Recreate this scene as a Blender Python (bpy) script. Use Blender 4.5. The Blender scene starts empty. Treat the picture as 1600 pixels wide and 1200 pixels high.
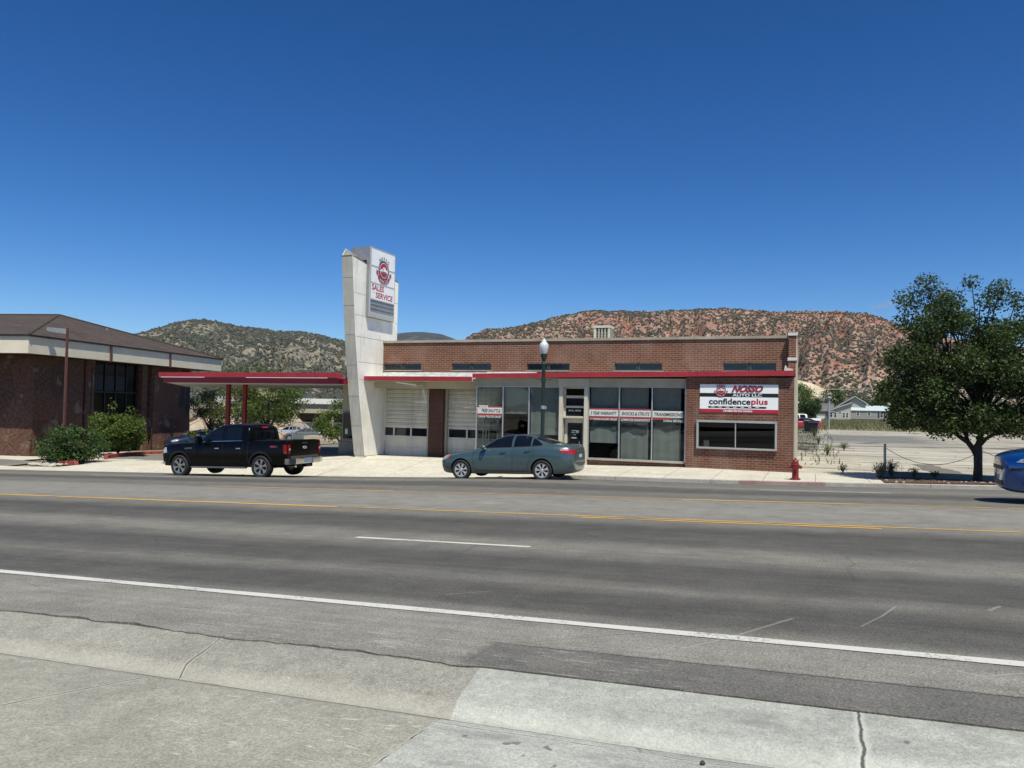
import bpy, bmesh, math, random
import numpy as np
from mathutils import Vector, Matrix, noise
from mathutils.bvhtree import BVHTree
from mathutils.geometry import delaunay_2d_cdt
R = math.radians
random.seed(7); rng = np.random.default_rng(7)
scene = bpy.context.scene
COL = scene.collection

# ------------------------------------------------------------------ camera, sky, sun, exposure
EYE = 2.3
YAW, PITCH, ROLL, FPX = R(21.56), R(1.69), R(1.12), 1202.0
cam_d = bpy.data.cameras.new('camera'); cam = bpy.data.objects.new('camera', cam_d); COL.objects.link(cam)
cam_d.sensor_width = 36; cam_d.lens = 36 * FPX / 1600; cam_d.clip_end = 30000; cam_d.clip_start = 0.05
cy, sy, cp, sp, cr, sr = math.cos(YAW), math.sin(YAW), math.cos(PITCH), math.sin(PITCH), math.cos(ROLL), math.sin(ROLL)
right0 = Vector((cy, sy, 0)); fwd = Vector((-sy*cp, cy*cp, sp)); up0 = right0.cross(fwd)
# roll: world up leans right in the picture
right = right0*cr + up0*sr; up = -right0*sr + up0*cr
M = Matrix((( right.x, up.x, -fwd.x, 0), (right.y, up.y, -fwd.y, 0), (right.z, up.z, -fwd.z, EYE), (0,0,0,1)))
cam.matrix_world = M
scene.camera = cam

SUNV = Vector((0.34, -0.40, 1.0)).normalized()
SUN_EL = math.asin(SUNV.z); SUN_AZ = math.atan2(SUNV.x, SUNV.y)
world = bpy.data.worlds.new('World'); scene.world = world; world.use_nodes = True
wn = world.node_tree; wn.nodes.clear()
sky = wn.nodes.new('ShaderNodeTexSky'); sky.sky_type = 'NISHITA'; sky.sun_disc = False
sky.sun_elevation = SUN_EL; sky.sun_rotation = SUN_AZ
sky.altitude = 1800; sky.air_density = 1.0; sky.dust_density = 0.6; sky.ozone_density = 4.0
bg = wn.nodes.new('ShaderNodeBackground'); bg.inputs['Strength'].default_value = 0.090
wo = wn.nodes.new('ShaderNodeOutputWorld')
hs = wn.nodes.new('ShaderNodeHueSaturation'); hs.inputs['Saturation'].default_value = 1.22; hs.inputs['Value'].default_value = .72; hs.inputs['Hue'].default_value = .503
gm = wn.nodes.new('ShaderNodeGamma'); gm.inputs['Gamma'].default_value = 1.30
wn.links.new(sky.outputs[0], gm.inputs['Color']); wn.links.new(gm.outputs[0], hs.inputs['Color']); wn.links.new(hs.outputs[0], bg.inputs[0]); wn.links.new(bg.outputs[0], wo.inputs[0])
sun_d = bpy.data.lights.new('sun', 'SUN'); sun = bpy.data.objects.new('sun', sun_d); COL.objects.link(sun)
sun_d.energy = 5.0; sun_d.angle = R(0.53); sun_d.color = (1.0, 0.95, 0.79)
sun.rotation_euler = (-SUNV).to_track_quat('-Z', 'Y').to_euler(); sun.location = (20, -20, 60)
scene.view_settings.view_transform = 'Standard'; scene.view_settings.look = 'None'
scene.view_settings.exposure = 0.10; scene.view_settings.gamma = 1.0
scene.render.resolution_x = 1024; scene.render.resolution_y = 768
try:
    scene.cycles.max_bounces = 8; scene.cycles.transparent_max_bounces = 12
    scene.cycles.caustics_reflective = False; scene.cycles.caustics_refractive = False
except Exception: pass

# ------------------------------------------------------------------ node helpers
class NT:
    def __init__(s, name):
        s.m = bpy.data.materials.new(name); s.m.use_nodes = True; s.t = s.m.node_tree; s.t.nodes.clear()
        s.out = s.n('ShaderNodeOutputMaterial')
    def n(s, typ, **k):
        q = s.t.nodes.new(typ)
        for a, b in k.items():
            if a.startswith('i_'): q.inputs[a[2:].replace('_', ' ')].default_value = b
            else: setattr(q, a, b)
        return q
    def l(s, a, b): s.t.links.new(a, b)
    def obj(s): return s.n('ShaderNodeTexCoord').outputs['Object']
    def mapping(s, vec, scale=(1,1,1), loc=(0,0,0), rot=(0,0,0)):
        q = s.n('ShaderNodeMapping'); q.inputs['Scale'].default_value = scale; q.inputs['Location'].default_value = loc
        q.inputs['Rotation'].default_value = rot; s.l(vec, q.inputs['Vector']); return q.outputs[0]
    def noise(s, vec, scale, detail=4, rough=.55, dist=0):
        q = s.n('ShaderNodeTexNoise'); q.inputs['Scale'].default_value = scale; q.inputs['Detail'].default_value = detail
        q.inputs['Roughness'].default_value = rough; q.inputs['Distortion'].default_value = dist
        s.l(vec, q.inputs['Vector']); return q.outputs[0]
    def voro(s, vec, scale, feature='F1', rand=1, out='Distance'):
        q = s.n('ShaderNodeTexVoronoi'); q.feature = feature; q.inputs['Scale'].default_value = scale
        q.inputs['Randomness'].default_value = rand; s.l(vec, q.inputs['Vector']); return q.outputs[out]
    def ramp(s, fac, stops, interp='LINEAR'):
        q = s.n('ShaderNodeValToRGB'); cr_ = q.color_ramp; cr_.interpolation = interp
        while len(cr_.elements) < len(stops): cr_.elements.new(0.5)
        for e, (p, c) in zip(cr_.elements, stops):
            e.position = p; e.color = (c if len(c) == 4 else (*c, 1)) if hasattr(c, '__len__') else (c, c, c, 1)
        s.l(fac, q.inputs[0]); return q.outputs[0]
    def mix(s, a, b, fac, mode='MIX'):
        q = s.n('ShaderNodeMix', data_type='RGBA', blend_type=mode)
        for k, v in ((0, fac), (6, a), (7, b)):
            sock = q.inputs[k]
            if hasattr(v, 'is_output'): s.l(v, sock)
            elif isinstance(v, (int, float)): sock.default_value = v if k == 0 else (v, v, v, 1)
            else: sock.default_value = (*v, 1) if len(v) == 3 else v
        return q.outputs[2]
    def math(s, op, a, b=0.0, c=0.0, clamp=False):
        q = s.n('ShaderNodeMath', operation=op, use_clamp=clamp)
        for i, v in enumerate((a, b, c)):
            if hasattr(v, 'is_output'): s.l(v, q.inputs[i])
            else: q.inputs[i].default_value = v
        return q.outputs[0]
    def sep(s, vec):
        q = s.n('ShaderNodeSeparateXYZ'); s.l(vec, q.inputs[0]); return q.outputs
    def comb(s, x, y, z=0.0):
        q = s.n('ShaderNodeCombineXYZ')
        for i, v in enumerate((x, y, z)):
            if hasattr(v, 'is_output'): s.l(v, q.inputs[i])
            else: q.inputs[i].default_value = v
        return q.outputs[0]
    def bump(s, h, dist=.01, strength=1):
        q = s.n('ShaderNodeBump'); q.inputs['Distance'].default_value = dist; q.inputs['Strength'].default_value = strength
        s.l(h, q.inputs['Height']); return q.outputs[0]
    def bsdf(s, color, rough=.8, metal=0, normal=None, coat=0, spec=.5, emit=None, trans=0):
        b = s.n('ShaderNodeBsdfPrincipled')
        for nm, v in (('Base Color', color), ('Roughness', rough), ('Metallic', metal), ('Coat Weight', coat), ('Specular IOR Level', spec), ('Transmission Weight', trans)):
            if hasattr(v, 'is_output'): s.l(v, b.inputs[nm])
            elif nm == 'Base Color': b.inputs[nm].default_value = (*v[:3], 1) if hasattr(v, '__len__') else (v, v, v, 1)
            else: b.inputs[nm].default_value = v
        b.inputs['Coat Roughness'].default_value = .03
        if normal is not None: s.l(normal, b.inputs['Normal'])
        s.l(b.outputs[0], s.out.inputs[0]); return b

MATS = {}
def plain(name, col, rough=.6, metal=0, var=.12, scale=6, coat=0, spec=.5, stretch=(1,1,1)):
    """a paint or metal with slight blotchy variation of its own"""
    if name in MATS: return MATS[name]
    t = NT(name); v = t.mapping(t.obj(), stretch); n = t.noise(v, scale, 5, .6)
    lo = tuple(c*(1-var) for c in col); hi = tuple(min(1, c*(1+var)) for c in col)
    c = t.ramp(n, [(.3, lo), (.7, hi)])
    t.bsdf(c, rough, metal, coat=coat, spec=spec); MATS[name] = t.m; return t.m

def brick_mat(name, c1, c2, mortar, stain=.25):
    t = NT(name); o = t.obj(); x, y, z = t.sep(o)
    v = t.comb(t.math('ADD', x, y), z)
    b = t.n('ShaderNodeTexBrick'); b.offset = .5; b.squash = 1
    b.inputs['Scale'].default_value = 1; b.inputs['Brick Width'].default_value = .245; b.inputs['Row Height'].default_value = .082
    b.inputs['Mortar Size'].default_value = .0075; b.inputs['Mortar Smooth'].default_value = .25; b.inputs['Bias'].default_value = -.1
    b.inputs['Color1'].default_value = (*c1, 1); b.inputs['Color2'].default_value = (*c2, 1); b.inputs['Mortar'].default_value = (*mortar, 1)
    t.l(v, b.inputs['Vector'])
    n = t.noise(t.mapping(o, (1, 1, .5)), 1.1, 6, .6)
    c = t.mix(b.outputs[0], (.55, .45, .38), t.math('MULTIPLY', t.ramp(n, [(.45, 0), (.8, 1)]), stain), 'MIX')
    n2 = t.noise(o, 30, 3, .6); c = t.mix(c, t.ramp(n2, [(.25, .62), (.75, 1.25)]), .7, 'MULTIPLY')
    h = t.math('SUBTRACT', 1.0, b.outputs[1])
    t.bsdf(c, .9, normal=t.bump(h, .006, .8)); MATS[name] = t.m; return t.m

brick = brick_mat('brick', (.160, .053, .030), (.095, .034, .021), (.27, .205, .15))
brick_up = brick_mat('brick_upper', (.185, .064, .036), (.115, .042, .026), (.34, .265, .19), .2)
brick_dark = brick_mat('brick_pier', (.10, .034, .024), (.075, .027, .020), (.13, .09, .07), .1)

def mk_asphalt():
    t = NT('asphalt'); o = t.obj(); x, y, z = t.sep(o)
    w = t.noise(t.mapping(o, (.10, .5, 1)), 1.0, 5, .6)
    yy = t.math('ADD', y, t.math('MULTIPLY', t.math('SUBTRACT', w, .5), .9))
    L = [(3.9,.125),(4.9,.150),(5.25,.130),(5.6,.068),(6.25,.063),(6.75,.092),(7.15,.067),(8.0,.062),(8.8,.112),(9.3,.112),(9.9,.075),(10.7,.066),(11.3,.056),(12.0,.092),(12.9,.128),(14.5,.142),(16.2,.132),(17.0,.085),(18.0,.100),(18.9,.065),(20.0,.080),(20.9,.115),(22.0,.095),(24.8,.085)]
    c = None
    # two ramps joined at Y = 11.3 because one ramp holds at most 32 stops
    c = t.ramp(t.math('DIVIDE', yy, 25.0), [(a/25.0, (b*1.60 if b > .08 else b*1.30, b*1.54 if b > .08 else b*1.25, b*1.36 if b > .08 else b*1.14)) for a, b in L])
    # newer patch by the new concrete, right of X=-1.75, up to Y=4.5
    e = t.noise(o, 6, 3, .6)
    px = t.ramp(t.math('ADD', t.math('ADD', x, t.math('MULTIPLY', e, .16)), 2.2), [(.34, 0), (.42, 1)])
    py = t.ramp(t.math('SUBTRACT', t.math('ADD', y, t.math('MULTIPLY', e, .06)), 4.2), [(.37, 1), (.43, 0)])
    patch = t.math('MULTIPLY', px, py)
    c = t.mix(c, (.132, .128, .118), t.math('MULTIPLY', patch, t.ramp(t.noise(o, 1.7, 5, .7), [(.25, .65), (.5, 1)])))
    # cracked seam along the patch top and fine cracks near the gutter
    seam = t.math('LESS_THAN', t.math('ABSOLUTE', t.math('SUBTRACT', t.math('ADD', y, t.math('MULTIPLY', e, .05)), 4.58)), .008)
    c = t.mix(c, (.03, .03, .03), t.math('MULTIPLY', t.math('MULTIPLY', seam, px), .8))
    # worn pale scuffs, diagonal, by the gutter
    sc = t.noise(t.mapping(o, (2.2, 22, 1), rot=(0, 0, R(-52))), 2.2, 3, .55)
    near = t.ramp(t.math('DIVIDE', y, 10.0), [(.40, 1), (.455, .75), (.52, .25), (.70, .04), (1, 0)])
    xm = t.noise(t.mapping(o, (.6, .6, 1)), 1.0, 2, .5)
    scf = t.math('MULTIPLY', t.math('MULTIPLY', t.ramp(sc, [(.58, 0), (.66, 1)]), near), t.ramp(xm, [(.42, 0), (.6, 1)]))
    c = t.mix(c, (.34, .33, .31), t.math('MULTIPLY', scf, .75))
    # aggregate
    a1 = t.noise(o, 80, 4, .8); c = t.mix(c, t.ramp(a1, [(.34, .35), (.5, .95), (.66, 1.75)]), .9, 'MULTIPLY')
    a2 = t.noise(o, 2.2, 5, .65); c = t.mix(c, t.ramp(a2, [(.3, .82), (.7, 1.18)]), 1, 'MULTIPLY')
    st = t.noise(t.mapping(o, (.25, 5, 1)), 1.6, 4, .6); c = t.mix(c, t.ramp(st, [(.3, .88), (.7, 1.12)]), 1, 'MULTIPLY')
    # long thin cracks
    dv = t.mapping(t.mix(o, t.noise(o, 1.7, 4, .6), .12), (.45, 1.6, 1))
    ck = t.voro(dv, .55, 'DISTANCE_TO_EDGE')
    c = t.mix(c, (.035, .035, .035), t.math('MULTIPLY', t.math('LESS_THAN', ck, .0035), .22))
    for P, Q, w, amt in (((.60, 6.80), (.47, 6.38), .010, .5), ((.47, 6.38), (.31, 5.98), .009, .4), ((-.15, 6.05), (-.45, 5.45), .018, .35), ((-.45, 5.45), (-.75, 4.9), .014, .4), ((1.25, 6.9), (1.36, 7.1), .02, .4), ((-2.9, 5.9), (-2.6, 6.2), .010, .3), ((.9, 4.95), (1.1, 5.1), .012, .5), ((.75, 5.0), (.95, 4.85), .010, .5), ((1.35, 5.05), (1.45, 4.8), .012, .4)):
        dx, dy = Q[0]-P[0], Q[1]-P[1]; L2 = dx*dx+dy*dy
        h_ = t.math('DIVIDE', t.math('ADD', t.math('MULTIPLY', t.math('SUBTRACT', x, P[0]), dx), t.math('MULTIPLY', t.math('SUBTRACT', y, P[1]), dy)), L2, clamp=True)
        ex = t.math('SUBTRACT', t.math('SUBTRACT', x, P[0]), t.math('MULTIPLY', h_, dx)); ey = t.math('SUBTRACT', t.math('SUBTRACT', y, P[1]), t.math('MULTIPLY', h_, dy))
        d_ = t.math('SQRT', t.math('ADD', t.math('MULTIPLY', ex, ex), t.math('MULTIPLY', ey, ey)))
        c = t.mix(c, (.40, .39, .36), t.math('MULTIPLY', t.ramp(t.math('DIVIDE', d_, w), [(.3, 1), (1, 0)]), amt))
    t.bsdf(c, .85, normal=t.bump(a1, .006, .55), spec=.35); MATS['asphalt'] = t.m; return t.m
asphalt = mk_asphalt()

def concrete(name, c1, c2, speck=1.0, joints=None, crack=0, scuff=0, dark=.6, rot=0, lines=(), sunlit_lip=0, stain=0):
    t = NT(name); o = t.obj()
    n = t.noise(o, .9, 6, .65); c = t.ramp(n, [(.3, c1), (.7, c2)])
    n2 = t.noise(o, 5.5, 5, .7); c = t.mix(c, t.ramp(n2, [(.3, .84), (.7, 1.13)]), 1, 'MULTIPLY')
    a = t.noise(o, 85, 4, .8); c = t.mix(c, t.ramp(a, [(.34, .42), (.5, 1), (.66, 1.5)]), min(1, .8*speck), 'MULTIPLY'); a3 = t.noise(o, 24, 3, .7); c = t.mix(c, t.ramp(a3, [(.3, .85), (.7, 1.14)]), min(1, speck), 'MULTIPLY')
    if scuff:
        sc = t.noise(t.mapping(o, (3, 14, 1), rot=(0, 0, R(rot))), 2.6, 4, .6); xm = t.noise(o, .9, 2, .5)
        f = t.math('MULTIPLY', t.ramp(sc, [(.60, 0), (.70, 1)]), t.ramp(xm, [(.42, 0), (.56, 1)]))
        c = t.mix(c, tuple(min(.7, q*1.55) for q in c2), t.math('MULTIPLY', f, scuff))
    if joints:
        x, y, z = t.sep(o); sx_, sy_, ox, oy, w = joints
        for cc, s_, of in ((x, sx_, ox), (y, sy_, oy)):
            if not s_: continue
            f = t.math('FRACT', t.math('DIVIDE', t.math('SUBTRACT', cc, of), s_))
            j = t.math('LESS_THAN', f, w / s_); c = t.mix(c, tuple(q*.45 for q in c1), t.math('MULTIPLY', j, .8))
    if crack:
        dv = t.mix(o, t.noise(o, 1.2, 5, .6), .25)
        ck = t.voro(dv, crack, 'DISTANCE_TO_EDGE'); c = t.mix(c, tuple(q*.3 for q in c1), t.math('MULTIPLY', t.math('LESS_THAN', ck, .01), dark))
    if stain:
        s1 = t.noise(t.mapping(o, (1.0, 2.2, 1), rot=(0, 0, R(30))), 1.4, 5, .65); c = t.mix(c, tuple(q*.62 for q in c1), t.ramp(s1, [(.52, 0), (.68, .7)]))
        s2 = t.noise(o, 9, 2, .5); c = t.mix(c, (.10, .095, .085), t.ramp(s2, [(.70, 0), (.74, .7)]))
    if sunlit_lip:  # pale band painted where the steep gutter face would catch the sun
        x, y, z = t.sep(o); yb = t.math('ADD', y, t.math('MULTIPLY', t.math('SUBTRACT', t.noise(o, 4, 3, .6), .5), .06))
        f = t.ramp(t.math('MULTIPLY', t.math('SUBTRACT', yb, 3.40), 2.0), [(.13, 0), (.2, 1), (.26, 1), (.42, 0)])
        c = t.mix(c, tuple(min(.62, q*1.35) for q in c2), t.math('MULTIPLY', f, sunlit_lip*2))
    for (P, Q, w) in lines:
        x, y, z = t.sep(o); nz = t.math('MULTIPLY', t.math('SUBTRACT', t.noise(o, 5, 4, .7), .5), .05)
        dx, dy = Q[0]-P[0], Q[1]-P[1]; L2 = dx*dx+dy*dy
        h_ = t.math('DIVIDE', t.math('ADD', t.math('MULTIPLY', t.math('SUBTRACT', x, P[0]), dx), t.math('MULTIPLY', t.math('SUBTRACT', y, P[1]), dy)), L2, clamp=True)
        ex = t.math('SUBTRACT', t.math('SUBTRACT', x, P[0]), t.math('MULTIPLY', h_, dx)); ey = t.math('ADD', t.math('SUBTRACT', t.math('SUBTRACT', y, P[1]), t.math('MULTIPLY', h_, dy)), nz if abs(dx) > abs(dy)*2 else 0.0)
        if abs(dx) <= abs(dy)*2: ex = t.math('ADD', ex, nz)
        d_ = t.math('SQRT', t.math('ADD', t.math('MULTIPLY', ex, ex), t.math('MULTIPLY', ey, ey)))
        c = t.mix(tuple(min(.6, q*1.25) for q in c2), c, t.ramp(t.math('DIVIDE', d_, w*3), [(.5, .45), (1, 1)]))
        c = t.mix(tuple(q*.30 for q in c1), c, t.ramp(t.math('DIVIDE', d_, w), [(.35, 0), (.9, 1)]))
    t.bsdf(c, .9, normal=t.bump(a, .004, .4), spec=.3); MATS[name] = t.m; return t.m

conc_old = concrete('old_concrete', (.25, .245, .21), (.355, .345, .295), .85, scuff=1.0, rot=-50, lines=[((-3.42, 3.46), (-3.80, 2.64), .009), ((-3.80, 2.64), (-5.4, 1.2), .014), ((-1.657, 1), (-1.657, 3.5), .006), ((-60, 3.425), (-1.66, 3.425), .022)])  # long last line paints shade into the colour along the flow line
conc_pan = concrete('gutter_concrete', (.238, .232, .205), (.325, .315, .275), 1.0, sunlit_lip=.20, lines=[((-3.40, 3.46), (-3.60, 4.1), .007), ((-7.1, 3.4), (-7.1, 4.1), .007), ((-10.8, 3.4), (-10.8, 4.1), .007), ((-60, 3.452), (-1.66, 3.452), .013)])  # long last line: gutter dirt and painted flow-line shade in one
conc_new = concrete('new_concrete', (.31, .32, .295), (.42, .43, .39), .75, scuff=.45, rot=-35, sunlit_lip=.16, stain=1, lines=[((.20, 1), (.20, 4.2), .011), ((4.0, 1), (4.0, 4.2), .011), ((-1.66, 3.445), (60, 3.445), .011), ((-1.66, 3.30), (60, 3.30), .005)])  # third line: dirt and painted shade along the flow line
conc_walk = concrete('sidewalk_concrete', (.50, .47, .40), (.62, .59, .50), .5, joints=(1.52, 1.2, 0, 24.9, .025))
conc_apron = concrete('apron_concrete', (.51, .48, .41), (.62, .59, .50), .5, joints=(3.05, 3.0, .4, 24.9, .03))

def mk_lot():
    t = NT('lot_asphalt'); o = t.obj()
    n = t.noise(t.mapping(o, (.10, .35, 1)), 1.0, 6, .7); c = t.ramp(n, [(.30, (.19, .175, .14)), (.42, (.29, .265, .215)), (.55, (.46, .43, .36)), (.72, (.55, .52, .44))])
    n2 = t.noise(t.mapping(o, (.35, 1.2, 1)), 2.2, 5, .7); c = t.mix(c, t.ramp(n2, [(.3, .78), (.7, 1.15)]), 1, 'MULTIPLY')
    dv = t.mapping(t.mix(o, t.noise(o, .35, 5, .65), .35), (.35, 1.1, 1))
    ck = t.voro(dv, .30, 'DISTANCE_TO_EDGE'); c = t.mix(c, (.10, .09, .075), t.math('MULTIPLY', t.math('LESS_THAN', ck, .028), .8))
    ck2 = t.voro(dv, .9, 'DISTANCE_TO_EDGE'); c = t.mix(c, (.14, .125, .10), t.math('MULTIPLY', t.math('LESS_THAN', ck2, .018), .45))
    x, y, z = t.sep(o)
    wave = t.math('ADD', y, t.math('MULTIPLY', n, 14))
    far = t.ramp(t.math('DIVIDE', wave, 120), [(.52, 0), (.60, 1), (.70, 1), (.76, 0)])
    xm = t.ramp(t.math('DIVIDE', x, 30.0), [(0, 0), (.04, 1), (.24, 1), (.36, 0)])
    c = t.mix(c, (.13, .13, .13), t.math('MULTIPLY', t.math('MULTIPLY', far, xm), .8))
    t.bsdf(c, .92, normal=t.bump(n2, .02, .4), spec=.3); return t.m
lot_mat = mk_lot()
lot_grey = concrete('lot_grey_asphalt', (.15, .145, .135), (.23, .22, .20), .8, crack=.3)

def mk_dirt():
    t = NT('dirt'); o = t.obj(); n = t.noise(o, .08, 8, .7); c = t.ramp(n, [(.3, (.20, .16, .11)), (.5, (.27, .215, .15)), (.7, (.13, .14, .07))])
    n2 = t.noise(o, 1.5, 5, .7); c = t.mix(c, t.ramp(n2, [(.3, .7), (.7, 1.25)]), 1, 'MULTIPLY'); t.bsdf(c, .95); return t.m
dirt = mk_dirt()
def mk_bark(name, c1, c2):
    t = NT(name); o = t.obj(); n = t.noise(t.mapping(o, (9, 9, 1.6)), 2.2, 5, .65)
    t.bsdf(t.ramp(n, [(.3, c1), (.7, c2)]), .95, normal=t.bump(n, .02, .9)); return t.m
bark = mk_bark('bark', (.030, .024, .019), (.085, .070, .055))
def leaf_mat(name, c1, c2, c3=None, tr=.22):
    t = NT(name); g = t.n('ShaderNodeNewGeometry'); r_ = g.outputs['Random Per Island']
    st = [(0, c1), (.6, c2), (1, c3 or c2)]
    c = t.ramp(r_, st)
    nn = t.noise(t.obj(), 1.3, 3, .5); c = t.mix(c, t.ramp(nn, [(.3, .72), (.7, 1.28)]), 1, 'MULTIPLY')
    b = t.n('ShaderNodeBsdfPrincipled'); t.l(c, b.inputs['Base Color']); b.inputs['Roughness'].default_value = .55; b.inputs['Specular IOR Level'].default_value = .35
    tl = t.n('ShaderNodeBsdfTranslucent'); t.l(t.mix(c, (1.3, 1.5, .6), 1, 'MULTIPLY'), tl.inputs[0])
    ms = t.n('ShaderNodeMixShader'); ms.inputs[0].default_value = tr
    t.l(b.outputs[0], ms.inputs[1]); t.l(tl.outputs[0], ms.inputs[2]); t.l(ms.outputs[0], t.out.inputs[0]); return t.m
leaf_dark = leaf_mat('leaf_dark', (.018, .036, .012), (.036, .064, .020), (.075, .105, .035))
leaf_mid = leaf_mat('leaf_mid', (.045, .080, .016), (.095, .145, .030), (.16, .20, .050), .3)
leaf_olive = leaf_mat('leaf_olive', (.055, .075, .024), (.095, .125, .040), (.16, .18, .075))
leaf_bush = leaf_mat('leaf_bush', (.022, .048, .014), (.045, .085, .022), (.08, .125, .035))
leaf_grey = leaf_mat('leaf_grey', (.075, .080, .050), (.12, .125, .080), (.17, .165, .12), .12)
leaf_dry = leaf_mat('leaf_dry', (.16, .14, .075), (.24, .21, .12), (.10, .12, .05), .15)

def glass_mat(name, tint=(.55, .6, .58), refl=1.0, ior=1.5, rough=.0, wav=0):
    t = NT(name); tr = t.n('ShaderNodeBsdfTransparent'); tr.inputs[0].default_value = (*tint, 1)
    gl = t.n('ShaderNodeBsdfGlossy'); gl.inputs['Roughness'].default_value = rough; gl.inputs[0].default_value = (refl, refl, refl, 1)
    if wav: t.l(t.bump(t.noise(t.obj(), .9, 2, .4), wav, .6), gl.inputs['Normal'])
    g = t.n('ShaderNodeNewGeometry'); dt = t.n('ShaderNodeVectorMath', operation='DOT_PRODUCT'); t.l(g.outputs['Normal'], dt.inputs[0]); t.l(g.outputs['Incoming'], dt.inputs[1])
    f0 = ((ior-1)/(ior+1))**2; q = t.math('POWER', t.math('SUBTRACT', 1.0, t.math('ABSOLUTE', dt.outputs['Value']), clamp=True), 5.0); fr = t.math('ADD', f0, t.math('MULTIPLY', q, 1-f0)); ms = t.n('ShaderNodeMixShader')
    t.l(fr, ms.inputs[0]); t.l(tr.outputs[0], ms.inputs[1]); t.l(gl.outputs[0], ms.inputs[2]); t.l(ms.outputs[0], t.out.inputs[0]); return t.m
glass = glass_mat('window_glass', (.62, .68, .67), ior=1.62, wav=.02)
glass_dark = plain('dark_glass', (.012, .015, .020), .06, 0, .2, 1.5, spec=.7)
auto_glass = plain('car_glass', (.005, .007, .010), .03, 0, .2, 2, spec=.45)

def weathered(name, col, rough=.6, rust=(.20, .085, .04), amt=.5, streak=5, seed=0.0):
    t = NT(name); o = t.obj(); x, y, z = t.sep(o); v = t.comb(t.math('ADD', x, y), t.math('MULTIPLY', z, .10), seed)
    s = t.noise(v, streak, 5, .65); c = t.ramp(s, [(.30, tuple(q*.80 for q in col)), (.5, col), (.7, tuple(min(.85, q*1.07) for q in col))])
    b = t.noise(o, 1.1, 5, .65); c = t.mix(c, t.ramp(b, [(.3, .86), (.7, 1.06)]), 1, 'MULTIPLY')
    f = t.math('MULTIPLY', t.ramp(t.noise(v, streak*1.7, 4, .6), [(.60, 0), (.74, 1)]), t.ramp(t.noise(o, 1.6, 4, .6), [(.50, 0), (.66, 1)]))
    c = t.mix(c, rust, t.math('MULTIPLY', f, amt)); sp_ = t.noise(o, 14, 4, .7); c = t.mix(c, rust, t.math('MULTIPLY', t.ramp(sp_, [(.70, 0), (.76, 1)]), amt*.8))
    t.bsdf(c, rough); MATS[name] = t.m; return t.m
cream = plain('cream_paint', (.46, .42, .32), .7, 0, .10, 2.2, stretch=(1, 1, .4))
cream_pale = plain('cream_trim', (.55, .52, .43), .65, 0, .08, 3)  # paler cream for posts, frames and trim
white_paint = weathered('white_panel', (.90, .88, .80), .55, (.38, .30, .22), .55, 4)
grey_cream = weathered('tower_paint', (.55, .53, .46), .62, (.34, .27, .19), .5, 5, 2.0)
door_white = weathered('garage_door_paint', (.74, .70, .58), .6, (.36, .29, .20), .45, 3, 4.0)
red_paint = weathered('fascia_red', (.38, .026, .042), .5, (.30, .10, .09), .35, 7, 6.0)
red_dark = plain('column_red', (.19, .010, .014), .5, 0, .15, 4)
alu = plain('aluminium', (.62, .63, .62), .38, .75, .08, 8)
alu_dull = plain('dull_aluminium', (.50, .51, .49), .5, .3, .10, 8)
chrome = plain('chrome', (.50, .50, .50), .16, 1, .05, 8)
black = plain('black_rubber', (.018, .018, .018), .75, 0, .2, 20)
blackmetal = plain('black_paint_flat', (.02, .02, .022), .5, 0, .2, 6)
inner = plain('interior_dark', (.035, .035, .034), .9, 0, .3, 1)
blind = plain('roller_blind', (.34, .345, .32), .85, 0, .10, .8, stretch=(1, 1, 2.5))
sign_white = plain('sign_white', (.84, .86, .88), .45, 0, .04, 2)
sign_red = plain('sign_red', (.42, .02, .045), .45, 0, .08, 3)
sign_black = plain('sign_black', (.012, .013, .015), .4, 0, .2, 3)
sign_grey = plain('sign_grey', (.25, .26, .27), .4, .2, .15, 3)
decal_white = plain('decal_white', (.62, .63, .60), .6, 0, .05, 3)
decal_red = plain('decal_red', (.30, .045, .05), .6, 0, .1, 3)
roof_memb = plain('roof_membrane', (.62, .61, .57), .8, 0, .2, 1.5)
coping = plain('coping_stone', (.36, .32, .25), .85, 0, .22, 3, stretch=(.6, 1, 1))
green_post = plain('lamp_post_green', (.018, .040, .034), .38, 0, .2, 5, spec=.5)
galv = plain('galvanised', (.42, .43, .45), .5, .5, .12, 8)
brown_metal = plain('brown_metal', (.115, .048, .038), .5, 0, .15, 5)
beige_stucco = plain('beige_stucco', (.72, .66, .51), .85, 0, .07, 2, stretch=(.6, .6, 1))
eave_dark = plain('drip_edge', (.025, .022, .022), .6, 0, .2, 4)  # near-black colour of the eave edge

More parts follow.
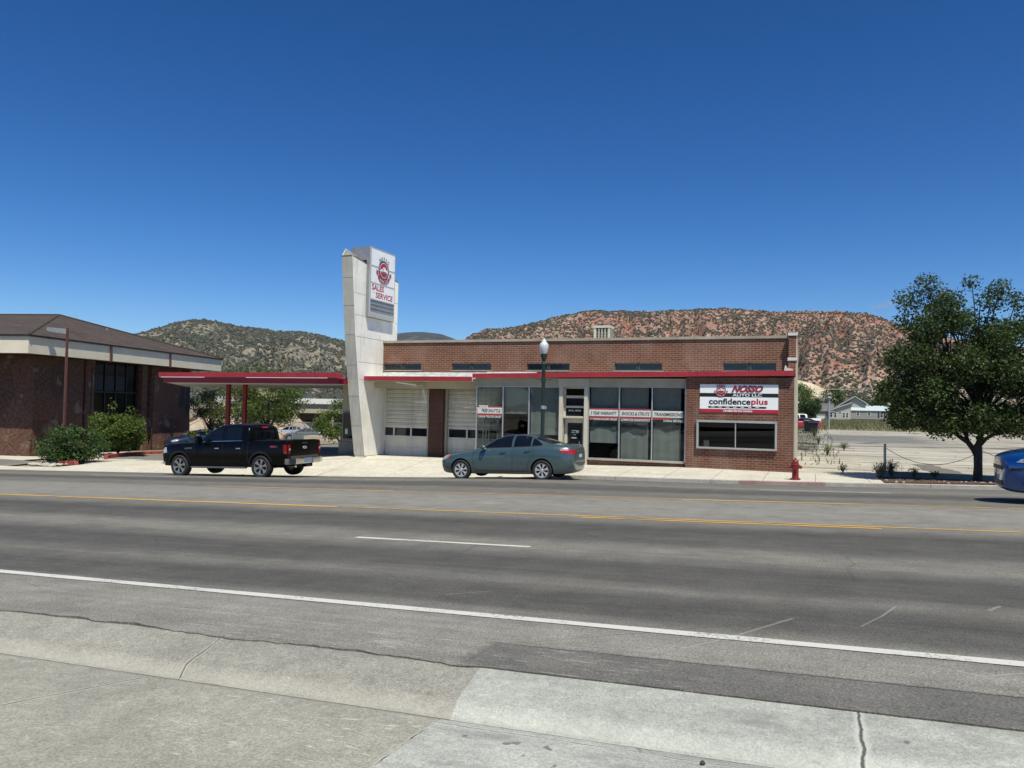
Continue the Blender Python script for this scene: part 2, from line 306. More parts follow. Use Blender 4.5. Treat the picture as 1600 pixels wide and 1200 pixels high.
# ------------------------------------------------------------------ mesh builder
class MB:
    def __init__(s): s.v = []; s.f = []; s.m = []
    def add(s, vs, fs, mi=0):
        o = len(s.v); s.v.extend([tuple(q) for q in vs]); s.f.extend([tuple(o+i for i in f) for f in fs]); s.m.extend([mi]*len(fs)); return s
    def box(s, x0, x1, y0, y1, z0, z1, mi=0):
        v = [(x0,y0,z0),(x1,y0,z0),(x1,y1,z0),(x0,y1,z0),(x0,y0,z1),(x1,y0,z1),(x1,y1,z1),(x0,y1,z1)]
        return s.add(v, [(0,3,2,1),(4,5,6,7),(0,1,5,4),(1,2,6,5),(2,3,7,6),(3,0,4,7)], mi)
    def pane(s, x0, x1, y, z0, z1, mi=0): return s.add([(x0, y, z0), (x1, y, z0), (x1, y, z1), (x0, y, z1)], [(0, 1, 2, 3)], mi)
    def prism(s, pts, axis, a0, a1, mi=0):
        """pts: polygon in the two other axes (order x,y,z without axis); extruded from a0 to a1"""
        n = len(pts)
        def P(p, a): return {'x': (a, p[0], p[1]), 'y': (p[0], a, p[1]), 'z': (p[0], p[1], a)}[axis]
        v = [P(p, a0) for p in pts] + [P(p, a1) for p in pts]
        f = [tuple(range(n-1, -1, -1)), tuple(range(n, 2*n))] + [(i, (i+1) % n, n+(i+1) % n, n+i) for i in range(n)]
        return s.add(v, f, mi)
    def tube(s, pts, rad, seg=8, mi=0, cap=True):
        pts = [Vector(p) for p in pts]; rr = rad if hasattr(rad, '__len__') else [rad]*len(pts); vs = []; fs = []
        up_ = Vector((0, 0, 1))
        for i, p in enumerate(pts):
            d = (pts[min(i+1, len(pts)-1)] - pts[max(i-1, 0)]).normalized()
            a = d.cross(up_ if abs(d.z) < .95 else Vector((1, 0, 0))).normalized(); b = d.cross(a).normalized()
            for k in range(seg):
                t_ = 2*math.pi*k/seg; vs.append(p + (a*math.cos(t_) + b*math.sin(t_))*rr[i])
        for i in range(len(pts)-1):
            for k in range(seg):
                k2 = (k+1) % seg; fs.append((i*seg+k, i*seg+k2, (i+1)*seg+k2, (i+1)*seg+k))
        if cap: fs.append(tuple(range(seg))[::-1]); fs.append(tuple((len(pts)-1)*seg+k for k in range(seg)))
        return s.add(vs, fs, mi)
    def lathe(s, prof, seg=24, center=(0,0,0), axis='z', mi=0, a0=0, a1=2*math.pi):
        """prof: list of (radius, height)"""
        vs = []; fs = []; n = len(prof); full = abs(a1-a0-2*math.pi) < 1e-6; cnt = seg if full else seg+1
        for k in range(cnt):
            t_ = a0 + (a1-a0)*k/seg; c_, s_ = math.cos(t_), math.sin(t_)
            for r_, h in prof:
                p = {'z': (r_*c_, r_*s_, h), 'y': (r_*c_, h, r_*s_), 'x': (h, r_*c_, r_*s_)}[axis]
                vs.append((p[0]+center[0], p[1]+center[1], p[2]+center[2]))
        for k in range(seg):
            k2 = (k+1) % cnt
            for i in range(n-1): fs.append((k*n+i, k2*n+i, k2*n+i+1, k*n+i+1))
        return s.add(vs, fs, mi)
    def mesh(s, name):
        me = bpy.data.meshes.new(name); me.from_pydata(s.v, [], s.f); me.polygons.foreach_set('material_index', s.m); return me
    def build(s, name, mats, parent=None, smooth=False, bevel=0, recalc=True, angle=35):
        me = s.mesh(name)
        for m in (mats if isinstance(mats, (list, tuple)) else [mats]): me.materials.append(m)
        if recalc:
            bm = bmesh.new(); bm.from_mesh(me); bmesh.ops.recalc_face_normals(bm, faces=bm.faces)
            if bevel:
                es = [e for e in bm.edges if len(e.link_faces) == 2 and e.calc_face_angle(0) > R(30)]
                bmesh.ops.bevel(bm, geom=es, offset=bevel, segments=2, affect='EDGES', clamp_overlap=True)
            bm.to_mesh(me); bm.free()
        if smooth:
            me.polygons.foreach_set('use_smooth', [True]*len(me.polygons))
            try: me.set_sharp_from_angle(angle=R(angle))
            except Exception: pass
        return link(name, me, parent)

def link(name, me, parent=None):
    o = bpy.data.objects.new(name, me); COL.objects.link(o)
    if parent is not None: o.parent = parent
    return o
def tag(o, label=None, cat=None, group=None, kind=None):
    if label: o['label'] = label
    if cat: o['category'] = cat
    if group: o['group'] = group
    if kind: o['kind'] = kind
    return o
def thing(name, label, cat, loc=(0,0,0), rz=0, group=None):
    o = bpy.data.objects.new(name, None); COL.objects.link(o); o.location = loc; o.rotation_euler = (0, 0, rz)
    o.empty_display_size = .2
    return tag(o, label, cat, group)
def dup(root, loc, rz=0, label=None, group=None, scale=None):
    kids = {}
    for q in list(bpy.data.objects):
        if q.parent is not None: kids.setdefault(q.parent.name, []).append(q)
    r_ = root.copy(); COL.objects.link(r_); r_.location = loc; r_.rotation_euler = (0, 0, rz)
    if scale: r_.scale = scale
    if label: r_['label'] = label
    if group: r_['group'] = group
    for ch in kids.get(root.name, []):
        c = ch.copy(); COL.objects.link(c); c.parent = r_
        for g in kids.get(ch.name, []):
            d = g.copy(); COL.objects.link(d); d.parent = c
    return r_
def setmat(root, pairs):
    """give a copied thing its own paint: new mesh copies with a material swapped"""
    for q in list(bpy.data.objects):
        p = q.parent
        if p is root or (p is not None and p.parent is root):
            if q.type == 'MESH' and any(m_ and m_.name in pairs for m_ in q.data.materials):
                q.data = q.data.copy()
                for i, m_ in enumerate(q.data.materials):
                    if m_ and m_.name in pairs: q.data.materials[i] = pairs[m_.name]

def text_faces(txt, size, shear=0.0, bold=0.0, spacing=1.0, width=None):
    """flat letters: returns verts (x,y) and faces, lower-left at origin"""
    cu = bpy.data.curves.new('t', 'FONT'); cu.body = txt; cu.size = size; cu.shear = shear; cu.offset = bold; cu.space_character = spacing
    cu.fill_mode = 'FRONT'; cu.resolution_u = 3
    ob = bpy.data.objects.new('t', cu); COL.objects.link(ob)
    dg = bpy.context.evaluated_depsgraph_get(); me = bpy.data.meshes.new_from_object(ob.evaluated_get(dg))
    vs = [(v.co.x, v.co.y) for v in me.vertices]; fs = [tuple(p.vertices) for p in me.polygons]
    bpy.data.objects.remove(ob); bpy.data.curves.remove(cu); bpy.data.meshes.remove(me)
    x0 = min(v[0] for v in vs); y0 = min(v[1] for v in vs); x1 = max(v[0] for v in vs); y1 = max(v[1] for v in vs)
    k = (width/(x1-x0)) if width else 1.0
    return [((v[0]-x0)*k, v[1]-y0) for v in vs], fs, (x1-x0)*k, y1-y0
def put_text(mb, txt, size, x, z, y, face='-y', mi=0, center=False, height=None, **k):
    vs, fs, w, h = text_faces(txt, size, **k)
    s_ = (height/h) if height else 1.0
    ox = x - (w/2 if center else 0)
    if face == '-y': V = [(ox+a, y, z+b*s_) for a, b in vs]
    else: V = [(y, ox+a, z+b*s_) for a, b in vs]            # faces +x, reads along +y
    mb.add(V, fs, mi); return w

# ------------------------------------------------------------------ terrain
def sstep(a, b, x): t = np.clip((x-a)/(b-a), 0, 1); return t*t*(3-2*t)
def road_z(X, Y):
    zc = np.interp(Y, [2.0, 3.45, 4.0, 5.3, 8.9, 12.5, 16.5, 20.5, 22.7, 24.9, 30], [.90, .845, .895, .815, .690, .60, .495, .345, .225, .09, .09])
    return zc + .034*np.clip(X, -46, 60) + .09*np.exp(-((X+8.5)/4.8)**2)*sstep(16.5, 20.5, Y)
def H(X, Y):
    X = np.asarray(X, float); Y = np.asarray(Y, float)
    cz = road_z(X, np.full_like(Y, 24.9)) + .02 + .11*sstep(-9.5, -7.5, X)
    hb = np.interp(X, [-60, -36, -29, -24, -18.5, -12, -8, -4, 0, 8, 60], [-1.0, -1.0, -.77, -.40, .06, .10, .13, .22, .20, .22, .25])
    t = np.clip((Y-24.9)/3.6, 0, 1)
    z = cz*(1-t) + hb*t
    z = z - 1.1*np.clip((Y-34)/42, 0, 1)*np.clip((-X-22)/12, 0, 1) + .62*sstep(31, 43, Y)*(1-sstep(50, 62, Y))*np.exp(-((X+28.5)/5)**2)
    return np.where(Y < 24.9, road_z(X, Y), z)
def sheet(name, x0, x1, y0, y1, mat, off=0.0, step=.5, kind='structure', hf=H, mask=None, stepy=None):
    xs = np.unique(np.round(np.concatenate([[x0, x1], np.arange(math.ceil(x0/step)*step, x1, step)]), 4))
    sy_ = stepy or step
    ys = np.unique(np.round(np.concatenate([[y0, y1], np.arange(math.ceil(y0/sy_)*sy_, y1, sy_)]), 4))
    X, Y = np.meshgrid(xs, ys); Z = hf(X, Y) + off
    V = np.stack([X, Y, Z], -1).reshape(-1, 3); nx = len(xs)
    F = []
    for j in range(len(ys)-1):
        for i in range(nx-1):
            if mask and not mask((xs[i]+xs[i+1])/2, (ys[j]+ys[j+1])/2): continue
            a = j*nx+i; F.append((a, a+1, a+nx+1, a+nx))
    me = bpy.data.meshes.new(name); me.from_pydata(V.tolist(), [], F); me.materials.append(mat)
    o = link(name, me)
    if kind: tag(o, kind=kind)
    return o

# the ground: one sheet out to the horizon, finest where the camera stands
def ground_axis(near0, near1, step, far):
    a = np.arange(near0, near1+1e-6, step); g = []
    d = step
    q = near1
    while q < far: d *= 1.35; q += d; g.append(q)
    h_ = []; d = step; q = near0
    while q > -far: d *= 1.35; q -= d; h_.append(q)
    return np.array(h_[::-1] + list(a) + g)
gx = ground_axis(-60, 40, 1.0, 14000); gy = np.unique(np.concatenate([ground_axis(-6, 110, 1.0, 14000), [4.0, 24.87, 24.9]]))
X, Y = np.meshgrid(gx, gy)
def Hg(X, Y):
    z = H(X, np.maximum(Y, 3.0)) - .07
    return z
V = np.stack([X, Y, Hg(X, Y)], -1).reshape(-1, 3); nx = len(gx)
F = [(j*nx+i, j*nx+i+1, (j+1)*nx+i+1, (j+1)*nx+i) for j in range(len(gy)-1) for i in range(nx-1)]
me = bpy.data.meshes.new('ground'); me.from_pydata(V.tolist(), [], F); me.materials.append(dirt)
tag(link('ground', me), kind='structure')

# road (asphalt); its near edge is ragged where it meets the old gutter pan
xs = np.unique(np.round(np.concatenate([np.arange(-12, 8, .06), np.arange(-110, -12, 2.0), np.arange(8, 110, 2.0)]), 3))
ysr = [4.0, 4.25, 4.6, 5.3, 6.5, 8.0, 8.9, 10.5, 12.5, 14.5, 16.5, 18.5, 20.5, 22.7, 24.78]
rows = []
for j, yv in enumerate(ysr):
    yy = np.full_like(xs, yv)
    if j == 0:
        w = np.array([noise.fractal(Vector((x*1.3, 3.3, 0)), 1, 2, 5) for x in xs]); j2 = np.array([noise.noise(Vector((x*14, 1.3, 0))) for x in xs])
        old = 1-sstep(-1.9, -1.7, xs)
        yy = yv + (w*.075 + j2*.016)*old + j2*.005
    z = road_z(xs, yy) + .006
    if j == 0: z = road_z(xs, np.full_like(xs, 4.0)) + .007
    rows.append(np.stack([xs, yy, z], -1))
low = rows[0].copy(); low[:, 2] -= .02; low[:, 1] += .004; rows.insert(0, low)
V = np.concatenate(rows); nx = len(xs)
F = [(j*nx+i, j*nx+i+1, (j+1)*nx+i+1, (j+1)*nx+i) for j in range(len(rows)-1) for i in range(nx-1)]
me = bpy.data.meshes.new('road'); me.from_pydata(V.tolist(), [], F); me.materials.append(asphalt)
road = tag(link('road', me), kind='structure')

def mk_paint(name, col, wear, base=(.12, .118, .112)):
    t = NT(name); o = t.obj(); n = t.noise(o, 38, 4, .75); n2 = t.noise(o, 1.3, 4, .6)
    f = t.ramp(t.math('ADD', n, t.math('MULTIPLY', t.math('SUBTRACT', n2, .5), .8)), [(wear-.08, 0), (wear+.08, 1)])
    c = t.mix(base, col, f); t.bsdf(c, .8, spec=.3); return t.m
mark_white = mk_paint('road_paint_white', (.56, .56, .53), .36)
mark_thin = mk_paint('road_paint_worn', (.40, .40, .38), .46)
mark_yellow = mk_paint('road_paint_yellow', (.62, .36, .07), .36)
mark_yellow2 = mk_paint('road_paint_yellow_worn', (.40, .27, .10), .47)
def marking(name, x0, x1, y0, w, mat, off=.011, slope=0.0):
    st = .25 if x1-x0 < 40 else .5
    xs_ = np.arange(x0, x1+st*.5, st); ya = y0 + slope*(xs_-x0)
    jag = np.array([noise.noise(Vector((x*5, y0, 0))) for x in xs_])*.008
    A = np.stack([xs_, ya-w/2+jag, road_z(xs_, ya-w/2)+off], -1); B = np.stack([xs_, ya+w/2-jag, road_z(xs_, ya+w/2)+off], -1)
    V = np.concatenate([A, B]); n = len(xs_); F = [(i, i+1, n+i+1, n+i) for i in range(n-1)]
    me = bpy.data.meshes.new(name); me.from_pydata(V.tolist(), [], F); me.materials.append(mat)
    return link(name, me, road)
marking('edge_line', -50, 30, 5.30, .125, mark_white)
marking('lane_line', -5.74, -3.12, 8.93, .11, mark_white, slope=-.01)
marking('lane_line', -18.4, -15.4, 8.98, .11, mark_white)
marking('lane_line', 6.4, 9.4, 8.88, .11, mark_white)
marking('centre_line', -50, -8.4, 12.56, .16, mark_yellow)
marking('centre_line', -8.4, 30, 12.58, .085, mark_yellow)
marking('centre_line', -3.6, .9, 12.36, .10, mark_yellow)
marking('centre_line', -15.6, -9.5, 16.60, .13, mark_yellow)
marking('centre_line', -9.5, -2.4, 16.58, .08, mark_yellow)
marking('centre_line', -2.6, .9, 16.52, .15, mark_yellow)
marking('centre_line', .9, 30, 16.50, .08, mark_yellow)
for a, b in ((-24.5, -20.4), (-12.9, -10.1), (-1.3, 1.8), (-36.5, -32.5)): marking('lane_line', a, b, 20.5, .12, mark_white)

# near side: gutter pan, apron slab and the newer concrete to the right
def gut(X, Y):
    z = np.interp(Y, [0.0, 2.4, 3.30, 3.36, 3.42, 3.465, 3.50, 3.575, 3.66, 4.0, 4.05, 4.3], [1.02, .900, .862, .852, .824, .812, .814, .862, .872, .893, .885, .82])
    return z + .034*np.clip(X, -46, 60)
YG = [0.0, 1.2, 2.4, 2.9, 3.30, 3.36, 3.40, 3.42, 3.44, 3.465, 3.48, 3.50, 3.52, 3.55, 3.575, 3.60, 3.66, 3.8, 4.0, 4.05, 4.3]
def strip(name, x0, x1, ys, mat, off=0.0, x_lo=None, x_hi=None, parent=None):
    """a strip whose ends may slant: x_lo(Y), x_hi(Y)"""
    n = max(2, int((x1-x0)/.25)); V = []
    for y in ys:
        a = x_lo(y) if x_lo else x0; b = x_hi(y) if x_hi else x1
        xs_ = np.linspace(a, b, n+1); V.append(np.stack([xs_, np.full_like(xs_, y), gut(xs_, np.full_like(xs_, y))+off], -1))
    V = np.concatenate(V); F = [(j*(n+1)+i, j*(n+1)+i+1, (j+1)*(n+1)+i+1, (j+1)*(n+1)+i) for j in range(len(ys)-1) for i in range(n)]
    me = bpy.data.meshes.new(name); me.from_pydata(V.tolist(), [], F); me.materials.append(mat)
    o = link(name, me, parent)
    me.polygons.foreach_set('use_smooth', [True]*len(F))
    return o
YA = [y for y in YG if y <= 3.44]; YP = [y for y in YG if y >= 3.44]
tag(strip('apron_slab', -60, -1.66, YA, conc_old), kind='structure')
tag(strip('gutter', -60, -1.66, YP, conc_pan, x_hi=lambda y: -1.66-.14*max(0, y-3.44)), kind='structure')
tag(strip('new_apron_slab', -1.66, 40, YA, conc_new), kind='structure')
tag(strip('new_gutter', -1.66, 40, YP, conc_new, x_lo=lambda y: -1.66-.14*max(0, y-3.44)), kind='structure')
m = MB()
for x, y, r_ in [(-.42, 3.27, .012)]:
    m.lathe([(0, 0), (r_*.8, r_*.2), (r_, r_*.7), (r_*.6, r_*1.3), (0, r_*1.5)], 7, (x, y, float(gut(np.array(x), np.array(y)))))
tag(m.build('pebble', plain('pebble', (.05, .045, .04), .9), smooth=True), 'small dark pebble lying on the new pale concrete by the gutter', 'pebble')

# far side: curb, sidewalk, apron, lots
def curb(name, pts, w, h, mat, top=None, base=H, kindt='structure'):
    """a low kerb following pts (x,y); returns object"""
    V = []; n = len(pts)
    for i, p in enumerate(pts):
        a = Vector(pts[max(i-1, 0)]); b = Vector(pts[min(i+1, n-1)]); d = (b-a).normalized(); nn = Vector((-d.y, d.x))
        z = float(base(np.array(p[0]), np.array(p[1]))) if top is None else top(p[0], p[1]) - h
        l = Vector(p) - nn*w/2; r_ = Vector(p) + nn*w/2
        V += [(l.x, l.y, z-.12), (l.x, l.y, z+h-.015), (l.x+nn.x*.015, l.y+nn.y*.015, z+h), (r_.x-nn.x*.015, r_.y-nn.y*.015, z+h), (r_.x, r_.y, z+h-.015), (r_.x, r_.y, z-.12)]
    F = [(i*6+k, i*6+k+1, (i+1)*6+k+1, (i+1)*6+k) for i in range(n-1) for k in range(5)] + [tuple(range(6))[::-1], tuple((n-1)*6+k for k in range(6))]
    me = bpy.data.meshes.new(name); me.from_pydata(V, [], F); me.materials.append(mat)
    bm = bmesh.new(); bm.from_mesh(me); bmesh.ops.recalc_face_normals(bm, faces=bm.faces); bm.to_mesh(me); bm.free()
    o = link(name, me)
    if kindt: tag(o, kind=kindt)
    return o
curbtop = lambda x, y: float(H(np.array(x), np.array(24.9)))+.004
curb_m = concrete('curb_concrete', (.36, .34, .30), (.50, .47, .42), .7, joints=(3.05, 0, 0, 0, .02))
curb_red = concrete('curb_faded_red', (.30, .17, .15), (.46, .36, .33), .7)
curb('curb', [(x, 24.84) for x in np.linspace(-8, -2.2, 16)], .13, .13, curb_m, top=curbtop)
curb('curb', [(x, 24.84) for x in np.linspace(-2.2, .3, 10)], .132, .13, curb_red, top=curbtop)
curb('curb', [(x, 24.84) for x in np.linspace(.3, 60, 121)], .13, .13, curb_m, top=curbtop)
curb('curb', [(x, 24.84) for x in np.arange(-60, -33.4, .5)], .13, .06, curb_m, top=curbtop)
curb('curb', [(x, 24.84) for x in np.arange(-33.5, -7.9, .5)], .131, .06, conc_walk, top=curbtop)
sheet('sidewalk', -8.0, 1.9, 24.9, 28.62, conc_walk, off=.0)
sheet('driveway', -33.5, -8.0, 24.9, 30.6, conc_apron, off=.0, mask=lambda x, y: x > -33.5 + max(0, 27.5-y)*0)
sheet('driveway', -37.0, -33.5, 27.6, 31.4, conc_apron, off=.0, mask=lambda x, y: y > 27.6 + (-33.5-x)*1.05)
sheet('sidewalk', -60, -33.5, 24.9, 26.2, conc_walk, off=.002)
sheet('side_driveway', -60, -37.0, 26.2, 28.2, lot_grey, off=.0)
sheet('sidewalk', -60, -38.6, 28.2, 30.2, conc_walk, off=.012)
sheet('parking_lot', -37.0, -17.9, 30.6, 62, lot_grey, off=-.01, step=1)
sheet('parking_lot', -95, -37.0, 47, 92, lot_grey, off=-.01, step=2)
sheet('vacant_lot', -1.3, 62, 28.62, 46, lot_mat, off=.0, step=1); sheet('vacant_lot', -12, 62, 46, 104, lot_mat, off=.0, step=1)
sheet('back_road', 0, 95, 118, 124, lot_grey, off=.0, step=2)

# ------------------------------------------------------------------ the brick auto shop (local frame: x along the street, y into the block)
BO = (-.7046, 28.5, 0.0); BT = R(1.0)
bld = thing('auto_shop', 'long low red brick auto shop with red fascia, shop windows and white garage doors', 'building', BO, BT)
G = 0.0
m = MB()      # front brick pier wall round the big window (window hole u -3.23..-.60, z .97...1.90)
m.box(-3.70, -3.24, 0, .28, -.3, 3.50); m.box(-.62, -.005, 0, .28, -.3, 3.50); m.box(-3.24, -.62, .0, .28, -.3, .965); m.box(-3.24, -.62, .0, .28, 1.91, 3.50)
m.box(-7.44, -3.70, .20, .42, -.3, .335)          # plinth below the right glazing
m.box(-12.1, -8.55, .20, .42, -.3, .20)
m.build('wall', brick, bld)
m = MB(); m.box(-14.76, -14.10, 1.30, 1.62, -.2, 3.02); m.build('pier', brick_dark, bld)
m = MB()      # upper wall with five slots
slots = [(-17.03, -15.20), (-13.73, -11.93), (-10.34, -8.51), (-6.67, -4.80), (-2.52, -.63)]
z0, z1, z2, z3 = 3.35, 3.80, 4.10, 4.99
m.box(-17.5, -.2, 1.30, 1.55, z0, z1); m.box(-17.5, -.2, 1.30, 1.55, z2, z3)
e = [-17.5] + [q for s_ in slots for q in s_] + [-.2]
for i in range(0, len(e), 2): m.box(e[i], e[i+1], 1.30, 1.55, z1, z2)
m.build('upper_wall', brick_up, bld)
m = MB()      # side party wall with stepped top, and back wall
m.box(-.20, .045, 1.0, 16, -.3, 5.06); m.box(-.20, .045, .42, 1.0, -.3, 4.12); m.box(-.005, .045, .28, .42, -.3, 3.72)
m.box(-17.5, .045, 16, 16.3, -.3, 5.0); m.box(-17.5, -17.2, 1.55, 16, 2.9, 5.0)
m.build('side_wall', brick_up, bld)
m = MB(); m.box(.047, .085, .10, 16.2, -.3, 3.70); m.box(.047, .075, .43, 16.2, 3.70, 4.10); m.box(.047, .075, 1.02, 16.2, 4.24, 5.05)
m.build('side_render', plain('side_render', (.56, .50, .38), .85, 0, .12, 1.3), bld)
m = MB(); m.box(0.0, .045, -.015, .28, -.3, 3.52); m.build('corner_strip', plain('corner_grey', (.36, .35, .33), .8, 0, .1, 3), bld)
m = MB(); m.box(-.23, .10, .96, 16.2, 5.06, 5.17); m.box(-.23, .10, .38, .99, 4.12, 4.23); m.build('parapet_cap', plain('white_cap', (.66, .66, .64), .6, 0, .06, 4), bld, bevel=.01)
m = MB(); m.box(-17.55, -.23, 1.24, 1.62, 4.99, 5.10); m.build('coping', coping, bld, bevel=.012)
m = MB(); m.box(-17.4, -.2, 1.5, 16, 4.62, 4.70); m.prism([(-12.1, 3.47), (-.1, 3.60), (-.1, 3.66), (-12.1, 3.53)], 'y', .2, 1.30); m.box(-17.4, -12.1, -.2, 1.30, 3.34, 3.40); m.build('roof', roof_memb, bld)
m = MB(); m.box(-17.45, -12.1, 1.265, 1.30, 3.42, 3.71)
for k in range(9): m.box(-17.40+k*.60, -16.86+k*.60, 1.245, 1.265, 3.46+.02*random.random(), 3.69)
m.box(-12.1, -9.9, 1.27, 1.30, 3.6, 3.74)
m.build('flashing', plain('worn_white_flashing', (.62, .64, .62), .7, 0, .28, 5, stretch=(.6, 1, 2)), bld)
m = MB(); m.prism([(-.34, 3.70), (-.02, 3.70), (-.04, 3.80), (-.22, 3.84), (-.27, 3.93), (-.30, 3.93)], 'y', -.05, .42); m.build('roof_flashing', roof_memb, bld)
# clerestory windows
for a, b in slots:
    f = MB(); w = .035
    mid = (a+b)/2
    for (p, q) in ((a, mid-.03), (mid+.03, b)):
        f.box(p, q, 1.36, 1.41, z1, z1+w); f.box(p, q, 1.36, 1.41, z2-w, z2); f.box(p, p+w, 1.36, 1.41, z1, z2); f.box(q-w, q, 1.36, 1.41, z1, z2)
    f.box(mid-.03, mid+.03, 1.34, 1.42, z1, z2, 1)
    wf = f.build('clerestory_window', [plain('window_bronze', (.13, .13, .115), .5, .3, .1, 5), blackmetal], bld)
    g = MB(); g.box(a, mid-.02, 1.385, 1.395, z1, z2); g.box(mid+.02, b, 1.385, 1.395, z1, z2)
    g.build('pane', plain('navy_glass', (.010, .016, .030), .08, 0, .3, 2, spec=.6), wf)
    g = MB(); g.box(a-.05, b+.05, 1.28, 1.36, z1-.035, z1); g.build('sill', coping, wf)
# red fascia of the front canopy
m = MB(); m.prism([(-12.12, 3.43), (-.0, 3.565), (-.0, 3.74), (-12.12, 3.60)], 'y', -.19, -.10); m.build('fascia', red_paint, bld)
m = MB(); m.box(-17.05, -12.12, -.30, -.22, 3.30, 3.47); m.build('fascia', red_paint, bld)
m = MB(); m.prism([(-12.12, 3.47), (-.0, 3.60), (-.0, 3.565), (-12.12, 3.435)], 'y', -.10, .20); m.box(-17.05, -12.1, -.22, 1.3, 3.28, 3.33); m.build('soffit', cream, bld)
# storefront beams (cream) and garage header
m = MB(); m.box(-12.12, -3.70, .15, .42, 3.11, 3.45); m.build('beam', plain('beam_cream', (.36, .345, .29), .75, 0, .12, 1.3), bld)
m = MB(); m.box(-17.1, -12.12, .62, 1.0, 3.0, 3.30); m.box(-17.5, -11.2, 1.58, 1.8, 3.0, 3.3); m.build('beam', cream, bld)
for q in ((-17.72, -17.52, 1.2, 1.8), (-14.10, -14.00, 1.5, 1.66), (-14.95, -14.88, 1.5, 1.66)):
    m = MB(); m.box(*q, -.1, 3.0); m.build('door_jamb', cream, bld)
# garage doors
def garage_door(u0, u1, glass_n):
    d = MB(); zs = [.05, .52, .88]           # sections
    rows_ = [(.03, .44), (.44, .87)]
    for a, b in rows_: d.box(u0, u1, 1.64, 1.68, a, b-.012)
    zz = 1.33; step = (3.0-zz)/9
    for k in range(9):
        a = zz+k*step; d.prism([(1.63, a), (1.645, a+step*.45), (1.67, a+step*.5), (1.67, a+step*.55), (1.64, a+step*.6), (1.650, a+step-.03), (1.68, a+step-.03), (1.68, a)], 'x', u0, u1)
        d.box(u0, u1, 1.67, 1.69, a+step-.02, a+step)
    d.box(u0, u1, 1.665, 1.69, .02, .88)
    w = (u1-u0-.0)/glass_n
    for k in range(glass_n+1):
        x = u0+k*w; d.box(max(u0, x-.035), min(u1, x+.035), 1.64, 1.68, .87, 1.33)
    d.box(u0, u1, 1.642, 1.68, .87, .93); d.box(u0, u1, 1.642, 1.68, 1.28, 1.33)
    o = d.build('garage_door', door_white, bld)
    for k in range(glass_n):
        x = u0+k*w; p = MB(); p.box(x+.035, x+w-.035, 1.66, 1.67, .93, 1.28); p.build('pane', glass_dark, o)
    h = MB(); h.box(u0, u1, 1.60, 1.64, -.02, .035); h.build('weather_strip', black, o)
garage_door(-17.50, -14.95, 3); garage_door(-14.00, -11.35, 3)
# storefront glazing
def glaze(us, zb, zt, v, name='shop_window', cuts=None):
    for i in range(len(us)-1):
        a, b = us[i], us[i+1]; f = MB(); w = .022
        f.box(a-w, a+w, v-.05, v+.03, zb, zt)
        if i == len(us)-2: f.box(b-w, b+w, v-.05, v+.03, zb, zt)
        f.box(a+w, b-w, v-.045, v+.03, zb, zb+.045); f.box(a+w, b-w, v-.03, v+.03, zt-.025, zt)
        o = f.build(name, alu, bld)
        g = MB(); g.pane(a+w, b-w, v, zb+.045, zt-.025); g.build('pane', glass, o, recalc=False)
        yield o, a, b
vg = .22
left = list(glaze([-12.06, -10.92, -9.82, -8.56], .22, 3.11, vg))
right = list(glaze([-7.40, -6.20, -4.96, -3.74], .37, 3.13, vg))
m = MB(); m.box(-7.44, -3.70, .10, .30, .335, .37); m.build('sill', coping, bld)
# glass return at the showroom's left end, facing the garage recess
m = MB(); m.box(-12.08, -12.04, .25, .29, .2, 3.1); m.box(-12.08, -12.04, .9, .94, .2, 3.1); m.box(-12.08, -12.04, 1.55, 1.6, .2, 3.1); m.box(-12.08, -12.04, .25, 1.6, .2, .24)
o = m.build('corner_window', alu, bld); m = MB(); m.add([(-12.06, 1.6, .24), (-12.06, .25, .24), (-12.06, .25, 3.1), (-12.06, 1.6, 3.1)], [(0, 1, 2, 3)]); m.build('pane', glass, o, recalc=False)
# interior
m = MB(); m.box(-17.4, -.3, 15.2, 15.4, 0, 3.1); m.box(-11.3, -11.2, .5, 15.2, .1, 3.1); m.box(-3.66, -3.56, .5, 8, .1, 3.1); m.build('inner_wall', plain('inner_wall', (.16, .15, .14), .9, 0, .2, .7), bld)
m = MB(); m.box(-12.0, -.25, .45, 15.2, .0, .12); m.box(-12.05, -11.3, .42, 1.62, -.1, .16); m.build('floor', plain('inner_floor', (.10, .095, .085), .7, 0, .2, .7), bld)
m = MB(); m.box(-12.0, -.25, .45, 15.2, 3.12, 3.2); m.build('ceiling', inner, bld)
for q in ((-6.9, -5.3, 3.0, 3.7), (-10.6, -9.3, 2.6, 3.2), (-2.9, -1.2, 2.2, 2.9)):
    m = MB(); m.box(*q, .12, 1.08); m.build('counter', plain('counter_wood', (.10, .07, .045), .6), bld, bevel=.02)
# roller blinds behind the glass
def blindp(a, b, z0_, z1_, v, sag=0.0):
    n = 14; V = []
    for k in range(n+1):
        u = a+(b-a)*k/n; V += [(u, v+.01*math.sin(k*1.3), z0_+sag*math.sin(k/n*7)), (u, v+.008*math.cos(k), z1_)]
    F = [(2*k, 2*k+2, 2*k+3, 2*k+1) for k in range(n)]
    mm = MB(); mm.add(V, F); mm.box(a, b, v-.008, v+.012, z0_-.03 if not sag else z1_-.03, z0_ if not sag else z1_); return mm.build('blind', blind, bld, recalc=False)
blindp(-7.36, -6.24, 1.02, 3.1, .34); blindp(-6.16, -5.12, .40, 3.1, .34); blindp(-4.93, -3.92, .40, 3.1, .34)
blindp(-9.80, -8.62, 1.25, 3.1, .36); blindp(-10.88, -9.86, 2.05, 3.1, .36)
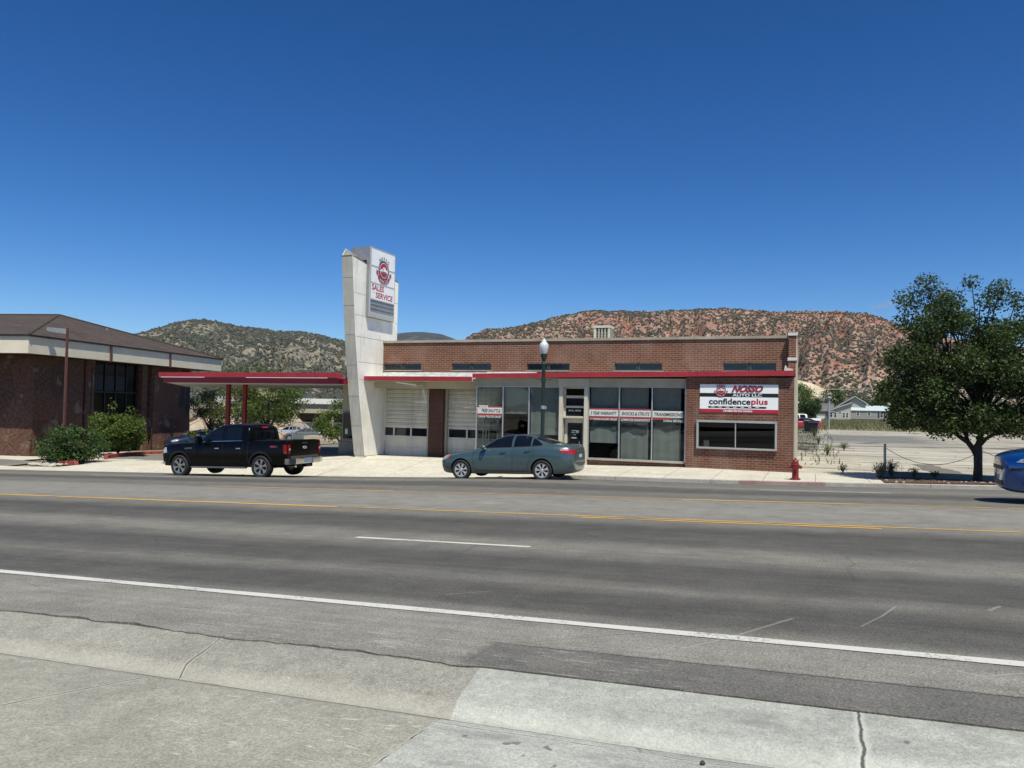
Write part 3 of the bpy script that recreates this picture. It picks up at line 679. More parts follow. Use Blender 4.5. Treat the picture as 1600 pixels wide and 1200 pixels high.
# hanging folds of darker cloth (swags) seen on the blinds
def swag(a, b, zc, h, v):
    n = 20; V = []
    for k in range(n+1):
        s_ = k/n; u = a+(b-a)*s_; w_ = .06*math.sin(s_*6.3+a)
        V += [(u, v, zc-h/2+w_), (u, v, zc+h/2+.7*w_)]
    F = [(2*k, 2*k+2, 2*k+3, 2*k+1) for k in range(n)]
    mm = MB(); mm.add(V, F); return mm.build('valance', plain('valance_cloth', (.10, .11, .11), .85), bld, recalc=False)
swag(-7.36, -6.3, 1.72, .42, .325); swag(-6.14, -5.15, 1.55, .34, .325); swag(-4.92, -3.95, 1.72, .34, .325)
# entry: posts, header, transoms, ledge, door
m = MB(); m.box(-8.56, -8.42, .11, .34, 0, 3.11); m.box(-7.56, -7.42, .11, .34, 0, 3.11); m.build('entry_post', cream_pale, bld)
m = MB(); m.box(-8.60, -7.38, .09, .15, 3.11, 3.43); m.build('entry_header', plain('entry_header', (.45, .43, .37), .7, 0, .08, 3), bld)
m = MB()
for a, b in ((3.05, 3.11), (2.68, 2.78), (2.30, 2.38)): m.box(-8.42, -7.56, .34, .44, a, b)
m.box(-8.46, -8.36, .34, .44, 1.9, 3.11); m.box(-7.62, -7.52, .34, .44, 1.9, 3.11)
o = m.build('transom_frame', cream_pale, bld)
for a, b, mm_ in ((2.78, 3.05, glass), (2.38, 2.68, glass_dark), (1.98, 2.30, glass_dark)):
    g = MB(); g.pane(-8.36, -7.62, .385, a, b); g.build('pane', mm_, o, recalc=False)
m = MB(); put_text(m, '30 So. MAIN', .1, -8.25, 2.16, .374, width=.50, height=.075, bold=.004); m.build('house_number', decal_white, o)
m = MB(); m.box(-8.42, -7.56, .16, .46, 1.90, 1.98); m.box(-8.42, -7.56, .42, .48, 1.72, 1.90); m.build('entry_ledge', cream_pale, bld, bevel=.008)
m = MB(); m.box(-8.42, -8.30, .42, .52, .05, 1.72); m.box(-7.68, -7.56, .42, .52, .05, 1.72); m.build('door_frame', cream_pale, bld)
m = MB(); m.box(-8.30, -8.22, .46, .50, .08, 1.72); m.box(-7.76, -7.68, .46, .50, .08, 1.72); m.box(-8.22, -7.76, .46, .50, 1.66, 1.72); m.box(-8.22, -7.76, .46, .50, .08, .22)
d = m.build('door', blackmetal, bld)
g = MB(); g.box(-8.22, -7.76, .475, .485, .22, 1.66); g.build('pane', glass_dark, d)
g = MB()
for a, b, z in ((-8.14, -7.86, 1.40), (-8.14, -8.02, 1.33), (-7.98, -7.86, 1.33), (-8.06, -7.98, 1.24), (-8.14, -7.94, 1.12), (-7.96, -7.84, 1.37)): g.box(a, b, .470, .4745, z, z+.035)
g.build('door_lettering', decal_white, d)
g = MB(); g.tube([(-7.80, .44, .75), (-7.80, .40, .78), (-7.80, .40, 1.0), (-7.80, .44, 1.03)], .012); g.build('handle', alu, d)
# window bands with lettering
def band(o, a, b, t1, t2, left=None, curved=False, redtop=True, stop=None):
    q = MB(); e_ = stop or b
    y = vg-.012
    if redtop: q.box(a+.024, b-.024, y, y+.003, 2.255, 2.31, 1)
    q.box(a+.024, e_-.024, y, y+.003, 2.01, 2.25, 0)
    if not curved: q.box(a+.024, b-.024, y, y+.003, 1.90, 2.005, 1)
    else: q.prism([(a+.024, 2.005), (b-.45, 2.005), (a+.55, 1.93), (a+.024, 1.91)], 'y', y, y+.003, 1)
    w = (b-a)
    put_text(q, t1, .2, a+.08+(.12 if left else 0), 2.055, y-.003, mi=2, width=w-.18-(.12 if left else 0), height=.13, shear=.25, bold=.005)
    put_text(q, t2, .2, a+(.06 if not curved else .42), 1.845, y-.003, mi=0, width=w-.14-(.36 if curved else 0), height=.085, shear=.22, bold=.005)
    if left:                                     # small red flash with the shop name, over the white band
        q.prism([(a+.08, 2.34), (a+.50, 2.33), (a+.46, 2.22), (a+.16, 2.20)], 'y', y-.006, y-.004, 0)
        put_text(q, 'Nosso', .1, a+.15, 2.25, y-.008, mi=1, width=.28, height=.06, shear=.4)
    q.build('window_lettering', [decal_white, decal_red, sign_black], o, recalc=False)
band(right[0][0], right[0][1], right[0][2], '3 YEAR WARRANTY', '3 YEARS/36,000 MILES')
band(right[1][0], right[1][1], right[1][2], 'SHOCKS & STRUTS', 'COMPUTER DIAGNOSTICS')
band(right[2][0], right[2][1], right[2][2], 'TRANSMISSIONS', 'U-HAUL RENTALS', curved=True, redtop=False, stop=-3.80)
band(left[0][0], left[0][1], left[0][2], 'FREE SHUTTLE', 'CAR & TRUCK SALES', left=True)
# big projecting window in the brick pier
m = MB(); A, B, Z0, Z1 = -3.30, -.54, .93, 1.955; w = .085
m.box(A, B, -.12, .1, Z0, Z0+w-.02); m.box(A, B, -.12, .1, Z1-w+.01, Z1); m.box(A, A+w-.01, -.12, .1, Z0+w-.02, Z1-w+.01); m.box(B-w+.01, B, -.12, .1, Z0+w-.02, Z1-w+.01)
m.box(-1.96, -1.925, -.10, .05, Z0+w-.02, Z1-w+.01)
o = m.build('display_window', plain('silver_frame', (.46, .47, .45), .42, .4, .1, 5), bld, bevel=.006)
g = MB(); g.pane(A+w, B-w, -.027, Z0+.06, Z1-.07); g.build('pane', glass_mat('display_glass', (.30, .33, .35), ior=1.5), o, recalc=False)
g = MB(); g.box(-3.05, -2.86, .02, .03, 1.0, 1.22); g.build('paper_notice', decal_white, o)
m = MB(); m.box(-3.3, -.5, 1.9, 1.95, .1, 2.2); m.build('partition', plain('partition', (.05, .05, .052), .9, 0, .3, 1.2), bld)

# ---- shop sign on the brick pier
def emblem(mb, cx, cz, r_, y, face='-y', sx=1.0, mi=(0, 1, 2, 3), base=0.0):
    """round tyre emblem: black ring with pale lugs, red fill, white car outline, ribbon below. mi = white, black, red, grey"""
    def P(u, z, k):                               # k-th layer
        d = .003*k
        return (cx+u*sx, y-d, cz+z) if face == '-y' else (y+d, cx+u*sx, cz+z)
    def disc(r0, k, mat, r1=0.0, a0=0, a1=360, n=36):
        vs = []; fs = []
        for i in range(n+1):
            t_ = R(a0+(a1-a0)*i/n); vs += [P(r0*math.cos(t_), r0*math.sin(t_), k), P(r1*math.cos(t_), r1*math.sin(t_), k)]
        for i in range(n): fs.append((2*i, 2*i+2, 2*i+3, 2*i+1))
        mb.add(vs, fs, mat)
    disc(r_, 1, mi[1]); 
    for i in range(20): disc(r_*.97, 2, mi[3], r_*.88, i*18+2, i*18+9, 2)
    disc(r_*.80, 2, mi[0]); disc(r_*.74, 3, mi[2])
    mb.add([P(a*r_, b*r_, 4) for a, b in [(-.72, -.10), (-.55, .06), (-.28, .12), (-.12, .34), (.22, .34), (.40, .12), (.66, .06), (.74, -.12), (.60, -.24), (-.58, -.24)]], [tuple(range(10))], mi[0])
    mb.add([P(a*r_, b*r_, 5) for a, b in [(-.50, -.06), (-.34, .03), (-.08, .01), (.05, .24), (-.02, .24), (-.16, .08), (-.40, .0)]], [tuple(range(7))], mi[1])
    mb.add([P(a*r_, b*r_, 5) for a, b in [(-.56, -.14), (.58, -.14), (.50, -.21), (-.48, -.21)]], [(0, 1, 2, 3)], mi[1])
    disc(r_*.30, 5, mi[3], r_*.16, 200, 340, 12)
    # ribbon
    disc(r_*1.40, 6, mi[2], r_*1.08, 212, 328, 24)
    for sgn in (-1, 1):
        q = [(sgn*1.03, -.62), (sgn*1.52, -.44), (sgn*1.38, -.30), (sgn*1.46, -.08), (sgn*1.10, -.24)]
        mb.add([P(a*r_, b*r_, 5) for a, b in q], [tuple(range(5))], mi[2])
    # ribbon lettering and name over the top, letter by letter
    for s_, rr, a0_, da, hh, mat, flip in (('AUTO LLC', 1.33, 236, 9.7, .19, mi[0], False), ('NOSSO', 1.05, 130, -20, .34, mi[1], True)):
        for i, chh in enumerate(s_):
            if chh == ' ': continue
            vs, fs, w_, h_ = text_faces(chh, .2, bold=.006); k_ = hh*r_/h_; th_ = R(a0_+da*i); rot = th_-math.pi/2 if flip else th_+math.pi/2
            c0 = (rr*r_*math.cos(th_), rr*r_*math.sin(th_))
            V_ = []
            for a, b in vs:
                a2, b2 = (a-w_/2)*k_*.85, b*k_
                V_.append(P(c0[0]+a2*math.cos(rot)-b2*math.sin(rot), c0[1]+a2*math.sin(rot)+b2*math.cos(rot), 7))
            mb.add(V_, fs, mat)
m = MB(); m.box(-3.20, -.515, -.055, -.036, 2.24, 3.25, 0)
m.box(-3.20, -.515, -.058, -.055, 2.24, 2.365, 2); m.box(-3.20, -.515, -.058, -.055, 2.80, 2.935, 1)
sgn = m.build('wall_sign', [sign_white, sign_black, sign_red], None, recalc=False)
sgn.location = (BO[0], BO[1]+.034, 0); sgn.rotation_euler = (0, 0, BT)
tag(sgn, 'rectangular white, black and red shop sign reading NOSSO AUTO LLC confidenceplus on the brick wall', 'sign')
m = MB(); put_text(m, 'NOSSO', .3, -2.10, 2.965, -.066, mi=1, width=1.08, height=.245, shear=.42, bold=.016); put_text(m, 'NOSSO', .3, -2.095, 2.970, -.070, mi=2, width=1.05, height=.235, shear=.42, bold=.004)
put_text(m, 'AUTO LLC', .2, -2.06, 2.822, -.062, mi=0, width=1.0, height=.092, bold=.004)
put_text(m, 'confidence', .3, -2.88, 2.525, -.060, mi=1, width=1.44, height=.225, bold=.008)
m.build('lettering', [sign_white, sign_black, sign_red], sgn, recalc=False)
m = MB(); put_text(m, 'plus', .3, -1.42, 2.475, -.060, mi=2, width=.56, height=.275, bold=.008)
m.box(-2.90, -.93, -.060, -.056, 2.405, 2.465, 1)
for k in range(8): m.box(-2.80+k*.255, -2.68+k*.255, -.063, -.0605, 2.425, 2.447, 0 if k < 7 else 1)
put_text(m, 'Certified Service Centers', .1, -2.38, 2.272, -.062, mi=0, width=1.0, height=.075, shear=.25, bold=.003)
m.build('lettering', [sign_white, sign_black, sign_red], sgn, recalc=False)
m = MB(); emblem(m, -2.46, 3.045, .165, -.06, '-y', mi=(0, 1, 2, 3)); m.build('emblem', [sign_white, sign_black, sign_red, sign_grey], sgn, recalc=False)

# ---- fluorescent arm light and conduit at the garage
f = thing('arm_light', 'thin fluorescent tube light on a bent bracket above the brick pier between the garage doors', 'light', BO, BT)
m = MB(); m.tube([(-15.02, .60, 3.13), (-14.62, .45, 3.10)], .02); m.tube([(-14.72, .58, 3.28), (-14.66, .5, 3.12), (-14.62, .45, 2.95)], .016); m.build('bracket', cream_pale, f)
m = MB(); m.tube([(-15.85, .30, 3.25), (-15.02, .55, 3.14)], .030); m.build('tube_lamp', sign_white, f)
m = MB(); m.tube([(-14.64, .45, 2.95), (-14.46, .42, 2.42)], .026); m.build('tube_lamp', sign_white, f)

# ---- rooftop cooler
f = thing('rooftop_cooler', 'cream louvred evaporative cooler standing on the shop roof', 'cooler', BO, BT)
m = MB(); m.box(-8.27, -7.50, 4.0, 4.75, 5.80, 5.90); m.box(-8.24, -8.17, 4.02, 4.72, 4.95, 5.8); m.box(-7.60, -7.53, 4.02, 4.72, 4.95, 5.8); m.box(-8.17, -7.60, 4.12, 4.65, 4.95, 5.78, 1); m.box(-8.26, -7.51, 4.0, 4.74, 4.88, 4.98); m.box(-8.0, -7.8, 4.2, 4.5, 4.70, 4.88)
m.build('housing', [cream_pale, inner], f)
m = MB()
for k in range(5): m.box(-8.17+k*.137, -8.13+k*.137, 4.03, 4.06, 4.98, 5.8)
for k in range(12): m.box(-8.17, -7.60, 4.07, 4.10, 5.0+k*.065, 5.03+k*.065, 1)
for k in range(4): m.box(-7.53, -7.51, 4.10+k*.15, 4.20+k*.15, 5.0, 5.78, 1)
m.build('louvre', [cream_pale, plain('louvre_grey', (.24, .24, .20), .6)], f)

# ------------------------------------------------------------------ sign pylon (local frame of the building)
U0 = -17.09; T = .55
py = thing('sign_pylon', 'tall off-white boomerang shaped sign pylon rising beside the garage', 'sign tower', BO, BT)
front = [(0.0, -.3), (0.0, .1), (-.49, 2.32), (-.97, 5.11), (-1.34, 8.41)]
back = [(2.51, 7.87), (2.49, 3.3), (1.9, 3.3), (1.55, -.3)]
m = MB(); m.prism(front + back, 'x', U0-T+.04, U0)
m.prism([(-1.34, 8.40), (-1.05, 8.76), (2.51, 8.1), (2.51, 7.8), (-1.3, 8.3)], 'x', U0-T, U0-T+.05)
m.build('shaft', grey_cream, py)
m = MB()                                           # right hand cladding sheets, slightly proud with dark gaps
zs_ = [.1, 1.0, 2.1, 3.30, 4.1, 5.1, 6.0, 6.95, 8.0]
def fv(z): return float(np.interp(z, [p[1] for p in front], [p[0] for p in front]))
def bv(z): return 2.50 if z > 3.3 else float(np.interp(z, [-.3, 3.3], [1.55, 1.9]))
m.prism([(fv(.1), .1), (fv(2.3), 2.3), (fv(3.3), 3.3), (1.9, 3.3), (1.55, .1)], 'x', U0, U0+.006)
zz = [3.3, 4.05, 5.1, 6.0, 6.9]
for i in range(len(zz)-1):
    a, b = zz[i]+.012, zz[i+1]-.012; sp = [fv(a)+.01, .55, bv(a)] if i % 2 else [fv(a)+.01, 1.1, bv(a)]
    for j in range(2): m.prism([((sp[j]+(.012 if j else 0)), a), (sp[j+1]-.012, a), (sp[j+1]-.012, b), ((sp[j] if j else fv(b)+.01)+(.012 if j else 0), b)], 'x', U0, U0+.012)
m.prism([(fv(6.95)+.01, 6.912), (bv(7), 6.912), (bv(7), 7.84), (fv(8.35)+.05, 8.35)], 'x', U0, U0+.012)
m.build('cladding', white_paint, py)
m = MB()                                           # front face sheets
for a, b in ((.12, 1.35), (1.37, 2.6), (2.62, 3.9), (3.92, 5.15), (5.17, 6.35), (6.37, 7.5), (7.52, 8.36)):
    m.add([(U0-T+.02, fv(a)-.012, a), (U0-.01, fv(a)-.012, a), (U0-.01, fv(b)-.012, b), (U0-T+.02, fv(b)-.012, b)], [(0, 1, 2, 3)])
m.build('front_panel', grey_cream, py, recalc=False)
m = MB(); m.tube([(U0-.005, fv(z)-.012, z) for z in (.1, 2.32, 5.11, 8.40)], .022, 6); m.build('edge_trim', white_paint, py)
m = MB(); m.add([(U0-T, -1.36, 8.42), (U0+.03, -1.36, 8.42), (U0+.03, 2.53, 7.90), (U0-T, 2.53, 7.90)], [(0, 1, 2, 3)]); m.build('top_cap', plain('cap_metal', (.42, .41, .36), .6, 0, .15, 5), py, recalc=False)
# sign cabinet on the pylon
sc = thing('sign_cabinet', 'upright silver sign cabinet with tyre emblem and SALES SERVICE panel fixed high on the pylon', 'sign', BO, BT)
us = U0+.20
m = MB(); m.box(U0-.76, us-.03, -.27, 1.83, 8.42, 8.98); m.box(U0+.012, us-.03, -.27, 1.83, 6.0, 8.42)
m.build('cabinet', plain('cabinet_grey', (.30, .31, .33), .5, .4, .12, 4), sc)
m = MB(); m.box(us-.035, us, -.28, -.20, 6.0, 8.99); m.box(us-.035, us, 1.80, 1.84, 6.0, 8.99); m.box(us-.035, us, -.20, 1.80, 8.95, 8.99); m.box(us-.035, us, -.20, 1.80, 6.0, 6.22); m.box(us-.03, us+.004, -.20, 1.80, 6.75, 6.79)
m.box(us-.03, us+.004, -.20, 1.80, 7.46, 7.50); m.box(us-.03, us+.006, -.20, 1.80, 8.19, 8.225)
m.build('frame', alu_dull, sc)
m = MB(); m.box(us-.03, us-.008, -.20, 1.80, 6.79, 7.46); m.box(us-.03, us-.008, -.20, 1.80, 7.50, 8.95)
m.build('panel', sign_white, sc)
m = MB()
for k in range(3): m.box(us-.13+.01*k, us-.04, -.20, 1.80, 6.23+k*.175, 6.38+k*.175)
for k in (6.39, 6.57): m.box(us-.035, us-.005, -.20, 1.80, k, k+.02, 1)
m.build('louvre', [plain('louvre_dark', (.045, .045, .048), .5, .3), alu], sc)
m = MB(); emblem(m, .84, 8.13, .42, us+.001, '+x', sx=1.05, mi=(0, 1, 2, 3)); m.build('emblem', [sign_white, sign_black, sign_red, sign_grey], sc, recalc=False)
m = MB(); put_text(m, 'SALES', .4, -.12, 7.17, us-.004, '+x', 0, width=1.02, height=.25, bold=.010, shear=.08); put_text(m, 'and', .1, .02, 7.06, us-.004, '+x', 0, width=.13, height=.05)
put_text(m, 'SERVICE', .4, .22, 6.86, us-.004, '+x', 0, width=1.46, height=.25, bold=.010, shear=.08); m.build('lettering', sign_red, sc, recalc=False)

# ------------------------------------------------------------------ the service canopy with its office
can = thing('service_canopy', 'flat service station canopy with red two-tier fascia reaching left of the pylon', 'canopy', BO, BT)
def para(v0, v1, ul0, ul1, ur, z0_, z1_, mb, mi=0): mb.add([(ul0, v0, z0_), (ur, v0, z0_), (ur, v1, z0_), (ul1, v1, z0_), (ul0, v0, z1_), (ur, v0, z1_), (ur, v1, z1_), (ul1, v1, z1_)], [(0,3,2,1),(4,5,6,7),(0,1,5,4),(1,2,6,5),(2,3,7,6),(3,0,4,7)], mi)
ul = lambda v: -27.55 - (v+1.0)*.80
m = MB(); para(-.80, 8.8, ul(-.9)+.25, ul(8.8)+.25, -17.80, 3.13, 3.34, m); m.build('roof_slab', plain('canopy_soffit', (.50, .48, .42), .8, 0, .12, .8), can)
m = MB(); para(-.86, -.80, ul(-.9)+.22, ul(-.8)+.22, -17.70, 3.11, 3.35, m); m.box(-17.9, -17.70, -.86, -.4, 3.11, 3.35); m.add([(ul(-.9)+.18, -.86, 3.11), (ul(-.9)+.18, -.86, 3.35), (ul(8.8)+.18, 8.8, 3.35), (ul(8.8)+.18, 8.8, 3.11)], [(0, 1, 2, 3)]); m.build('fascia', plain('fascia_red_dark', (.30, .012, .035), .45, 0, .12, 2.5, stretch=(1, 1, .3)), can)
m = MB(); para(-1.0, -.93, ul(-1.0), ul(-.93), -18.0, 3.375, 3.575, m); para(-.93, 8.9, ul(-.93), ul(8.9), ul(-.93)+.0001, 3.375, 3.375, m) if False else None
m.prism([(-18.0, 3.37), (-17.72, 3.30), (-17.72, 3.52), (-18.0, 3.575)], 'y', -1.0, -.9)
m.add([(ul(-1), -1.0, 3.375), (ul(-1), -1.0, 3.575), (ul(8.9), 8.9, 3.575), (ul(8.9), 8.9, 3.375)], [(0, 1, 2, 3)])
m.build('upper_fascia', red_paint, can)
m = MB(); para(-.92, 8.9, ul(-.92)+.01, ul(8.9)+.01, -17.8, 3.36, 3.40, m); m.box(-27.4, -24.9, -1.0, -.95, 3.345, 3.368, 1); m.box(-22.6, -18.4, -1.0, -.95, 3.345, 3.366, 1); m.build('trim_tube', [plain('canopy_top', (.40, .38, .34), .8), sign_white], can)
for u in (-26.2, -25.2):
    m = MB(); m.box(u-.105, u+.105, 2.05, 2.20, -.75, 3.13); m.build('column', red_dark, can, bevel=.01)
for z in (2.52, 2.22, 1.30, .2):
    m = MB(); m.tube([(-26.07, 2.15, z), (-25.33, 2.15, z)], .022, 6); m.build('tie_rod', galv, can)
# office
of = MB(); of.box(-18.91, -17.62, 1.0, 5.4, -.4, 3.13); of.build('office_wall', plain('office_wall', (.36, .33, .25), .8, 0, .1, 1), can)
of = MB(); of.box(-19.03, -17.60, .93, 1.0, -.4, .62); of.build('office_dado', plain('office_dado', (.17, .165, .155), .8), can)
of = MB(); of.box(-18.85, -17.62, .93, .98, .70, .76); of.box(-18.85, -18.80, .93, .98, .76, 1.86); of.box(-18.85, -17.62, .93, .98, 1.86, 1.9)
o = of.build('office_window', plain('window_bronze', (.13, .13, .115)), can)
g = MB(); g.box(-18.80, -17.62, .95, .96, .76, 1.86); g.build('pane', glass_dark, o)
g = MB(); g.box(-18.71, -18.58, .94, .945, .95, 1.18); g.build('paper_notice', decal_white, o)

# ------------------------------------------------------------------ the stone building on the left
LB = thing('stone_office', 'dark red lava-stone office building with brown hipped shingle roof at the far left', 'building', (-40.8, 30.3, 0), R(13.9))
def mk_stone():
    t = NT('lava_stone'); o = t.obj(); x, y, z = t.sep(o)
    v = t.comb(t.math('ADD', x, y), z); v = t.mix(v, t.noise(o, 1.3, 4, .6), .22)
    cell = t.n('ShaderNodeTexVoronoi'); cell.inputs['Scale'].default_value = .75; t.l(v, cell.inputs['Vector'])
    g = t.n('ShaderNodeRGBToBW'); t.l(cell.outputs['Color'], g.inputs[0])
    c = t.ramp(g.outputs[0], [(.15, (.085, .042, .028)), (.45, (.125, .060, .038)), (.7, (.16, .082, .052)), (.93, (.10, .052, .036)), (1, (.24, .18, .13))])
    n = t.noise(o, 6, 6, .7); c = t.mix(c, t.ramp(n, [(.35, .45), (.65, 1.45)]), 1, 'MULTIPLY')
    pt = t.ramp(t.noise(o, .9, 3, .5), [(.60, 0), (.66, .7)]); c = t.mix(c, (.24, .185, .15), pt)
    e = t.voro(v, .75, 'DISTANCE_TO_EDGE'); em = t.ramp(e, [(0, 0), (.05, 1)])
    c = t.mix((.10, .050, .036), c, em)
    h = t.math('ADD', t.math('MULTIPLY', em, .5), t.math('MULTIPLY', n, .6))
    t.bsdf(c, .9, normal=t.bump(h, .06, .9)); return t.m
stone = mk_stone()
def mk_shingle():
    t = NT('shingles'); o = t.obj(); x, y, z = t.sep(o)
    b = t.n('ShaderNodeTexBrick'); b.inputs['Scale'].default_value = 1; b.inputs['Brick Width'].default_value = .33; b.inputs['Row Height'].default_value = .055; b.inputs['Mortar Size'].default_value = .004
    b.inputs['Color1'].default_value = (.080, .058, .046, 1); b.inputs['Color2'].default_value = (.052, .038, .031, 1); b.inputs['Mortar'].default_value = (.03, .02, .018, 1)
    t.l(t.comb(t.math('ADD', x, y), z), b.inputs['Vector'])
    n = t.noise(o, .7, 5, .6); c = t.mix(b.outputs[0], t.ramp(n, [(.3, .78), (.7, 1.2)]), 1, 'MULTIPLY'); t.bsdf(c, .95); return t.m
shingle = mk_shingle()
def batter_wall(name, u, v0, v1, zb=-1.5, zt=4.66, flare=.22, th=.4, mat=stone, n=10, parent=LB, axis='u'):
    """wall facing +x (axis u) between y=v0..v1 with a foot that flares outwards below z = .6"""
    V = []; F = []; zs2 = [zb, -1.0, -.4, .1, .7, 2.0, 3.2, zt]; off_ = [flare*1.3, flare, flare*.55, flare*.22, 0.02, 0, 0, 0]
    k = max(2, int(abs(v1-v0)*3))
    for j, z in enumerate(zs2):
        for i in range(k+1):
            y = v0+(v1-v0)*i/k; q = u + off_[j] + .03*noise.noise(Vector((y*1.7, z*1.7, 3+u)))
            V.append((q, y, z) if axis == 'u' else (y, -q, z))
    for j in range(len(zs2)-1):
        for i in range(k): a = j*(k+1)+i; F.append((a, a+1, a+k+2, a+k+1))
    m = MB(); m.add(V, F)
    # returns and back
    for y in (v0, v1):
        ww = [(u+off_[j], z) for j, z in enumerate(zs2)] + [(u-th, zt), (u-th, zb)]
        m.add([((a, y, z) if axis == 'u' else (y, -a, z)) for a, z in ww], [tuple(range(len(ww)))])
    m.add([((u-th, y, z) if axis == 'u' else (y, th-u, z)) for y, z in ((v0, zb), (v1, zb), (v1, zt), (v0, zt))], [(0, 1, 2, 3)])
    return m.build(name, mat, parent, recalc=True)
batter_wall('wall', 0.0, 0.0, 4.05)
batter_wall('wall', 0.0, 11.05, 16.0)
batter_wall('wall', 0.0, -14.0, 0.0, axis='v')
for a, b in ((4.35, 5.2), (10.1, 10.75)): batter_wall('pier', -.12, a, b, th=.9)
m = MB(); m.box(-14, 0, 14.4, 16.0, -1.5, 4.6); m.box(-14, -1.6, 1, 14.4, -1.5, 4.6); m.build('core_wall', inner, LB)
m = MB(); m.box(-.55, -.45, 4.05, 11.05, -1.4, 4.66); o = m.build('window_wall', plain('black_glass', (.004, .004, .006), .15, 0, .2, 2, spec=.25), LB)
m = MB()
for v in (5.5, 6.6, 7.7, 8.8, 9.9): m.box(-.45, -.38, v-.04, v+.04, -1.4, 4.66)
m.box(-.45, -.38, 4.1, 11.0, 2.7, 2.78); m.box(-.45, -.38, 4.1, 11.0, -1.4, -1.1); m.build('mullion', plain('bronze_mullion', (.012, .010, .010), .5), o)
m = MB()
for k, v in enumerate((6.05, 7.15, 8.25)): m.box(-.46, -.445, v-.42, v+.42, 2.82, 3.8)
m.build('blind', plain('blind_blue', (.014, .017, .022), .7), o)
# fascia, roof
def ring(mb, o_, z0_, z1_, th, mi=0, x0=-26, v0=0.0, v1=17.0):
    a, b = v0-o_, v1+o_
    mb.box(x0, o_, a, a+th, z0_, z1_, mi); mb.box(o_-th, o_, a+th, b-th, z0_, z1_, mi); mb.box(x0, o_, b-th, b, z0_, z1_, mi)
m = MB(); ring(m, 1.2, 4.66, 5.56, .12, v0=-.77, v1=17.15); m.build('fascia', beige_stucco, LB)
m = MB(); m.box(-26, 1.08, -1.85, 18.2, 4.70, 4.76); m.build('soffit', plain('soffit_brown', (.10, .07, .055), .85), LB)
m = MB(); ring(m, 1.30, 5.56, 5.66, .1, v0=-.77, v1=17.15); m.build('eave', eave_dark, LB)
e0, v0_, v1_, zr = 1.31, -2.08, 18.46, 5.66; ap = (-5.4, 8.6, 7.95)
m = MB(); V = [(e0, v0_, zr), (e0, v1_, zr), ap, (-26, v0_, zr), (-26, v1_, zr), (-26, 8.6, 7.95)]
m.add(V, [(0, 1, 2), (3, 0, 2, 5), (1, 4, 5, 2), (0, 3, 4, 1)]); o = m.build('roof', shingle, LB, recalc=False)
m = MB(); m.tube([(e0, v0_, zr+.02), (ap[0], ap[1], ap[2]+.02)], .06, 5); m.tube([(-26, 8.6, 7.97), (ap[0], ap[1], ap[2]+.02), (e0, v1_, zr+.02)], .06, 5); m.build('ridge_cap', shingle, o)
m = MB(); m.tube([(-2.9, 10.1, 6.9), (-2.9, 10.1, 7.22)], .05, 8); m.box(-3.05, -2.75, 9.95, 10.25, 6.84, 6.93); m.build('roof_vent', galv, o)
for v in (4.78, 11.2):
    m = MB(); m.box(1.2, 1.29, v-.07, v+.07, 4.60, 5.56); m.build('downspout', brown_metal, LB)
    m = MB(); m.tube([(1.24, v, 4.6), (.2, v-.25, 4.2), (.18, v-.3, -.9)], .045, 6); m.build('downspout', plain('downspout_dark', (.03, .02, .018), .5), LB)
# street lamp on a square brown pole, head to the left
lp = thing('parking_lamp', 'square reddish-brown pole with a flat grey lamp head before the stone building', 'street lamp', (-37.9, 29.95, -1.0), 0)
m = MB(); m.prism([(-.055, -.055), (.055, -.055), (.055, .055), (-.055, .055)], 'z', .4, 7.1); m.lathe([(.30, 0), (.30, .4), (.26, .45), (0, .45)], 14); m.build('pole', brown_metal, lp, bevel=.01)
m = MB(); m.prism([(-.20, 6.78), (-.25, 7.08), (-1.35, 7.16), (-1.40, 6.98), (-1.25, 6.92)], 'y', -.2, .2); m.build('lamp_head', plain('lamp_head_grey', (.34, .36, .35), .5, .2), lp, bevel=.02)
# far steeple
st = thing('church_steeple', 'small brown tapered steeple with green finial poking above the brown roof', 'steeple', (-107.4, 86.2, -2.0), R(20))
m = MB(); m.lathe([(2.2, 0), (2.2, 7), (.0, 7.02)], 4, (0, 0, 0)); m.build('tower', brick_dark, st)
m = MB(); m.lathe([(1.4, 7), (1.2, 9), (.62, 13.2), (.34, 15.6), (.16, 16.0), (0, 16.0)], 8); m.build('spire', plain('steeple_brown', (.17, .10, .06), .8), st)
m = MB(); m.lathe([(.10, 15.9), (.05, 16.5), (.13, 16.7), (.04, 16.9), (.03, 17.6), (0, 17.7)], 8); m.build('finial', plain('verdigris', (.28, .40, .38), .6), st)

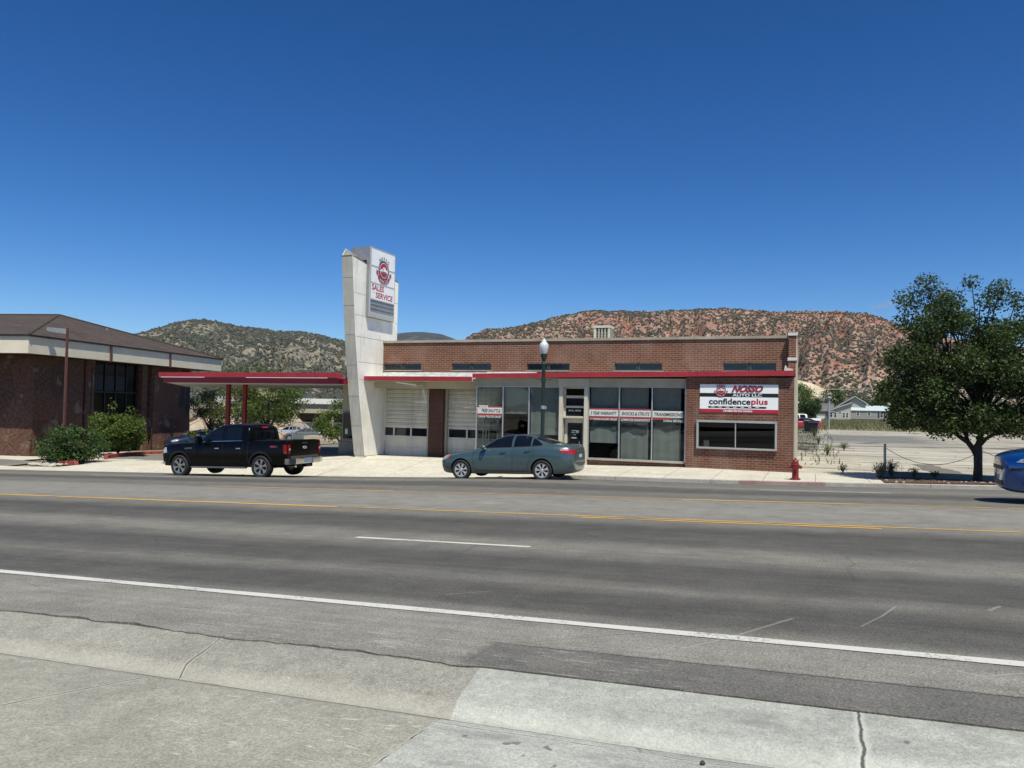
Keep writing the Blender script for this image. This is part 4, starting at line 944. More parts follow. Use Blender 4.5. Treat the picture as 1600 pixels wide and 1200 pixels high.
# red-painted kerb round the planting bed, and stones
crv = [(-34.0, 27.9), (-34.5, 28.6), (-35.0, 29.1)]
o = curb('painted_kerb', [(-35.6, 30.7), (-36.1, 31.1), (-36.6, 31.7), (-37.0, 32.6), (-37.25, 33.6), (-37.4, 35.0), (-37.5, 37.0), (-37.6, 40.0)], .18, .20, plain('kerb_red', (.30, .06, .05), .8, 0, .35, 4)); o['kind'] = 'structure'
o = curb('painted_kerb', [(-33.5, 27.2), (-33.9, 27.45), (-34.4, 27.5), (-34.9, 27.4)], .18, .17, MATS['kerb_red'])
sheet('planting_bed', -40.5, -37.0, 30.2, 41.5, plain('pale_gravel', (.52, .48, .38), .9, 0, .3, 9), off=.02, step=.5)
sheet('planting_bed', -37.2, -34.2, 27.3, 30.8, plain('pale_gravel', (.52, .48, .38)), off=.015, step=.5)
def rock(m, x, y, z, s_, mi=0):
    v = [(a*s_*random.uniform(.7, 1.2), b*s_*random.uniform(.7, 1.2), c*s_*.6*random.uniform(.7, 1.2)) for a, b, c in
         [(1,0,-.5),(.3,.9,-.5),(-.8,.6,-.5),(-.8,-.6,-.5),(.3,-.9,-.5),(.7,.4,.4),(-.3,.6,.6),(-.6,-.3,.5),(.4,-.5,.6)]]
    bm = bmesh.new(); [bm.verts.new(q) for q in v]; bmesh.ops.convex_hull(bm, input=bm.verts); bm.verts.ensure_lookup_table()
    vs = [(q.co.x+x, q.co.y+y, q.co.z+z) for q in bm.verts]; bm.verts.index_update(); fs = [tuple(w.index for w in f.verts) for f in bm.faces]; bm.free(); m.add(vs, fs, mi)
st_m = plain('pale_stone', (.50, .47, .40), .9, 0, .2, 3)
m = MB()
for k in range(90):
    x = random.uniform(-36.6, -34.4); y = 27.0 + (x+34.4)*-.25 + random.uniform(-.5, .6); rock(m, x, y, float(H(np.array(x), np.array(y)))+.03, random.uniform(.05, .14))
for k in range(130):
    y = random.uniform(31, 38); x = -37.7 - random.uniform(0, 1.1); rock(m, x, y, float(H(np.array(x), np.array(y)))+.05, random.uniform(.05, .16))
tag(m.build('rock_mulch', st_m), kind='stuff')

# ------------------------------------------------------------------ foliage
def leaves(name, lobes, n, size, mat, parent=None, droop=0.0, seed=1, aspect=.55, shell=.55):
    """many small leaf faces spread through ellipsoid lobes (x,y,z,rx,ry,rz[,weight])"""
    g = np.random.default_rng(seed); L = np.array([list(l)+[1.0]*(7-len(l)) for l in lobes], float)
    wgt = L[:, 3]*L[:, 4]*L[:, 5]; wgt = wgt**.8*L[:, 6]; wgt /= wgt.sum(); idx = g.choice(len(L), n, p=wgt)
    d = g.normal(size=(n, 3)); d /= np.linalg.norm(d, axis=1)[:, None]; r_ = g.random(n)**(1/3*(1+shell)) ; r_ = r_*(.82+.36*g.random(n))
    P = L[idx, :3] + d*r_[:, None]*L[idx, 3:6]
    # little twigs: leaves gathered in tufts
    tuft = g.integers(0, max(8, n//9), n); Tc = P[g.integers(0, n, max(8, n//9))]; P = P*.35 + Tc[tuft]*.65*1.0 + g.normal(size=(n, 3))*size*1.3 if False else P
    s_ = size*(.6+.8*g.random(n)); nrm = g.normal(size=(n, 3)); nrm[:, 2] += .6; nrm /= np.linalg.norm(nrm, axis=1)[:, None]
    a = g.normal(size=(n, 3)); a[:, 2] -= droop; a -= nrm*(a*nrm).sum(1)[:, None]; a /= np.linalg.norm(a, axis=1)[:, None]; b = np.cross(nrm, a)
    a *= s_[:, None]; b *= (s_*aspect)[:, None]
    V = np.stack([P-a*.5, P+b*.5-a*.05, P+a*.6, P-b*.5-a*.05], 1).reshape(-1, 3)
    me = bpy.data.meshes.new(name); me.vertices.add(4*n); me.vertices.foreach_set('co', V.astype(np.float32).ravel())
    me.loops.add(4*n); me.loops.foreach_set('vertex_index', np.arange(4*n, dtype=np.int32)); me.polygons.add(n); me.polygons.foreach_set('loop_start', np.arange(0, 4*n, 4, dtype=np.int32))
    try: me.polygons.foreach_set('loop_total', np.full(n, 4, np.int32))
    except Exception: pass
    me.update(calc_edges=True); me.materials.append(mat)
    return link(name, me, parent)
def lobed_crown(cx, cy, cz, rx, ry, rz, k, seed, rmin=.28, rmax=.45, flat=.8):
    g = random.Random(seed); L = []
    for i in range(k):
        while True:
            p = Vector((g.uniform(-1, 1), g.uniform(-1, 1), g.uniform(-1, 1)))
            if .35 < p.length < .86: break
        r_ = g.uniform(rmin, rmax); L.append((cx+p.x*rx, cy+p.y*ry, cz+p.z*rz, rx*r_, ry*r_, rz*r_*flat))
    return L
def branches(mb, base, tips, r0, fork=.35, seed=3, seg=7, lean=(0, 0)):
    g = random.Random(seed); b = Vector(base)
    for t_ in tips:
        t_ = Vector(t_); pts = []; n = 6
        top = b + Vector((lean[0], lean[1], (t_.z-b.z)*fork))
        for i in range(n+1):
            k = i/n; p = b.lerp(top, min(1, k*1.6)) if k < .3 else None
            q = b*(1-k)**2 + top*2*k*(1-k) + t_*k*k; q += Vector((g.uniform(-1, 1), g.uniform(-1, 1), 0))*.03*(t_-b).length*k*(1-k)*2
            pts.append(q)
        mb.tube(pts, [r0*(1-.85*i/n)+.006 for i in range(n+1)], seg)
def tree(name, label, cat, loc, h, crown_r, trunk_r, mat, n, leaf, seed, group=None, k=26, base_frac=.35, crown_ry=None, lobes=None, flat=.8):
    r_ = thing(name, label, cat, loc, 0, group)
    cz = h*(base_frac+(1-base_frac)/2); rz = h*(1-base_frac)/2
    L = lobes or lobed_crown(0, 0, cz, crown_r, crown_ry or crown_r, rz, k, seed, flat=flat)
    m = MB(); m.tube([(0, 0, -.3), (0, 0, 0), (.02, 0, h*base_frac*.7), (.05, .02, h*(base_frac+.15))], [trunk_r*1.35, trunk_r*1.1, trunk_r*.85, trunk_r*.6], 9)
    g = random.Random(seed); tips = [l[:3] for l in g.sample(L, min(len(L), 14))]
    branches(m, (0, 0, h*base_frac*.75), tips, trunk_r*.5, seed=seed); m.build('trunk', bark, r_, smooth=True, recalc=False)
    leaves('crown', L, n, leaf, mat, r_, seed=seed)
    return r_
# the street tree on the right: crown read off lobe by lobe
leaf_street = leaf_mat('leaf_street', (.026, .046, .015), (.056, .088, .027), (.12, .145, .055), .34)
TL = [(3.20,6.36,0.41),(2.70,5.88,0.46),(3.59,5.85,0.52),(4.45,6.41,0.29),(4.88,5.80,0.44),(5.16,6.18,0.36),(5.63,5.78,0.36),(5.79,5.00,0.53),(2.53,5.17,0.34),(3.24,5.06,0.66),(4.11,5.24,0.52),(4.96,4.83,0.63),(2.17,4.06,0.42),(2.89,4.06,0.75),(2.35,3.05,0.57),(1.95,3.15,0.23),(3.25,3.06,0.84),(4.12,3.86,0.82),(5.13,3.66,0.81),(5.95,3.47,0.79),(2.72,2.35,0.60),(3.60,2.17,0.63),(4.46,2.29,0.69),(5.30,2.21,0.61),(6.11,2.33,0.59),(2.39,2.14,0.34),(6.59,4.04,0.69),(6.43,2.90,0.62),(6.68,5.18,0.43)]
g_ = random.Random(5); TX, TY = 4.6, 27.0
lob = []
for (x, z, r_) in TL:
    rad = abs(x-4.4)/2.6; dep = .9*math.sqrt(max(0.05, 1-min(1, rad*rad)*.8))*(1.0 if z < 5 else .7)
    lob.append((x-TX, g_.uniform(-.3, .3)*dep, z-.25, r_*1.05, r_*1.0, r_*1.0))
    if r_ > .5: lob.append((x-TX+g_.uniform(-.2, .2), -1.15*dep, z-.25-.1, r_*.85, r_*.85, r_*.75, .8)); lob.append((x-TX+g_.uniform(-.2, .2), 1.25*dep, z-.25-.1, r_*.9, r_*.9, r_*.75, .8))
bt = thing('street_tree', 'broad dark green street tree in the mulch bed beside the vacant lot', 'tree', (TX, TY, .25))
m = MB()
m.tube([(0, 0, -.2), (-.01, 0, .05), (0, 0, .5), (-.01, 0, .95), (.0, 0, 1.2)], [.20, .145, .115, .115, .10], 12)
m.tube([(-.02, 0, .75), (-.10, 0, 1.0), (-.26, .05, 1.24), (-.52, .05, 1.42), (-.72, 0, 1.75), (-1.0, -.1, 2.5), (-1.6, -.3, 3.3)], [.07, .085, .075, .06, .05, .035, .015], 8)
m.tube([(-.24, .04, 1.18), (-.30, .2, 1.5), (-.36, .3, 2.0), (-.6, .5, 3.2), (-.9, .5, 4.4)], [.06, .055, .045, .03, .012], 7)
m.tube([(0, 0, 1.1), (.06, 0, 1.35), (.06, -.05, 2.0), (.02, 0, 3.0), (.0, .1, 4.3), (.05, 0, 5.4)], [.105, .085, .07, .055, .035, .012], 9)
m.tube([(.04, 0, 1.15), (.22, -.05, 1.38), (.42, -.1, 1.5), (.8, -.2, 2.1), (1.4, -.3, 3.0)], [.065, .05, .045, .035, .012], 7)
branches(m, (.04, 0, 1.7), [l[:3] for l in lob if l[2] > 2.6], .042, seed=9, seg=5)
branches(m, (-.7, 0, 1.75), [l[:3] for l in lob if l[0] < -.6][:14], .03, seed=4, seg=5)
m.build('trunk', bark, bt, smooth=True, recalc=False)
lob = [(*l[:3], l[3]*.97, l[4]*.97, l[5]*.97, 1.0 if l[2] < 3.6 else .75) for l in lob]
lob += [(.3, .2, 4.2, .7, .6, .6, .7), (.9, 0, 4.0, .6, .6, .5, .7), (-.2, -.3, 3.6, .8, .7, .6, .8)]
leaves('crown', lob, 72000, .080, leaf_street, bt, seed=11, aspect=.66, shell=.15)

# bushes by the stone building
def bush(name, label, loc, lobes, n, leaf, mat, seed, stems=5, droop=0):
    r_ = thing(name, label, 'bush', loc); m = MB(); branches(m, (0, 0, -.05), [l[:3] for l in lobes][:9], .03, seed=seed, seg=5); m.build('stem', bark, r_, recalc=False)
    leaves('foliage', lobes, n, leaf, mat, r_, seed=seed, droop=droop, aspect=.5); return r_
bush('round_bush', 'dense dark green bush spreading low in front of the stone building', (-35.4, 28.25, -.95), lobed_crown(0, 0, .95, 2.0, 1.5, .95, 34, 21)+[(-1.1, 0, .5, .9, .8, .5), (1.0, 0, .5, 1.0, .8, .5), (0, -.5, .6, 1.2, .8, .6)], 9000, .13, leaf_bush, 21)
bush('arching_shrub', 'lighter green arching shrub beside the red painted kerb', (-37.7, 33.3, -1.0), lobed_crown(0, 0, 1.55, 1.65, 1.5, 1.25, 40, 22)+[(-.6, 0, 2.9, .35, .3, .5, .5), (.9, 0, 2.6, .5, .3, .4, .5), (0, -.3, 1.0, 1.2, .9, .6), (-1.1, 0, 1.7, .5, .5, .5)], 8500, .15, leaf_mid, 22, droop=.8)
tree('young_tree', 'thin olive tree seen between the stone building and the red columns', 'tree', (-45.3, 48.8, -1.4), 4.9, 1.9, .12, leaf_olive, 5000, .14, 31, k=22, base_frac=.25)
tree('shade_tree', 'broad green tree filling the space behind the red columns', 'tree', (-39.9, 49.0, -1.0), 5.9, 2.9, .18, leaf_mid, 12000, .15, 32, k=36, base_frac=.22)
tree('shade_tree', 'tall yellow-green tree rising behind the broad tree under the canopy', 'tree', (-50.5, 60.0, -1.4), 7.6, 4.6, .22, leaf_olive, 9000, .19, 33, k=36, base_frac=.12)
tree('weeping_tree', 'drooping yellow-green tree just left of the small station office', 'tree', (-28.2, 41.8, -.55), 3.3, 1.9, .10, leaf_mid, 8500, .13, 34, k=26, base_frac=.05)
bush('yellow_bush', 'small yellow-green bush at the corner behind the black pickup', (-41.3, 43.4, -1.2), lobed_crown(0, 0, .8, 1.1, 1.0, .8, 14, 35), 1800, .14, leaf_olive, 35)
# rough tan rock bank behind the station
def mk_rockbank():
    t = NT('tan_rock'); o = t.obj(); n = t.noise(o, .35, 7, .7); n2 = t.voro(t.mix(o, t.noise(o, .8, 4, .6), .4), .55, 'DISTANCE_TO_EDGE')
    c = t.ramp(n, [(.3, (.24, .18, .12)), (.5, (.42, .34, .25)), (.7, (.52, .45, .36))]); c = t.mix((.12, .08, .06), c, t.ramp(n2, [(0, 0), (.06, 1)]))
    t.bsdf(c, .95, normal=t.bump(n, .4, .8)); return t.m
tanrock = mk_rockbank()
xs_ = np.linspace(-95, -38, 90); zz_ = np.linspace(0, 1, 20); V = []
for s_ in zz_:
    for x in xs_:
        y = 66 + (x+95)*.10 + s_*10 + 1.8*noise.fractal(Vector((x*.12, s_*4, 1)), 1, 2, 4); hgt = 6.5*math.exp(-((x+66)/6.5)**2) + .3
        V.append((x, y, -2.4 + hgt*s_**.7 + .5*noise.fractal(Vector((x*.3, s_*3, 7)), 1, 2, 4)))
F = [(j*90+i, j*90+i+1, (j+1)*90+i+1, (j+1)*90+i) for j in range(19) for i in range(89)]
me = bpy.data.meshes.new('rock_bank'); me.from_pydata(V, [], F); me.materials.append(tanrock); tag(link('rock_bank', me), kind='structure')
# low wall / planting ledge and chain-link fence behind the lot
m = MB(); m.box(-33.8, -28.6, 45.2, 45.5, -1.2, -.30); m.box(-33.8, -30.9, 45.5, 46.6, -1.2, -.05)
tag(m.build('low_wall', plain('tan_block', (.48, .42, .32), .85, 0, .12, 1.5)), 'low tan block wall at the back of the station parking lot', 'wall')
fn = thing('chain_link_fence', 'grey chain-link fence in front of the parked cars behind the station', 'fence', (-44.5, 58.2, -1.35), R(3))
def mk_chain():
    t = NT('chain_link'); x, y, z = t.sep(t.obj()); a = t.math('FRACT', t.math('MULTIPLY', t.math('ADD', x, z), 9)); b = t.math('FRACT', t.math('MULTIPLY', t.math('SUBTRACT', x, z), 9))
    w_ = t.math('MAXIMUM', t.math('LESS_THAN', a, .13), t.math('LESS_THAN', b, .13)); tr = t.n('ShaderNodeBsdfTransparent'); p = t.n('ShaderNodeBsdfPrincipled'); p.inputs[0].default_value = (.32, .33, .33, 1)
    ms = t.n('ShaderNodeMixShader'); t.l(w_, ms.inputs[0]); t.l(tr.outputs[0], ms.inputs[1]); t.l(p.outputs[0], ms.inputs[2]); t.l(ms.outputs[0], t.out.inputs[0]); return t.m
chain = mk_chain()
m = MB(); m.box(0, 18, -.005, .005, .1, 1.85); m.build('mesh_panel', chain, fn)
m = MB(); m.tube([(0, 0, 1.87), (18, 0, 1.87)], .03, 6); m.build('top_rail', galv, fn)
for k in range(7): m = MB(); m.tube([(k*3, 0, 0), (k*3, 0, 1.95)], .035, 6); m.build('fence_post', galv, fn)
# low office block with a white roof behind
wb = thing('white_roofed_building', 'long low building with thick white roof edge behind the station', 'building', (-66.0, 92.3, -3.3), R(30))
m = MB(); m.box(-13, 16, 0, 14, 0, 4.3); m.build('wall', plain('brown_wall', (.10, .07, .05), .85), wb)
m = MB(); m.box(-14, 17, -1.6, 15, 5.45, 6.2); m.build('roof', plain('roof_white', (.72, .71, .66), .7, 0, .06, .5), wb)
m = MB(); m.box(-13.6, 16.6, -1.1, 14.6, 4.75, 5.45); m.build('parapet', plain('parapet_grey', (.20, .20, .21), .7, 0, .15, .6), wb)
m = MB(); m.box(-13.4, 16.4, -1.9, -.0, 4.15, 4.75); m.build('porch_beam', plain('tan_beam', (.42, .37, .27), .8), wb)
for x in (-8, -3, 2, 7, 12): m = MB(); m.box(x-.18, x+.18, -1.7, -1.35, 0, 4.15); m.build('column', plain('tan_beam', (.42, .37, .27)), wb)
for x in (-10.5, -5.5, -.5, 4.5, 9.5): m = MB(); m.box(x-1.4, x+1.4, -.05, .02, .9, 3.1); m.build('window', glass_dark, wb)
for x, w_ in ((2.2, 1.1), (6.0, .3), (-2.5, .8)):
    f = MB(); f.box(x, x+w_*1.6, .5, 1.8, 6.2, 6.2+w_*.85); tag(f.build('roof_unit', plain('unit_dark', (.06, .065, .08), .6), wb))
# sign and pole behind columns
ps = thing('pole_sign', 'small white and blue sign on a grey utility pole seen between the red columns', 'sign', (-42.2, 48.2, -1.4))
m = MB(); m.tube([(0, 0, 0), (0, 0, 4.6)], .14, 8); m.build('pole', plain('weathered_wood', (.22, .20, .17), .9), ps)
m = MB(); m.box(.18, .52, -.2, -.17, 2.45, 3.35, 0); m.box(.22, .48, -.205, -.2, 2.5, 2.8, 1); m.box(.26, .44, -.205, -.2, 2.95, 3.2, 1); m.build('sign_panel', [sign_white, plain('sign_blue', (.06, .13, .40), .5)], ps)

# ------------------------------------------------------------------ vehicles
def loft(stations, levels=2):
    """stations: (x, [(y,z)...half loop bottom centre -> roof centre]); returns bmesh-ready verts/faces of the closed body"""
    n = len(stations[0][1]); V = []; loopn = 2*n-2
    for x, pts in stations:
        xx = x if hasattr(x, '__len__') else [x]*n
        for i in range(n): V.append((xx[i], -pts[i][0], pts[i][1]))
        for i in range(n-2, 0, -1): V.append((xx[i], pts[i][0], pts[i][1]))
    F = []
    for s_ in range(len(stations)-1):
        for i in range(loopn):
            j = (i+1) % loopn; F.append((s_*loopn+i, s_*loopn+j, (s_+1)*loopn+j, (s_+1)*loopn+i))
    # end caps as quads across
    for s_ in (0, len(stations)-1):
        o = s_*loopn
        for i in range(n-1):
            a, b = o+i, o+i+1; c, d = o+(loopn-i-1) % loopn if i+1 < n-1 else o+i+1, o+(loopn-i) % loopn
            q = [a, b, c, d]; q = [v for k, v in enumerate(q) if v not in q[:k]]
            if len(q) >= 3: F.append(tuple(q))
    return V, F
def apply_mods(o):
    dg = bpy.context.evaluated_depsgraph_get(); me = bpy.data.meshes.new_from_object(o.evaluated_get(dg)); old = o.data; o.modifiers.clear(); o.data = me; bpy.data.meshes.remove(old)
def make_body(name, stations, mats, parent, levels=2, wells=(), cuts=(), bevel=0):
    V, F = loft(stations); me = bpy.data.meshes.new(name); me.from_pydata(V, [], F)
    for m_ in mats: me.materials.append(m_)
    bm = bmesh.new(); bm.from_mesh(me); bmesh.ops.recalc_face_normals(bm, faces=bm.faces); bm.to_mesh(me); bm.free()
    o = link(name, me)
    if levels: md = o.modifiers.new('s', 'SUBSURF'); md.levels = levels; md.render_levels = levels
    if bevel: md = o.modifiers.new('b', 'BEVEL'); md.width = bevel; md.segments = 3; md.limit_method = 'ANGLE'; md.angle_limit = R(28)
    cutters = []
    for (x, r_, yin) in wells:
        for s_ in (-1, 1):
            m = MB(); m.lathe([(0, yin*s_), (r_, yin*s_), (r_, 1.3*s_), (0, 1.3*s_)], 36, (x, 0, r_*.88 if False else wells_z), 'y'); c = m.build('cut', mats[1]); cutters.append(c)
    for b_ in cuts: m = MB(); m.box(*b_); cutters.append(m.build('cut', mats[1]))
    for c in cutters:
        md = o.modifiers.new('c', 'BOOLEAN'); md.operation = 'DIFFERENCE'; md.solver = 'EXACT'; md.object = c
        try: md.material_mode = 'TRANSFER'
        except Exception: pass
    apply_mods(o)
    for c in cutters: bpy.data.objects.remove(c)
    me = o.data; me.polygons.foreach_set('use_smooth', [True]*len(me.polygons))
    try: me.set_sharp_from_angle(angle=R(32))
    except Exception: pass
    if len(me.materials) > 2:
        pass
    o.parent = parent
    bm = bmesh.new(); bm.from_mesh(me); tree_ = BVHTree.FromBMesh(bm); bm.free()
    return o, tree_
wells_z = .32
def patch(bvh, poly, side, mat, name, parent, off=.006, step=.05, thick=0):
    """lay a thin panel on the body. side: 'L' poly=(x,z) seen from -y, 'R' from +y, 'T' poly=(x,y) from above, 'B' poly=(y,z) from the rear +x, 'F' from the front -x"""
    xs_ = [p[0] for p in poly]; ys_ = [p[1] for p in poly]; pts = []; n = len(poly)
    for i in range(n):
        a, b = Vector(poly[i]), Vector(poly[(i+1) % n]); k = max(1, int((b-a).length/step))
        pts += [a.lerp(b, j/k) for j in range(k)]
    nb = len(pts); edges = [(i, (i+1) % nb) for i in range(nb)]
    gx_ = np.arange(min(xs_), max(xs_), step); gy_ = np.arange(min(ys_), max(ys_), step)
    def inside(q):
        c = False
        for i in range(n):
            x1, y1 = poly[i]; x2, y2 = poly[i-1]
            if (y1 > q.y) != (y2 > q.y) and q.x < (x2-x1)*(q.y-y1)/(y2-y1)+x1: c = not c
        return c
    for a in gx_:
        for b in gy_:
            q = Vector((a+.0113, b+.0071))
            if inside(q) and min((q-p).length for p in pts) > step*.4: pts.append(q)
    r_ = delaunay_2d_cdt([Vector((p.x, p.y)) for p in pts], edges, [], 1, 1e-5); P2, _, F2 = r_[0], r_[1], r_[2]
    V = []; last = None
    D = {'L': Vector((0, 1, 0)), 'R': Vector((0, -1, 0)), 'T': Vector((0, 0, -1)), 'B': Vector((-1, 0, 0)), 'F': Vector((1, 0, 0))}[side]
    for p in P2:
        o_ = {'L': Vector((p.x, -5, p.y)), 'R': Vector((p.x, 5, p.y)), 'T': Vector((p.x, p.y, 5)), 'B': Vector((12, p.x, p.y)), 'F': Vector((-5, p.x, p.y))}[side]
        hit, nn, _, _ = bvh.ray_cast(o_, D)
        if hit is None: hit = last if last is not None else o_; nn = -D
        if nn.dot(D) > 0: nn = -nn
        V.append(hit + nn*off); last = hit
    me = bpy.data.meshes.new(name); me.from_pydata([tuple(v) for v in V], [], [tuple(f) for f in F2]); me.materials.append(mat)
    me.polygons.foreach_set('use_smooth', [True]*len(me.polygons))
    o = link(name, me, parent)
    if thick: 
        md = o.modifiers.new('t', 'SOLIDIFY'); md.thickness = thick; md.offset = 1
    return o
def strip_patch(bvh, pts, w, side, mat, name, parent, off=.004, closed=False):
    """thin line (door seam, trim) laid on the body along pts"""
    V = []; F = []; P = [Vector(p) for p in pts]; Q = []
    for i in range(len(P)-1):
        k = max(1, int((P[i+1]-P[i]).length/.06)); Q += [P[i].lerp(P[i+1], j/k) for j in range(k)]
    Q.append(P[-1]); D = {'L': Vector((0, 1, 0)), 'R': Vector((0, -1, 0)), 'B': Vector((-1, 0, 0)), 'T': Vector((0, 0, -1)), 'F': Vector((1, 0, 0))}[side]; last = None
    for i, p in enumerate(Q):
        d = (Q[min(i+1, len(Q)-1)]-Q[max(i-1, 0)]).normalized(); nn = Vector((-d.y, d.x))*w/2
        for s_ in (-1, 1):
            q = p+nn*s_; o_ = {'L': Vector((q.x, -5, q.y)), 'R': Vector((q.x, 5, q.y)), 'B': Vector((12, q.x, q.y)), 'T': Vector((q.x, q.y, 5)), 'F': Vector((-5, q.x, q.y))}[side]
            hit, n_, _, _ = bvh.ray_cast(o_, D); hit = hit if hit is not None else last if last is not None else o_; last = hit; V.append(tuple(hit - D*off))
    F = [(2*i, 2*i+2, 2*i+3, 2*i+1) for i in range(len(Q)-1)]
    me = bpy.data.meshes.new(name); me.from_pydata(V, [], F); me.materials.append(mat); return link(name, me, parent)
def paint(name, col, rough=.28, metal=.35, coat=1.0):
    t = NT(name); n = t.noise(t.obj(), 3, 3, .5); c = t.ramp(n, [(.3, tuple(q*.94 for q in col)), (.7, tuple(min(1, q*1.06) for q in col))])
    x, y, z = t.sep(t.obj()); dirt_ = t.ramp(t.math('ADD', z, t.math('MULTIPLY', t.math('SUBTRACT', t.noise(t.obj(), 4, 4, .6), .5), .25)), [(.18, 1), (.55, 0)])
    c = t.mix(c, (.16, .14, .115), t.math('MULTIPLY', dirt_, .35)); t.bsdf(c, rough, metal, coat=coat); return t.m
well_mat = plain('wheel_well', (.012, .012, .012), .95, 0, .2, 5); seam_m = plain('panel_gap', (.008, .008, .009), .9, 0, .1, 5)
lamp_red = plain('tail_lamp_red', (.42, .012, .016), .12, 0, .1, 8, coat=1); lamp_clear = plain('head_lamp', (.55, .57, .58), .12, .3, .15, 14, coat=1); lamp_amber = plain('lamp_amber', (.60, .16, .05), .2, 0, .1, 8)
def wheel(x, y, z, r_, w, spokes, parent, side, rim_mat, dish=.02, spoke_w=.5):
    """side = -1: outer face towards -y"""
    m = MB(); hw = w/2; rr = r_*.69
    prof = [(rr, -hw*.9), (r_*.9, -hw), (r_*.985, -hw*.8), (r_, -hw*.45), (r_, hw*.45), (r_*.985, hw*.8), (r_*.9, hw), (rr, hw*.9), (rr*.97, hw*.5), (rr*.97, -hw*.5), (rr, -hw*.9)]
    m.lathe(prof, 40, (0, 0, 0), 'y'); t_ = m.build('wheel', black, parent, smooth=True); t_.location = (x, y, z)
    m = MB(); s_ = side; yo = hw*.86*s_
    m.lathe([(rr, yo), (rr*.93, yo*.97), (rr*.90, yo*.72), (rr*.88, yo*.2)], 40, (0, 0, 0), 'y')
    m.lathe([(0, yo*.98), (rr*.20, yo*.98), (rr*.24, yo*.80), (rr*.24, yo*.5)], 20, (0, 0, 0), 'y')
    for k in range(spokes):
        a = 2*math.pi*k/spokes + .3; ha = math.pi/spokes*spoke_w; q = []
        for rad, aa, yy in ((rr*.18, ha*1.3, .93), (rr*.55, ha*.75, .90), (rr*.93, ha*1.0, .93)):
            for sg in (-1, 1): q.append((rad*math.cos(a+aa*sg), yo*yy, rad*math.sin(a+aa*sg)))
        b = [(p[0], p[1]-.05*s_, p[2]) for p in q]; m.add(q+b, [(0, 1, 3, 2), (2, 3, 5, 4), (0, 2, 8, 6), (2, 4, 10, 8), (1, 7, 9, 3), (3, 9, 11, 5)])
    m.build('rim', rim_mat, t_, smooth=True, angle=25)
    m = MB(); m.lathe([(0, yo*.25), (rr*.90, yo*.25)], 24, (0, 0, 0), 'y'); m.build('brake_disc', plain('brake_dark', (.03, .03, .03), .6, .3), t_)
def sec(zb, w, z, zt):
    """half section: bottom centre, rocker, mid, belt, shoulder, rail, top centre"""
    return [(0, zb), (w[0]*.95, zb)] + list(zip(w, z)) + [(0, zt)]
